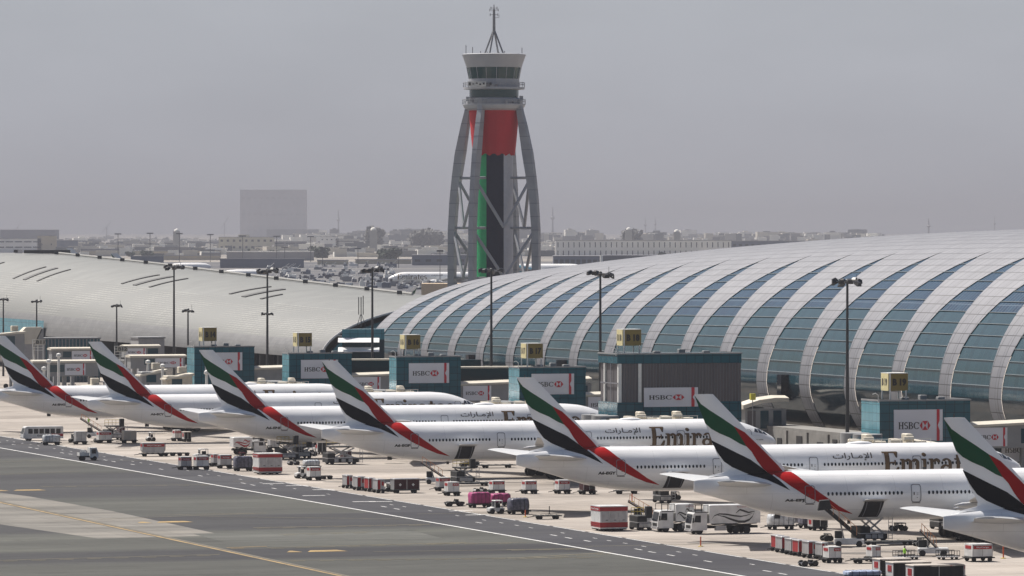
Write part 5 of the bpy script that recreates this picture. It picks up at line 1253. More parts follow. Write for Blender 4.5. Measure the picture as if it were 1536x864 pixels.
def redbox(x0, x1, yt, yb, lab, D=3.6):
    """big white transporter body with red bands and three doors"""
    p, L_, H_, D = spot(x0, x1, yt, yb, D); t = thing('cargo_trailer', lab, 'cargo trailer', p, PHI, 'white and red box trailers'); L2 = L_ / 2
    MB().box(-L2, L2, -D / 2, D / 2, .35, H_).build('box_body', M_vw, t)
    mb = MB(); mb.box(-L2 - .04, L2 + .04, -D / 2 - .04, D / 2 + .04, H_, H_ + .1); mb.build('roof', M_vw, t)
    b = MB(); b.box(-L2 - .03, L2 + .02, -D / 2 - .03, D / 2, H_ - .55, H_ - .03); b.build('top_band', M_vr, t)
    b = MB(); b.box(-L2 + .0, L2 + .02, -D / 2 - .03, D / 2, .5, 1.15); b.build('bottom_band', M_vr, t)
    b = MB(); b.box(-L2 - .03, -L2 - .005, -D / 2, D / 2, .75, .88); b.box(-L2 - .03, -L2 - .005, -D / 2, D / 2, 1.0, 1.1); b.build('end_stripe', M_vr, t)
    for k in range(3):
        a = -L2 + .15 + (L_ - .3) * k / 3; MB().box(a + .05, a + (L_ - .3) / 3 - .05, -D / 2 - .06, -D / 2 - .032, 1.2, H_ - .6).build('door', M_vg, t)
        MB().box(a + (L_ - .3) / 6, a + (L_ - .3) / 6 + .3, -D / 2 - .09, -D / 2 - .065, 1.4, 1.48).build('handle', M_vd, t)
    vs, fs = text_mesh('SkyCargo', 1, .02); MB().add([(-L2 - .045, D / 2 * .85 - x, z) for x, z in fit(vs, 0, D * .8, H_ - .45, H_ - .15)], fs).build('lettering', M_vw, t)
    MB().box(-L2 + .1, L2 - .1, -D / 2 + .1, D / 2 - .1, .2, .35).build('chassis', M_vd, t); wheels(t, (-L2 * .6, 0, L2 * .6), D / 2 - .35, .24, .25)
    return t
def catering(x0, x1, yt, yb, lab, cab_side=-1, name='catering_truck', box_z=1.35, logo=True):
    """high box on a truck chassis, cab towards -x"""
    p, L_, H_, D = spot(x0, x1, yt, yb, 2.5); t = thing(name, lab, 'catering truck', p, PHI if cab_side < 0 else PHI + math.pi, 'catering trucks'); L2 = L_ / 2
    cl = 2.1; bx0 = -L2 + cl + .3; ch = min(2.75, H_ * .82); fy = -1 if cab_side < 0 else 1
    MB().bbox(bx0, L2, -1.25, 1.25, box_z, H_, .06).build('box_body', M_vw, t)
    c = MB(); c.loft([[(-L2, y, .5), (-L2, y, 1.3), (-L2 + .28, y, ch - .1), (-L2 + .5, y, ch), (-L2 + cl, y, ch), (-L2 + cl, y, .5)] for y in (-1.2, -1.1, 1.1, 1.2)]); c.build('cab', M_vw, t)
    for s_ in (-1, 1): MB().add([(-L2 + .35, s_ * 1.215, 1.55), (-L2 + 1.25, s_ * 1.215, 1.5), (-L2 + 1.25, s_ * 1.215, ch - .35), (-L2 + .52, s_ * 1.215, ch - .35)], [(0, 1, 2, 3)]).build('side_window', M_win, t)
    MB().add([(-L2 - .01, -1.0, 1.42), (-L2 - .01, 1.0, 1.42), (-L2 + .23, 1.0, ch - .22), (-L2 + .23, -1.0, ch - .22)], [(0, 1, 2, 3)]).v
    w_ = MB().add([(-L2 - .0, -1.0, 1.42), (-L2 - .0, 1.0, 1.42), (-L2 + .24, 1.0, ch - .22), (-L2 + .24, -1.0, ch - .22)], [(0, 1, 2, 3)]); w_.v = [(x - .03, y, z) for x, y, z in w_.v]; w_.build('windscreen', M_win, t)
    MB().box(-L2 - .03, -L2 - .005, -.8, .8, .75, 1.15).build('radiator_grille', M_vd, t); MB().box(-L2 - .1, -L2 + .1, -1.2, 1.2, .38, .68).build('bumper', M_vg, t)
    for y in (-.95, .95): MB().box(-L2 - .12, -L2 - .09, y - .14, y + .14, .46, .6).build('headlight', M_vw, t)
    for s_ in (-1, 1): MB().box(-L2 + .1, -L2 + .25, s_ * 1.35 - .08, s_ * 1.35 + .08, 1.5, 2.1).build('mirror', M_vd, t)
    MB().box(-L2 + cl + .02, L2 - .1, -.5, .5, .7, 1.0).build('chassis', M_vd, t); MB().box(-L2 + cl + 1.2, -L2 + cl + 2.6, -1.15, -.6, .45, 1.05).build('fuel_tank', M_vg, t)
    sc = MB()     # folded scissor lift between chassis and box
    for y in (-1.0, 1.0): sc.beam((bx0 + .3, y, 1.02), (L2 - .4, y, box_z - .05), .1, .1); sc.beam((L2 - .4, y, 1.02), (bx0 + .3, y, box_z - .05), .1, .1)
    sc.build('scissor_lift', M_vd, t)
    gr_ = MB(); gr_.box(-L2 + .5, -L2 + cl + .2, -1.2, 1.2, H_ - .95, H_ - .85)
    for x in (-L2 + .5, -L2 + 1.3, -L2 + cl + .1):
        for y in (-1.18, 1.12): gr_.box(x, x + .06, y, y + .06, ch if x > -L2 + .6 else H_ - .85, H_ + .05)
    gr_.box(-L2 + .5, -L2 + cl + .2, -1.2, -1.14, H_ - .02, H_ + .05); gr_.box(-L2 + .5, -L2 + cl + .2, 1.14, 1.2, H_ - .02, H_ + .05); gr_.build('front_platform', M_vd, t)
    for x in (-L2 + 1.1, L2 * .3, L2 * .62):
        for y in (-1.0, 1.0): MB().wheel(x, y, .48, .48, .3).build('wheel', M_tyre, t, smooth=40)
    if logo:
        mk = MB(); BL = L2 - bx0; BH = H_ - box_z; X = lambda v: bx0 + (v - 640) / 640 * BL; Z = lambda v: box_z + (1 - v / 195) * BH
        side = -1.262 if cab_side < 0 else 1.262
        if cab_side > 0: X = lambda v: bx0 + (1280 - v) / 640 * BL
        for pts, th in (([(665, 152), (700, 112), (760, 94), (850, 99), (950, 116), (1030, 124), (1100, 116), (1180, 92)], .10), ([(740, 108), (820, 122), (900, 150), (1000, 178), (1080, 180), (1140, 160), (1180, 125), (1205, 72)], .15), ([(970, 88), (1020, 52), (1070, 66), (1130, 84), (1205, 72)], .13)):
            n = len(pts); up, dn = [], []
            for i, (a, b) in enumerate(pts): h = th * math.sin(math.pi * (i + .5) / n); up.append((X(a), side, Z(b) + h)); dn.append((X(a), side, Z(b) - h))
            mk.add(up + dn, [(i, i + 1, n + i + 1, n + i) for i in range(n - 1)])
            for q in range(len(mk.v)): pass
        mk.build('wave_logo', M_ink if cab_side < 0 else M_vr, t)
        vs, fs = text_mesh('EmiratesFlightCatering', 1, .01); a, b = X(990), X(1260)
        if cab_side < 0: MB().add([(x, side, z) for x, z in fit(vs, a, b, Z(32), Z(16))], fs).build('lettering', M_vr, t)
    return t
def belt_loader(x0, x1, yt, yb, lab, top=3.6, L_=6.0, rz=0, hood=False):
    """belt rises to the left; x0..x1 the base on the ground"""
    p = W((x0 + x1) / 2, yb); t = thing('belt_loader', lab, 'belt loader', p, rz, 'belt loaders')
    MB().bbox(-1.6, 2.0, -.85, .85, .35, 1.0, .08).build('chassis', M_vw, t); wheels(t, (-1.1, 1.4), .8, .38, .28)
    b = MB(); a0, a1 = Vector((L_ * .38, 0, .6)), Vector((-L_ * .5, 0, top)); b.beam(a0, a1, 1.2 if hood else .95, .5 if hood else .3); b.build('belt', M_vd, t)
    for y in (-.52, .52):
        r = MB(); r.beam(a0 + Vector((0, y, .12)), a1 + Vector((0, y, .12)), .1, .18); r.build('side_rail', M_beige if y < 0 else M_vw, t)
    r = MB(); 
    for k in range(6):
        q = a0.lerp(a1, .2 + .15 * k); r.tube(q + Vector((0, -.6, 0)), q + Vector((0, -.6, 1.0)), .03, 4)
    r.tube(a0.lerp(a1, .2) + Vector((0, -.6, 1)), a0.lerp(a1, .95) + Vector((0, -.6, 1)), .035, 4); r.build('handrail', mat('rail_orange', (.55, .25, .12), .5), t)
    MB().tube((-.4, .3, .9), a0.lerp(a1, .62), .1, 6).build('lift_ram', M_vg, t)
    MB().bbox(-1.5, -.6, .1, .8, 1.0, 1.9, .05).build('cab', M_vd, t)
    if hood:
        q = a1; MB().loft([[(q.x - .9, y, q.z - .3), (q.x - .7, y, q.z + .9), (q.x + .5, y, q.z + 1.0), (q.x + .8, y, q.z - .1)] for y in (-.8, .8)]).build('hood', M_vd, t)
    return t
def high_loader(x0, x1, yt, yb, lab, up=2.9):
    p, L_, H_, D = spot(x0, x1, yt, yb, 3.2); t = thing('cargo_loader', lab, 'cargo loader', p, PHI, 'cargo high loaders'); L2 = L_ / 2
    MB().bbox(-L2, L2, -D / 2, D / 2, .35, 1.0, .08).build('chassis', M_vd, t); MB().box(-L2, L2, -D / 2 - .02, D / 2, 1.02, 1.12).build('lower_deck', M_vg, t)
    MB().bbox(-L2, -L2 + 1.3, -D / 2, D / 2, 1.12, 1.9, .06).build('engine_housing', M_vd, t)
    s_ = MB()
    for y in (-D / 2 + .2, D / 2 - .2): s_.beam((-L2 * .6, y, 1.1), (L2 * .7, y, up - .1), .18, .2); s_.beam((L2 * .7, y, 1.1), (-L2 * .6, y, up - .1), .18, .2)
    s_.build('scissor_lift', M_vg, t); MB().box(-L2 * .8, L2, -D / 2, D / 2, up, up + .2).build('platform', M_vd, t)
    r = MB()
    for k in range(5): x = -L2 * .75 + (L_ * .85) * k / 4; r.tube((x, D / 2 - .1, up + .2), (x, D / 2 - .1, up + 1.2), .035, 4)
    r.tube((-L2 * .75, D / 2 - .1, up + 1.2), (L2, D / 2 - .1, up + 1.2), .035, 4); r.tube((-L2 * .75, D / 2 - .1, up + .7), (L2, D / 2 - .1, up + .7), .03, 4); r.build('railing', M_yelq, t)
    MB().bbox(L2 - .8, L2, -D / 2 - .1, -D / 2 + .7, up + .2, up + 1.5, .06).build('operator_cab', M_vd, t)
    r = MB(); r.tube((L2 + .1, -D / 2, .3), (L2 + .1, -D / 2, up + .2), .04, 4); r.tube((L2 + .6, -D / 2, .3), (L2 + .6, -D / 2, up + .2), .04, 4)
    for k in range(7): r.tube((L2 + .1, -D / 2, .4 + k * .4), (L2 + .6, -D / 2, .4 + k * .4), .03, 4)
    r.build('ladder', M_vg, t); wheels(t, (-L2 * .7, L2 * .7), D / 2 - .2, .34, .3)
    for x in (-L2 * .45, 0, L2 * .45): MB().bbox(x - .35, x + .35, -D / 2 - .12, -D / 2 + .3, .45, .95, .04).build('side_locker', M_vg, t)
    return t
def person(px, py, lab, rz=0, pose='stand', vest=True, H_=1.76, z=0):
    p = W(px, py) if z == 0 else A(px, py, z[0]); t = thing('person', lab, 'person', p, rz)
    J = {'pel': (0, 0, .95), 'sp': (0, 0, 1.2), 'ch': (0, 0, 1.4), 'nk': (0, 0, 1.52), 'hd': (0, .01, 1.62), 'ht': (0, .01, 1.74)}
    me = bpy.data.meshes.new('body'); V = []; Ed = []; Rd = []
    def ch(pts, rad, st=None):
        prev = st
        for q, r in zip(pts, rad):
            V.append(q); Rd.append(r); i = len(V) - 1
            if prev is not None: Ed.append((prev, i))
            prev = i
        return prev
    a = ch([(0, 0, .95)], [.15]); b_ = ch([(0, 0, 1.18), (0, 0, 1.4)], [.13, .16], a); ch([(0, 0, 1.53), (0, -.01, 1.64), (0, -.01, 1.74)], [.055, .095, .07], b_)
    fwd = .35 if pose == 'reach' else 0
    for s_ in (-1, 1):
        ch([(s_ * .1, 0, .88), (s_ * .11, -.04 - fwd * .2 * s_, .5), (s_ * .11, .02 + fwd * .3 * s_, .09), (s_ * .12, -.12 + fwd * .3 * s_, .04)], [.09, .06, .045, .04], a)
        k = len(V) - 1
        e = ch([(s_ * .2, 0, 1.42), (s_ * .25, -.05 - fwd * .5, 1.14), (s_ * .22, -.2 - fwd, .95 + fwd * .6)], [.06, .045, .035], b_)
        hx, hy, hz = V[e]
        ch([(hx, hy - .06, hz - .05)], [.032], e); hnd = len(V) - 1
        for f in range(4): ch([(hx + (f - 1.5) * .022, hy - .10, hz - .09), (hx + (f - 1.5) * .023, hy - .125 + .008 * abs(f - 1.5), hz - .125)], [.010, .008], hnd)
        ch([(hx - s_ * .05, hy - .07, hz - .07)], [.010], hnd)
    me.from_pydata(V, Ed, []); o = bpy.data.objects.new('body', me); C.objects.link(o)
    m = o.modifiers.new('s', 'SKIN')
    for i, v in enumerate(me.skin_vertices[0].data if me.skin_vertices else []): v.radius = (Rd[i], Rd[i])
    if not me.skin_vertices: pass
    o.modifiers.new('u', 'SUBSURF').levels = 1
    bpy.context.view_layer.update(); m2 = bpy.data.meshes.new_from_object(o.evaluated_get(bpy.context.evaluated_depsgraph_get()))
    bpy.data.objects.remove(o); m2.name = 'body'
    for mm_ in (M_cloth, M_skin, M_hiv): m2.materials.append(mm_)
    for q in m2.polygons: q.material_index = 1 if q.center.z > 1.54 or (abs(q.center.x) > .14 and q.center.z < 1.02 and q.center.z > .8) else 0; q.use_smooth = True
    o = bpy.data.objects.new('body', m2); C.objects.link(o); o.parent = t
    ms = MB(); ms.loft([[(w_ * math.cos(a_), .13 * k * math.sin(a_), z_) for a_ in [2 * math.pi * i / 14 for i in range(14)]] for z_, w_, k in ((.92, .19, 1.25), (1.1, .18, 1.25), (1.35, .21, 1.35), (1.46, .17, 1.1), (1.5, .1, .8))])
    ms.build('safety_vest', M_hiv, t, smooth=50); MB().lathe([(.105, 1.66), (.1, 1.74), (.06, 1.79), (.01, 1.8)], 12).build('cap', M_cloth, t, smooth=40)
    fc = MB()
    for s_ in (-1, 1): fc.box(s_ * .035 - .012, s_ * .035 + .012, -.108, -.1, 1.652, 1.665)
    fc.box(-.012, .012, -.125, -.1, 1.615, 1.65); fc.box(-.025, .025, -.104, -.096, 1.585, 1.592); fc.build('face', M_vd, t)
    return t
def marker(px, yt, yb, lab):
    p = W(px, yb); h = (yb - yt) / ((yb - YH) / HC); t = thing('marker_post', lab, 'marker post', p, 0, 'orange marker posts')
    MB().tube((0, 0, .08), (0, 0, h), .08, 8).build('post', M_orange, t); MB().lathe([(.35, 0), (.33, .08), (.12, .12)], 10).build('foot', M_yelq, t)
def bus():
    p, L_, H_, D = spot(33, 97, 639, 661, 2.3); t = thing('minibus', 'white airport bus with dark windows parked behind the first airliner tail', 'bus', p, PHI); L2 = L_ / 2
    MB().loft([[(-L2, y, .4), (-L2 - .02, y, 1.2), (-L2 + .35, y, H_ - .15), (-L2 + .7, y, H_), (L2 - .1, y, H_), (L2, y, H_ - .2), (L2, y, .4)] for y in (-1.15, -1.05, 1.05, 1.15)]).build('body', M_vw, t)
    for k in range(6):
        x = -L2 + .9 + k * (L_ - 1.2) / 6; MB().box(x, x + (L_ - 1.2) / 6 - .22, -1.17, -1.14, H_ * .5, H_ * .84).build('window', M_win, t)
    w_ = MB().add([(-L2 + .02, -.95, 1.3), (-L2 + .02, .95, 1.3), (-L2 + .36, .95, H_ - .3), (-L2 + .36, -.95, H_ - .3)], [(0, 1, 2, 3)]); w_.v = [(x - .06, y, z) for x, y, z in w_.v]; w_.build('windscreen', M_win, t)
    MB().box(L2 - 2.2, L2 + .01, -1.175, -1.145, H_ * .3, H_ * .48).build('stripe', M_vr, t)
    vs, fs = text_mesh('Emirates', 1, .02); MB().add([(x, -1.18, z) for x, z in fit(vs, -L2 * .3, L2 * .35, H_ * .3, H_ * .42)], fs).build('lettering', M_vb, t)
    MB().box(-L2 - .06, -L2 + .05, -1.1, 1.1, .4, .65).build('bumper', M_vg, t); wheels(t, (-L2 * .68, L2 * .55), 1.0, .42, .28)
bus()
wrapped(64, 94, 652, 668, M_wrap, 'silver wrapped load beside the white bus', rz=PHI)
uld(112, 132, 647, 667, 'grey', 'plain grey container right of the silver wrapped load')
belt_loader(136, 150, 640, 657, 'dark belt loader at the belly of the first airliner', 3.6, 5.5)
person(133, 640, 'person in a green vest beside the belt loader of the first airliner', .4, 'reach')
tug(104, 118, 651, 664, 'dark tug behind the plain grey container', M_vd)
uld(146, 170, 647, 665, 'rw', 'white container with red panel below the first airliner belly')
tug(142, 156, 652, 664, 'white tug tucked against the red panelled container')
high_loader(156, 190, 640, 660, 'dark cargo loader under the first airliner belly', 2.4)
uld(184, 207, 646, 665, 'beige', 'plain beige container left of the small white tug')
tug(220, 235, 648, 662, 'small white tug between the beige and the red container')
uld(260, 274, 645, 662, 'rw', 'small white container with red panel under the second airliner')
cart(274, 289, 647, 663, 'dark covered cart under the second airliner belly', 'dark')
van_truck(117, 150, 671, 691, 'white utility truck driving on the service road', bed='low')
uld(212, 250, 664, 685, 'rg', 'long grey container with a row of red panels left of the empty dollies', D=1.6)
for x, w_ in ((254, 'touching'), (264, 'second behind'), (275, 'last behind')): dolly(W(x, 684), 2.0, 1.3, 'empty low dolly ' + w_ + ' the long grey container')
uld(269, 290, 685, 705, 'rg', 'grey container with red panel at the road edge, left of its white twin')
uld(292, 316, 684, 705, 'rw', 'white container with red band at the road edge under the small catering truck')
tug(290, 318, 673, 688, 'white truck cab parked behind the roadside containers', M_vw)
uld(318, 330, 681, 700, 'rg', 'narrow grey container right of the white red banded one')
uld(328, 350, 682, 703, 'rg', 'grey container with pale red panel left of the netted cargo')
wrapped(351, 383, 684, 707, M_wrapd, 'dark netted cargo load left of the red banded trailer')
catering(347, 402, 655, 682, 'small catering truck with a red wave logo under the third airliner tail', 1)
tug(355, 372, 678, 690, 'red baggage tug in front of the small catering truck', M_vr)
redbox(383, 428, 680, 712, 'white trailer with red bands, left one of the two beside the road', 3.4)
high_loader(415, 452, 664, 690, 'dark cargo loader under the third airliner belly', 2.6)
high_loader(487, 543, 672, 697, 'dark loader with yellow rails right of the third airliner belly', 2.8)
tug(452, 480, 672, 684, 'white tug under the third airliner belly', M_vw); tug(432, 452, 686, 698, 'grey low tug in front of the dark cargo loader', M_vg, False)
uld(462, 484, 700, 721, 'rw', 'white container with red panel behind the wheeled white tug')
tug(443, 464, 699, 718, 'white tug coupled to the container right of the left trailer'); dolly(W(490, 719), 1.6, 1.4, 'empty dolly behind the white container and tug')
wrapped(455, 484, 690, 704, M_wrap, 'low white wrapped load behind the white container')
for k, (a, b, t_, d) in enumerate(((516, 532, 712, 733), (532, 551, 714, 736), (549, 566, 716, 738), (562, 580, 718, 740))):
    cart(a, b, t_, d, ['covered cart at the left end of the red train of four', 'second covered cart of the red train of four', 'third covered cart of the red train of four', 'covered cart at the right end of the red train of four'][k], 'red', D=2.2)
cart(588, 632, 717, 740, 'long maroon covered cart with two white diamond signs', 'maroon'); tug(578, 592, 724, 738, 'tug pulling the maroon cart with diamond signs', M_vg)
belt_loader(645, 664, 700, 726, 'belt loader with orange rail reaching the A6-EGF belly', 3.3, 4.6)
high_loader(680, 718, 700, 726, 'cargo loader below the open cargo door of A6-EGF', 2.3)
dolly(W(705, 729), 7, 2.2, 'long roller deck beside the cargo loader of A6-EGF'); tug(690, 722, 685, 702, 'dark pushback tug under the A6-EGF belly', M_vd)
uld(656, 678, 716, 737, 'rg', 'container with a faded red band right of the belt loader')
uld(669, 692, 723, 744, 'rwb', 'white container with two red squares above the dark tractor')
tug(668, 700, 744, 760, 'dark open tractor near the road edge', M_vd, False); 
uld(736, 760, 721, 741, 'rw', 'white container with red panel behind the pink loads'); tug(711, 734, 727, 740, 'low white tug behind the pink loads', M_vw, False)
wrapped(704, 741, 738, 762, M_pink, 'bright pink wrapped load beside the dark tractor')
wrapped(735, 771, 740, 760, M_pink, 'pink wrapped load behind the small white truck')
tug(732, 760, 750, 771, 'small white truck coupled to the dark netted load'); wrapped(763, 799, 747, 772, M_wrapd, 'dark netted load with a white top near the road')
marker(788, 765, 776, 'orange marker post before the dark netted load')
uld(785, 808, 721, 741, 'rw', 'white container with red panel left of two alike near A6-EGY'); uld(835, 858, 720, 741, 'rw', 'white container with red panel between two others under A6-EGY')
uld(872, 896, 725, 742, 'maroon', 'dark maroon container under the A6-EGY tail'); dolly(W(940, 741), 3.6, 1.6, 'empty dolly on the stand under A6-EGY')
dolly(W(821, 779), 3.6, 1.6, 'flat dolly with an upright bar by the road edge'); MBq = W(824, 778); t = thing('upright_bar', 'upright dark bar standing on the flat roadside dolly', 'bar', (MBq.x, MBq.y, .58)); MB().tube((0, 0, 0), (0, 0, 1.1), .06, 6).build('bar', M_vd, t); MB().box(-.2, .2, -.2, .2, 0, .05).build('foot', M_vd, t)
marker(948, 741, 753, 'orange marker post behind the right white trailer')
redbox(893, 948, 759, 797, 'white trailer with red bands, right one left of the catering trucks', 3.6)
high_loader(950, 984, 776, 796, 'low cargo loader between the red trailer and the catering trucks', 1.6)
belt_loader(958, 978, 760, 785, 'dark belt loader behind the right red trailer', 2.9, 4.5)
catering(982, 1046, 755, 798, 'catering truck standing behind and left of the larger one', -1)
catering(1032, 1146, 756, 801, 'long catering truck with a black wave logo on its white box', -1)
marker(1051, 805, 820, 'orange marker post in front of the long catering truck')
wrapped(1153, 1198, 771, 795, M_wrap, 'silver wrapped load behind the long catering truck', rz=PHI)
wrapped(1200, 1243, 773, 793, M_wrapd, 'dark and white netted load under the A6-EPJ belly'); 
cl_ = ['first', 'second', 'third', 'fourth', 'fifth', 'sixth']
for k, (a, b, t_, d) in enumerate(((1161, 1180, 802, 828), (1168, 1188, 804, 830), (1182, 1200, 807, 833), (1193, 1214, 809, 835), (1208, 1230, 811, 838), (1228, 1246, 813, 840))):
    cart(a, b, t_, d, f'{cl_[k]} covered cart from the left in the train beside A6-EPJ', 'red', D=2.0)
uld(1239, 1266, 820, 845, 'rwb', 'white container with red square at the right end of the cart train')
tug(1200, 1232, 836, 850, 'dark tractor with violet load beside the cart train', M_vb, False)
belt_loader(1264, 1278, 780, 820, 'tall dark hooded belt loader raised to the A6-EPJ belly', 4.7, 5.4, hood=True)
tug(1235, 1252, 800, 812, 'dark tug behind the cart train', M_vd)
high_loader(1284, 1338, 775, 813, 'big cargo loader raised to the open hold of A6-EPJ', 3.1)
dolly(W(1334, 818), 7.5, 2.3, 'long roller deck beside the big cargo loader'); dolly(W(1300, 845), 3.4, 1.8, 'empty end of the dolly under the lone white container')
uld(1304, 1325, 819, 843, 'rwb', 'lone white container with a red square right of the cart train')
tug(1336, 1366, 784, 797, 'dark tug with a long towbar under the A6-EPJ belly', M_vd)
for k, (a, b, t_, d) in enumerate(((1314, 1372, 837, 866), (1334, 1402, 842, 872), (1364, 1452, 846, 880))):
    cart(a, b, t_, d, ['long dark cart at the bottom edge, farthest of three', 'long dark cart at the bottom edge, middle of three', 'long dark cart at the bottom edge, nearest of three'][k], 'dark', D=2.2)
def fence_unit(x0, x1, yt, yb, lab):
    p, L_, H_, D = spot(x0, x1, yt, yb, 1.6); t = thing('cage_trolley', lab, 'cage trolley', p, PHI, 'wire cage trolleys'); m = MB()
    for y in (-.8, .8):
        for k in range(8): x = -L_ / 2 + L_ * k / 7; m.tube((x, y, .4), (x, y, H_), .035, 4)
        for z in (.5, H_ * .5, H_): m.tube((-L_ / 2, y, z), (L_ / 2, y, z), .04, 4)
    m.build('cage', M_vd, t); MB().box(-L_ / 2, L_ / 2, -.8, .8, .3, .4).build('deck', M_vg, t); wheels(t, (-L_ * .35, L_ * .35), .65, .2, .15)
fence_unit(1343, 1384, 826, 840, 'wire cage trolley behind the person in the green vest'); fence_unit(1408, 1443, 826, 840, 'wire cage trolley left of the big red banded container')
person(1357, 842, 'person in a green vest walking by the wire cage trolley', 2.2, 'reach')
belt_loader(1390, 1404, 812, 834, 'folded steep belt loader between the two cage trolleys', 3.0, 2.6)
uld(1453, 1494, 816, 843, 'rw', 'big white container with a red band below the nearest airliner', D=2.4)
marker(1505, 820, 838, 'orange marker post right of the big red banded container')
wrapped(1268, 1330, 856, 872, M_bluew, 'blue and white wrapped load cut by the bottom picture edge')
uld(1430, 1452, 847, 872, 'rwb', 'container with a red square cut by the bottom edge')
# vehicles beyond the first airliners
tug(0, 18, 583, 592, 'red and white tug at the left edge beyond the first airliner', M_vr)
tug(126, 148, 574, 584, 'white car among the old jet bridges', M_vw); tug(96, 118, 576, 585, 'dark car among the old jet bridges', M_vd); tug(150, 168, 572, 582, 'grey van beside the white car among the old jet bridges', M_vg)

# more equipment in the shade of the bellies
high_loader(440, 472, 668, 688, 'dark loader frame behind the wheeled white tug, under the third belly', 1.8)
uld(403, 421, 660, 676, 'grey', 'grey container behind the left white trailer'); cart(474, 492, 662, 682, 'dark covered cart left of the yellow railed loader', 'dark')
uld(512, 530, 676, 693, 'maroon', 'maroon container on the yellow railed loader side'); tug(395, 412, 668, 680, 'dark tug between the small catering truck and the loader', M_vd)
high_loader(692, 724, 676, 694, 'dark loader deck behind the A6-EGF hold loader', 1.5); dolly(W(745, 702), 6, 2, 'long dark dolly on the stand right of A6-EGF belly')
tug(1372, 1398, 806, 820, 'dark tug beside the shadow of the nearest airliner', M_vd); high_loader(1402, 1440, 776, 795, 'dark loader behind the tail cone of the nearest airliner', 1.6)
tug(1437, 1462, 796, 812, 'dark tug under the nearest airliner left of its belly', M_vd, False); cart(1215, 1245, 776, 796, 'dark covered cart beyond the silver wrapped load', 'dark')
tug(1003, 1024, 737, 750, 'dark tug behind the left catering truck', M_vd); high_loader(985, 1012, 738, 755, 'yellow railed loader over the left catering truck', 1.9)
uld(176, 190, 640, 656, 'maroon', 'maroon container in the dark loader group of the first airliner')
# ------------------------------------------------------------------ the far airfield and the city in the haze
def fmat(n, c, v=.1): return mat(n, c, .8, var=v, scale=.05)
M_fw = fmat('far_white_wall', (.82, .81, .78)); M_fg = fmat('far_grey_wall', (.25, .25, .27)); M_fb = fmat('far_beige_wall', (.48, .42, .32)); M_fd = fmat('far_dark_roof', (.08, .085, .11))
M_fblue = fmat('far_blue_grey_wall', (.14, .16, .21)); M_fwin = fmat('far_window', (.06, .065, .08)); M_leaf = mat('far_foliage', (.05, .07, .045), .9, var=.5, scale=.4); M_trunk = mat('trunk_bark', (.12, .09, .06), .9)
def bld(x0, x1, yt, Y, m, lab, name='building', cols=0, rows=0, dep=None, yb=None, win=None, roof=True, pen=False, cat='building', ww=.45, hh=.4, gy=None):
    if gy: Y = 255200 / (gy - YH)
    a = A(x0, yt, Y); L_ = (x1 - x0) * Y / F; z0 = gz(Y); H_ = a.z - z0; t = thing(name, lab, cat, (a.x, a.y, z0)); dep = max(dep or 12, L_ * .2)
    MB().box(0, L_, 0, dep, 0, H_).build('wall', m, t)
    if roof: MB().box(-.4, L_ + .4, -.4, dep + .4, H_ + .02, H_ + .8).build('roof', M_fg if m != M_fg else M_fw, t)
    zlo = 0 if yb is None else max(0, HC - (yb - YH) * Y / F - z0)
    for i in range(cols):
        for j in range(rows):
            cw = L_ / cols; rh = (H_ - zlo) / rows
            MB().box(cw * (i + .5 - ww / 2), cw * (i + .5 + ww / 2), -.15, -.02, zlo + rh * (j + .5 - hh / 2), zlo + rh * (j + .5 + hh / 2)).build('window', win or M_fwin, t)
    if pen: MB().box(L_ * .35, L_ * .55, dep * .2, dep * .8, H_, H_ + 4).build('penthouse', m, t)
    return t
# hazy slab block
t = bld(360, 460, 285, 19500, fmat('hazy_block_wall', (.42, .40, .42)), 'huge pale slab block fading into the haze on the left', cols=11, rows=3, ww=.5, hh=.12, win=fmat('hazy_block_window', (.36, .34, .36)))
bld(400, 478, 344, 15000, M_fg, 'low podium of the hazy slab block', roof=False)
bld(0, 84, 345, 3400, fmat('hangar_blue', (.07, .08, .12)), 'wide dark blue hangar roof at the left edge', 'hangar', cat='hangar', dep=80, gy=367)
bld(-20, 62, 358.5, 3000, M_fw, 'long white building with window bands below the dark hangar', cols=6, rows=2, yb=375, ww=.85, hh=.22, gy=379)
bld(56, 84, 354, 2980, M_fb, 'pale square stair block right of the long white building', cols=2, rows=1, ww=.12, hh=.1, gy=379)
bld(84, 116, 361, 3300, M_fblue, 'blue grey shed right of the pale stair block', cols=0, gy=376)
bld(121, 200, 374, 3200, M_fd, 'low dark shed behind the left hall roof', cols=6, rows=1, ww=.6, hh=.3, gy=381)
bld(145, 195, 368.5, 3500, M_fw, 'long white roofed shed behind the nearest far light mast', dep=30, gy=375)
bld(328, 411, 356, 3600, fmat('cream_block', (.60, .56, .44)), 'cream two storey block with rows of dark windows', cols=9, rows=2, yb=376, pen=True, ww=.38, hh=.32, gy=377.5)
bld(411, 460, 362, 3650, M_fg, 'grey office block with a long blue window band', cols=3, rows=2, ww=.85, hh=.25, yb=374, gy=377)
bld(480, 508, 355.5, 3700, M_fw, 'white stair block left of the long pale terminal', cols=4, rows=2, yb=371, ww=.3, hh=.2, gy=374)
bld(504, 540, 358.5, 3720, fmat('pale_terminal', (.52, .51, .48)), 'long pale terminal with a single window band', cols=1, rows=2, yb=372, ww=.9, hh=.2, gy=374)
bld(833, 1097, 361, 5600, M_fw, 'long white three storey block with columns of slit windows', cols=33, rows=2, yb=386, ww=.16, hh=.62, dep=40, gy=388)
bld(1097, 1245, 362, 5800, M_fblue, 'grey blue continuation of the long slit windowed block', cols=16, rows=2, ww=.5, hh=.3, yb=385, gy=386)
bld(830, 905, 385, 3300, M_fblue, 'blue grey hangar left of the thin pole behind the vault', 'hangar', cols=9, rows=1, ww=.7, hh=.5, dep=60, cat='hangar', gy=402)
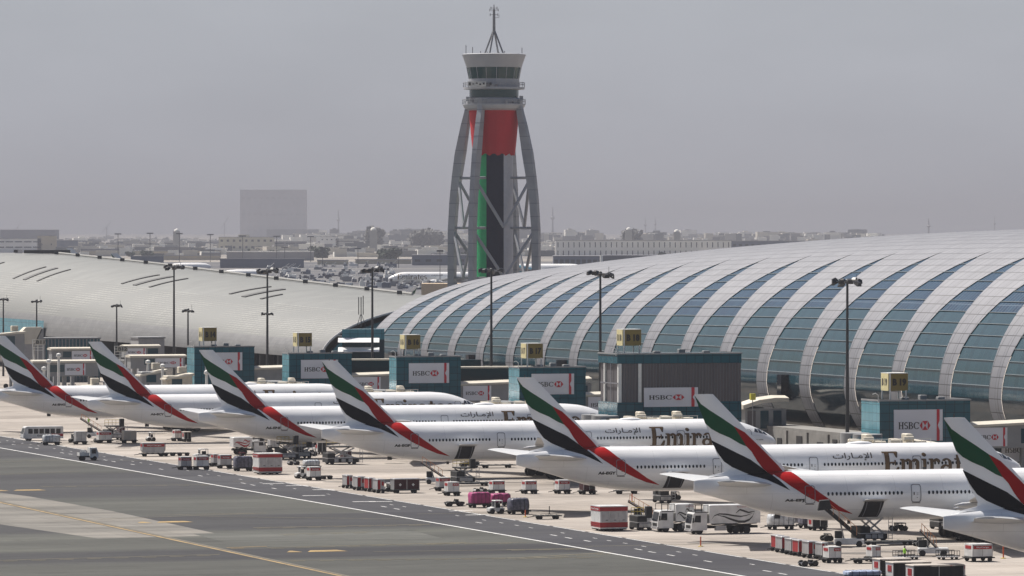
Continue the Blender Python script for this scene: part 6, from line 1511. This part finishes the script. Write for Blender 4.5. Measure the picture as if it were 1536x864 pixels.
bld(905, 1028, 384, 3250, M_fd, 'long low dark hangar behind the vault ridge', 'hangar', cols=10, rows=1, ww=.8, hh=.3, dep=60, cat='hangar', gy=398)
bld(618, 700, 383.5, 3500, M_fblue, 'blue grey cargo shed behind the parked far airliner', cols=5, rows=1, ww=.5, hh=.25, dep=50, gy=398)
# walls and sheds of the far apron
for x0, x1, yt, Y, m, lab in ((60, 120, 385, 2600, M_fblue, 'blue wall strip below the two small hut roofs'), (196, 245, 385, 2450, M_fblue, 'blue grey wall left of the far light mast'), (245, 330, 384, 2600, M_fb, 'beige perimeter wall with three dark openings'), (330, 455, 389, 2500, M_fblue, 'long blue grey blast wall above the left hall ridge'),
                          (476, 522, 391, 2700, M_fb, 'short beige wall beside the dark trees'), (533, 617, 390, 2750, M_fb, 'beige wall left of the blue grey cargo shed'), (265, 330, 376, 3100, M_fb, 'pale wall behind the hut roofs'), (558, 700, 378, 3400, M_fb, 'long pale beige wall beyond the cargo shed'),
                          (846, 902, 381, 3450, M_fb, 'beige shed in front of the long white block'), (340, 470, 378, 3300, M_fg, 'grey perimeter wall under the cream block'), (122, 265, 377, 3300, M_fb, 'beige wall behind the two small hut roofs')):
    Y = 255200 / (yt + (6 if m == M_fb else 13) - YH); bld(x0, x1, yt, Y, m, lab, 'perimeter_wall', dep=3, cat='wall')
bld(632, 700, 425.5, 2420, mat('tan_roof', (.52, .40, .27), .8), 'tan vaulted shelter roof left of the tower legs', 'shelter', dep=30, cat='shelter', roof=False)
bld(700, 725, 426.5, 2400, mat('tan_roof', (.52, .40, .27), .8), 'short tan shelter between the tower legs', 'shelter', dep=30, cat='shelter', roof=False)
for i, (px, py) in enumerate(((203, 375), (252, 376), (278, 375.5), (302, 374.5))):
    a = A(px, py, 7000); t = thing('hut', f'small hut with a dark pyramid roof, {["leftmost", "second", "third", "rightmost"][i]} of four', 'hut', (a.x, a.y, 6.5), 0, 'pyramid roofed huts'); h = a.z - 6.5
    MB().box(-3.5, 3.5, -3.5, 3.5, 0, h - 2.6).build('wall', M_fb, t); MB().loft([[(-5.5, -5.5, h - 2.6), (5.5, -5.5, h - 2.6), (5.5, 5.5, h - 2.6), (-5.5, 5.5, h - 2.6)], [(-.1, -.1, h), (.1, -.1, h), (.1, .1, h), (-.1, .1, h)]]).build('roof', M_fd, t)
# far airliners: same type, seen nose left, and a turquoise tailed one
def far_plane(px_nose, py_c, Y, lab, rz, grp='far airliners', reg=None):
    s_ = Y / F; X = (px_nose - 768) * s_; zc = HC - (py_c - YH) * s_; t = copy_thing(proto, lab, (X, Y, zc - 5.7), rz, grp); return t
th2 = R(180 - 8)
fp = far_plane(582, 416.5, 3060, 'far airliner facing left behind the tower legs with gold lettering', 0)
# this one shows its port side: rebuild with port side lettering
for c in list(fp.children_recursive): bpy.data.objects.remove(c)
def simple_liner(t, m_body, port=True, title=True, tailm=None):
    mb = fuselage_mb(); mb.build('fuselage', m_body, t, smooth=40)
    fb = MB(); zs = [q[0] for q in FZ]; rings = []
    for z in (8.3, 10, 12, 14, 16, 18.35):
        te = float(np.interp(z, zs, [q[1] for q in FZ])); le = float(np.interp(z, zs, [q[2] for q in FZ])); rings.append([(te, -.1, z), (le, -.05, z), (le, .05, z), (te, .1, z)])
    fb.loft(rings); fb.build('tail_fin', tailm or M_pw, t)
    for sd in (-1, 1):
        MB().loft([[(33, sd * 2.5, 3.6), (47, sd * 2.5, 3.7), (47, sd * 2.5, 4.4), (33, sd * 2.5, 4.0)], [(25, sd * 32, 7.2), (27, sd * 32, 7.2), (27, sd * 32, 7.4), (25, sd * 32, 7.4)]]).build('wing', M_grey, t)
        MB().loft([[(3, sd * 1, 7.2), (9.5, sd * 1, 7.2), (9.5, sd * 1, 7.5), (3, sd * 1, 7.4)], [(0, sd * 10.7, 8.1), (2.3, sd * 10.7, 8.1), (2.3, sd * 10.7, 8.2), (0, sd * 10.7, 8.2)]]).build('tailplane', M_pw, t)
        e = MB(); e.loft([[(d, sd * 9.6 + r * math.cos(k * .45), 2.75 + r * math.sin(k * .45)) for k in range(14)] for d, r in ((51, 1.6), (49, 1.9), (45, 1.5), (43, .6))]); e.build('engine', M_pw, t, smooth=50)
        g_ = MB().tube((37, sd * 5.4, .6), (37, sd * 5.4, 3.4), .3); g_.build('landing_gear', M_tyre, t)
    MB().tube((68, 0, 0), (68, 0, 3), .3).build('nose_gear', M_tyre, t)
    if title:
        mb = MB()
        for i, q in enumerate(word('Emirates', 0, 4.6, 3.2, 17.2)):   # port side: letters run nose to tail
            decal(mb, [[(69.2 - x, z) for x, z in q]], fus_y, 0, 1, .4, 1.5, eps=.05 + .001 * (i % 12))
        mb.build('airline_lettering', M_gold, t)
        vs, fs = text_mesh("\uFE95\uFE8D\uFEAD\uFE8E\u0640\uFEE3\uFEF9\uFE8D", 1, .01); mb = MB()
        decal(mb, None, fus_y, 0, 1, .4, 1.5, tri=([(49.5 - x, z) for x, z in fit(vs, 0, 6.5, 6.2, 7.5)], fs), eps=.06); mb.build('airline_lettering', M_ink, t)
    cw = MB(); decal(cw, [[(PL - 3.8, 6.5), (PL - 2.3, 6.3), (PL - 2.7, 7.0), (PL - 3.8, 7.15)]], fus_y, 0, 1, .3, .4, eps=.06); cw.build('cockpit_window', M_win, t)
simple_liner(fp, M_pw)
rz = R(180 + 4); s_ = 3060 / F; nose = Vector(((582 - 768) * s_, 3060, 0)); d_ = Matrix.Rotation(rz, 3, 'Z') @ Vector((PL, 0, 0)); fp.location = (nose.x - d_.x, nose.y - d_.y, HC - (416 - YH) * s_ - 5.7); fp.rotation_euler = (0, 0, rz)
M_turq = mat('turquoise_paint', (.03, .30, .42), .4)
t = thing('airliner', 'far white airliner with a turquoise rear behind the tower right leg', 'airliner', (0, 0, 0), 0, 'far airliners')
simple_liner(t, M_pw, title=False, tailm=M_turq); s_ = 3400 / F; rz = R(-7); nose = Vector(((882 - 768) * s_, 3400, 0)); d_ = Matrix.Rotation(rz, 3, 'Z') @ Vector((PL, 0, 0)); t.location = (nose.x - d_.x, nose.y - d_.y, HC - (403 - YH) * s_ - 5.7); t.rotation_euler = (0, 0, rz)
for c in t.children:
    if c.name.startswith('fuselage'):
        c.data.materials.append(M_turq)
        for p in c.data.polygons:
            if p.center.x < 40 - (p.center.z - 5.7) * 4: p.material_index = 1
# tails standing beyond the roofs
def far_tail(px_te, py_top, Y, lab, flip=False, hgt=None):
    a = A(px_te, py_top, Y); t = thing('airliner_tail', lab, 'airliner tail', (a.x, a.y, a.z - 18.35), R(12) if not flip else R(170), 'far airliner tails')
    fb = MB(); zs = [q[0] for q in FZ]; rings = []
    for z in np.arange(8.3, 18.4, 1.0):
        te = float(np.interp(z, zs, [q[1] for q in FZ])); le = float(np.interp(z, zs, [q[2] for q in FZ])); rings.append([(te, -.05, z), ((te + le) / 2, -.3, z), (le, -.05, z), (le, .05, z), ((te + le) / 2, .3, z), (te, .05, z)])
    fb.loft(rings)
    Q = lambda pts: P5(1000, 580, 5.12, pts)
    for s2 in (-1, 1):
        decal(fb, [Q([(215, 68), (262, 132), (330, 182), (430, 247), (515, 305), (575, 400), (612, 462), (480, 392), (340, 322), (298, 282)])], lambda d, z, e: -.36, 1, s2, 1, 2)
        decal(fb, [Q([(343, 410), (520, 502), (640, 562), (795, 682), (740, 706), (500, 618), (387, 500)])], lambda d, z, e: -.36, 2, s2, 1, 2)
    fb.build('tail_fin', [M_pw, M_green, M_black], t); f_ = MB(); f_.loft([[(d, f_hw(d) * math.sin(k * .4488), (f_zt(d) + f_zb(d)) / 2 + (f_zt(d) - f_zb(d)) / 2 * math.cos(k * .4488)) for k in range(14)] for d in (0, 3, 6, 10, 14, 20, 40, 66, 72, 74)]); f_.build('fuselage', M_pw, t, smooth=60)
far_tail(99, 372, 2150, 'greenish airliner tail beyond the roof ridge, left one of two'); far_tail(166, 379.5, 2000, 'grey airliner tail with a dark foot beyond the roof ridge')
far_tail(626, 430, 1700, 'green striped tail rising behind the roof junction left of the tower', True); far_tail(530, 424, 2000, 'small grey tail above the left hall ridge', True)
for px, py, Y, ln, lab in ((243, 394, 4000, 42, 'white airliner back showing above the ridge beside a floodlight mast'), (322, 404, 3800, 42, 'white airliner back showing above the ridge left of the B 15 mast')):
    a = A(px, py, Y); t = thing('airliner', lab, 'airliner', (a.x, a.y, a.z - 6.3), R(-4), 'far airliner bodies'); mb = MB()
    mb.loft([[(x, 3.1 * r * math.sin(k * .35), 3.2 + 3.1 * r * math.cos(k * .35)) for k in range(18)] for x, r in ((0, .15), (3, .4), (9, .8), (16, 1), (28, 1), (33, .85), (36, .5), (37.5, .05))]); mb.build('fuselage', M_pw, t, smooth=50)
    for q in (8, 30): MB().tube((q, 0, -a.z + 6.3 if False else -2.5), (q, 0, 1), .4, 6).build('landing_gear', M_tyre, t)
# far masts, poles, towers
M_fm = fmat('far_mast_grey', (.10, .10, .11))
def fmast(px, pt, Y, lab, w_=None, crossbar=True, r=None):
    Y = 255200 / ((393 if Y < 2450 or px < 480 else 402) - YH) if px != 660 else 3000
    a = A(px, pt, Y); t = thing('light_mast', lab, 'light mast', (a.x, a.y, gz(Y)), 0, 'far light masts'); h = a.z - gz(Y); r = r or .000045 * Y * 1.4
    MB().tube((0, 0, 0), (0, 0, h), r, 6).build('pole', M_fm, t)
    if crossbar: q = 5.0 * Y / F; MB().box(-q, q, -.4, .4, h - .5, h + .6).build('lamp_bar', M_fm, t)
for px, pt, Y, w in ((177, 351, 2300, 'leftmost, over the beige wall'), (225, 350, 2350, 'over the pyramid roofed huts'), (269, 350.5, 2400, 'right of the two middle huts'), (315.5, 352, 2450, 'left of the cream block'), (364, 354, 2400, 'in front of the cream block'), (415, 354.5, 2400, 'at the right end of the cream block'), (466, 355, 2450, 'in front of the grey office block'),
                     (427, 371, 2700, 'short, under the grey office block'), (537, 373, 2500, 'short, left of the dark trees'), (598, 376, 2500, 'short, right of the dark trees'), (660, 376.5, 2350, 'in front of the far airliner'), (484, 372, 2700, 'short, in front of the white stair block')):
    fmast(px, pt, Y, 'far light mast ' + w if w[0] != 's' else w.split(',')[0] + ' far light mast' + w[5:].replace(',', ''))
for px, pt, Y, lab, r in ((507.5, 315, 17000, 'thin hazy tower with a bulb top right of the slab block', 3), (829, 311, 18000, 'thin hazy needle tower right of the control tower', 4), (968, 327, 18000, 'hazy pylon pair over the white block, left one', 2.5), (983, 325, 18000, 'hazy pylon pair over the white block, right one', 2.5), (1393, 328, 15000, 'hazy water tower above the vault ridge', 3), (1492, 324, 18000, 'faint mast above the vault at the right', 2), (27, 332, 16000, 'faint leaning crane over the dark hangar', 2), (160, 333, 16000, 'faint crane over the left skyline', 2), (337, 325, 17000, 'faint crane left of the slab block', 2)):
    a = A(px, pt, Y); t = thing('hazy_tower', lab, 'tower', (a.x, a.y, gz(Y)), 0, 'hazy towers'); h = a.z - gz(Y)
    if 'crane' in lab: MB().tube((0, 0, 0), (0, 0, h * .7), r * .6, 6).build('tower_mast', M_fg, t); MB().beam((-14, 0, h * .45), (13, 0, h), 1.4, 1.4).build('jib', M_fg, t)
    else: MB().tube((0, 0, 0), (0, 0, h), r, 8, r * .4).build('shaft', M_fg, t); MB().lathe([(r * .6, h * .62), (r * 1.9, h * .66), (r * 1.9, h * .69), (r * .5, h * .73)], 10).build('bulb', M_fg, t)
t = thing('far_pole', 'white pole behind the vault ridge left of the floodlight mast', 'pole', tuple(A(902, 400, 2600)[:2]) + (gz(2600),)); MB().tube((0, 0, 0), (0, 0, HC - (383 - YH) * 2600 / F - gz(2600)), .7, 8).build('shaft', M_fw, t); MB().lathe([(1, 0), (.8, 1)], 8).build('foot', M_fw, t)
# trees
def tree(px, py, w_, h_, Y, lab, seed):
    if Y < 7000: Y = 255200 / (py + h_ - YH)
    r2 = random.Random(seed); a = A(px, py, Y); s_ = Y / F; W_, H_ = w_ * s_, max(h_ * s_, (a.z - gz(Y)) * .92); t = thing('tree', lab, 'tree', (a.x, a.y, gz(Y)), 0, 'far dark trees'); top = a.z - gz(Y); z0 = top - H_
    MB().tube((0, 0, 0), (0, 0, top - H_ * .4), W_ * .03 + .2, 6, .15).build('trunk', M_trunk, t); mb = MB(); cl = [(r2.uniform(-.36, .36) * W_, r2.uniform(-.2, .2) * W_, z0 + H_ * r2.uniform(.12, .78), r2.uniform(.12, .2) * H_ + W_ * .05) for _ in range(16)]
    n = 0
    for cx, cy, cz, cr in cl:
        for _ in range(60):
            u, v, w2 = r2.gauss(0, 1), r2.gauss(0, 1), r2.gauss(0, 1); l = math.sqrt(u * u + v * v + w2 * w2) or 1; k = cr * r2.uniform(.6, 1.05) / l
            p = Vector((cx + u * k * 1.5, cy + v * k, cz + w2 * k)); q = cr * .3; d1 = Vector((r2.uniform(-1, 1), r2.uniform(-1, 1), r2.uniform(-1, 1))).normalized() * q; d2 = d1.orthogonal().normalized() * q
            mb.add([p - d1 - d2, p + d1 - d2, p + d1 + d2, p - d1 + d2], [(0, 1, 2, 3)])
    mb.build('crown', M_leaf if Y < 7000 else fmat('hazy_foliage', (.16, .16, .15), .3), t)  # farthest groves: haze put into a paler leaf colour
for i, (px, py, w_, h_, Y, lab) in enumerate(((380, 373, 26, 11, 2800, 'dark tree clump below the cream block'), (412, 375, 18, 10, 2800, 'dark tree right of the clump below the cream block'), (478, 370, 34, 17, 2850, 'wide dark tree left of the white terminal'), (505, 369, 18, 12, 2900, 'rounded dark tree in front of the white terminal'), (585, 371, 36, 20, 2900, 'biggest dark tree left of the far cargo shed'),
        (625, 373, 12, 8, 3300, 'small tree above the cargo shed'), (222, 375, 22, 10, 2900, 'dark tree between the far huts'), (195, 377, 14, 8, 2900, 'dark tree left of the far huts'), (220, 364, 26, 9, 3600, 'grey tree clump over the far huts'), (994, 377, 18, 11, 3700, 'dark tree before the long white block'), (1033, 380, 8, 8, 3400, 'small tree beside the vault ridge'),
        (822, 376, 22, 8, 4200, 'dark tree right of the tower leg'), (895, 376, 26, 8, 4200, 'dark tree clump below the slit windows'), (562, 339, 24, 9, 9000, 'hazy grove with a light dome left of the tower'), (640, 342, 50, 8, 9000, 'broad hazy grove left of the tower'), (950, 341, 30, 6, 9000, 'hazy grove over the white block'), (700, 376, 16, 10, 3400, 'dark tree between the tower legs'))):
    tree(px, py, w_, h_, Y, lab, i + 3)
# parked ground equipment on the far apron
rr = random.Random(21)
for k in range(150):
    px = rr.uniform(400, 590) if k < 120 else rr.uniform(585, 690); py = rr.uniform(399, 434) if k < 120 else rr.uniform(426, 436)
    Y = 255200 / (py - YH); x_ = (px - 768) / F * Y; g0 = gz(Y); h = rr.uniform(1.2, 3.6); l_ = rr.uniform(2.5, 7)
    t = thing('parked_equipment', 'small parked ground vehicle in the dense rows behind the left hall ridge', 'ground vehicle', (x_, Y, g0), rr.uniform(-.3, .3), 'equipment parked behind the hall')
    m = rr.choice([M_fw, M_fg, M_fd, M_fg, M_fg, M_fblue]); MB().bbox(-l_ / 2, l_ / 2, -1.2, 1.2, .4, h, .15).build('body', m, t); MB().box(-l_ * .35, -l_ * .05, -1.25, 1.25, h, h + rr.uniform(.2, 1.6)).build('cab', rr.choice([M_fd, M_fw]), t)
    if k % 3 == 0: MB().beam((-l_ / 2, 0, 1), (l_ / 2, 0, h + 3), .3, .3).build('boom', M_fw, t)
# the low city
M_ci = [fmat('city_wall_a', (.58, .54, .46)), fmat('city_wall_b', (.40, .39, .37)), fmat('city_wall_c', (.20, .20, .21)), fmat('city_wall_d', (.85, .83, .76)), fmat('city_wall_e', (.11, .12, .13))]
def city(k):
    if k % 4 == 0: Y = rr.uniform(11000, 17000); h = rr.uniform(12, 34); l_ = rr.uniform(14, 50)
    else: Y = 255200 / (rr.uniform(359, 386 if rr.random() < .4 else 374) - YH); h = rr.uniform(4, 13); l_ = rr.uniform(12, 45)
    px = rr.uniform(-20, 1560) if k % 2 else (rr.uniform(430, 900) if k % 3 else rr.uniform(960, 1320))
    return ((px - 768) / F * Y, Y, gz(Y)), rr.uniform(-.3, .3), h, l_, rr.choice(M_ci), rr.choice(M_ci)
for k in range(285):
    q, a_, h, l_, m1, m2 = city(k)
    t = thing('city_building', ('distant high flat roofed block on the hazy skyline' if q[1] > 10900 and h > 11 else 'low city building among the many in the haze below the skyline'), 'building', q, a_, 'low city buildings in the haze')
    MB().box(-l_ / 2, l_ / 2, 0, l_ * .6, 0, h).build('wall', m1, t); MB().box(-l_ * .2, l_ * .15, l_ * .1, l_ * .4, h, h + rr.uniform(1, 4)).build('roof', m2, t)
mc = MB()
for k in range(3600):
    q, a_, h, l_, m1, m2 = city(k); h *= .75; l_ *= .6
    if k % 5 == 0: m1 = M_ci[3]
    mc.box(-l_ / 2, l_ / 2, 0, l_ * .6, 0, h, M_ci.index(m1), M=Matrix.Translation(q) @ Matrix.Rotation(a_, 4, 'Z'))
tag(mc.build('distant_city', M_ci), kind='stuff')
for px, py, Y in ((265, 343, 8000), (1015, 344, 8000), (943, 341, 8500), (560, 341, 7200)):
    a = A(px, py, Y); t = thing('mosque_dome', {265: 'pale dome in the haze left of the cream block', 1015: 'right pale dome over the long slit windowed block', 943: 'left pale dome over the long slit windowed block', 560: 'pale dome in the haze left of the tower'}[px], 'domed building', (a.x, a.y, gz(Y)), 0, 'pale domes in the haze'); h = a.z - gz(Y)
    MB().lathe([(4 * math.cos(R(q)), h - 4 + 4 * math.sin(R(q))) for q in (0, 20, 40, 60, 80, 89)], 16).build('dome', M_ci[3], t, smooth=50); MB().box(-5, 5, -5, 5, 0, h - 3.9).build('wall', M_ci[1], t)
# ------------------------------------------------------------------ dusty air
hz = MB().box(-32000, 32000, -3500, 43000, -1.2, 205).build('haze', None if False else M_fw)
hm = bpy.data.materials.new('dusty_air'); hm.use_nodes = True; n = hm.node_tree; n.nodes.remove(n.nodes['Principled BSDF'])
pv = n.nodes.new('ShaderNodeVolumePrincipled'); pv.inputs['Density'].default_value = 6.8e-5; pv.inputs['Color'].default_value = (.375, .385, .435, 1); pv.inputs['Anisotropy'].default_value = 0
n.links.new(pv.outputs[0], n.nodes['Material Output'].inputs['Volume'])
hz.data.materials.clear(); hz.data.materials.append(hm); hz['kind'] = 'stuff'
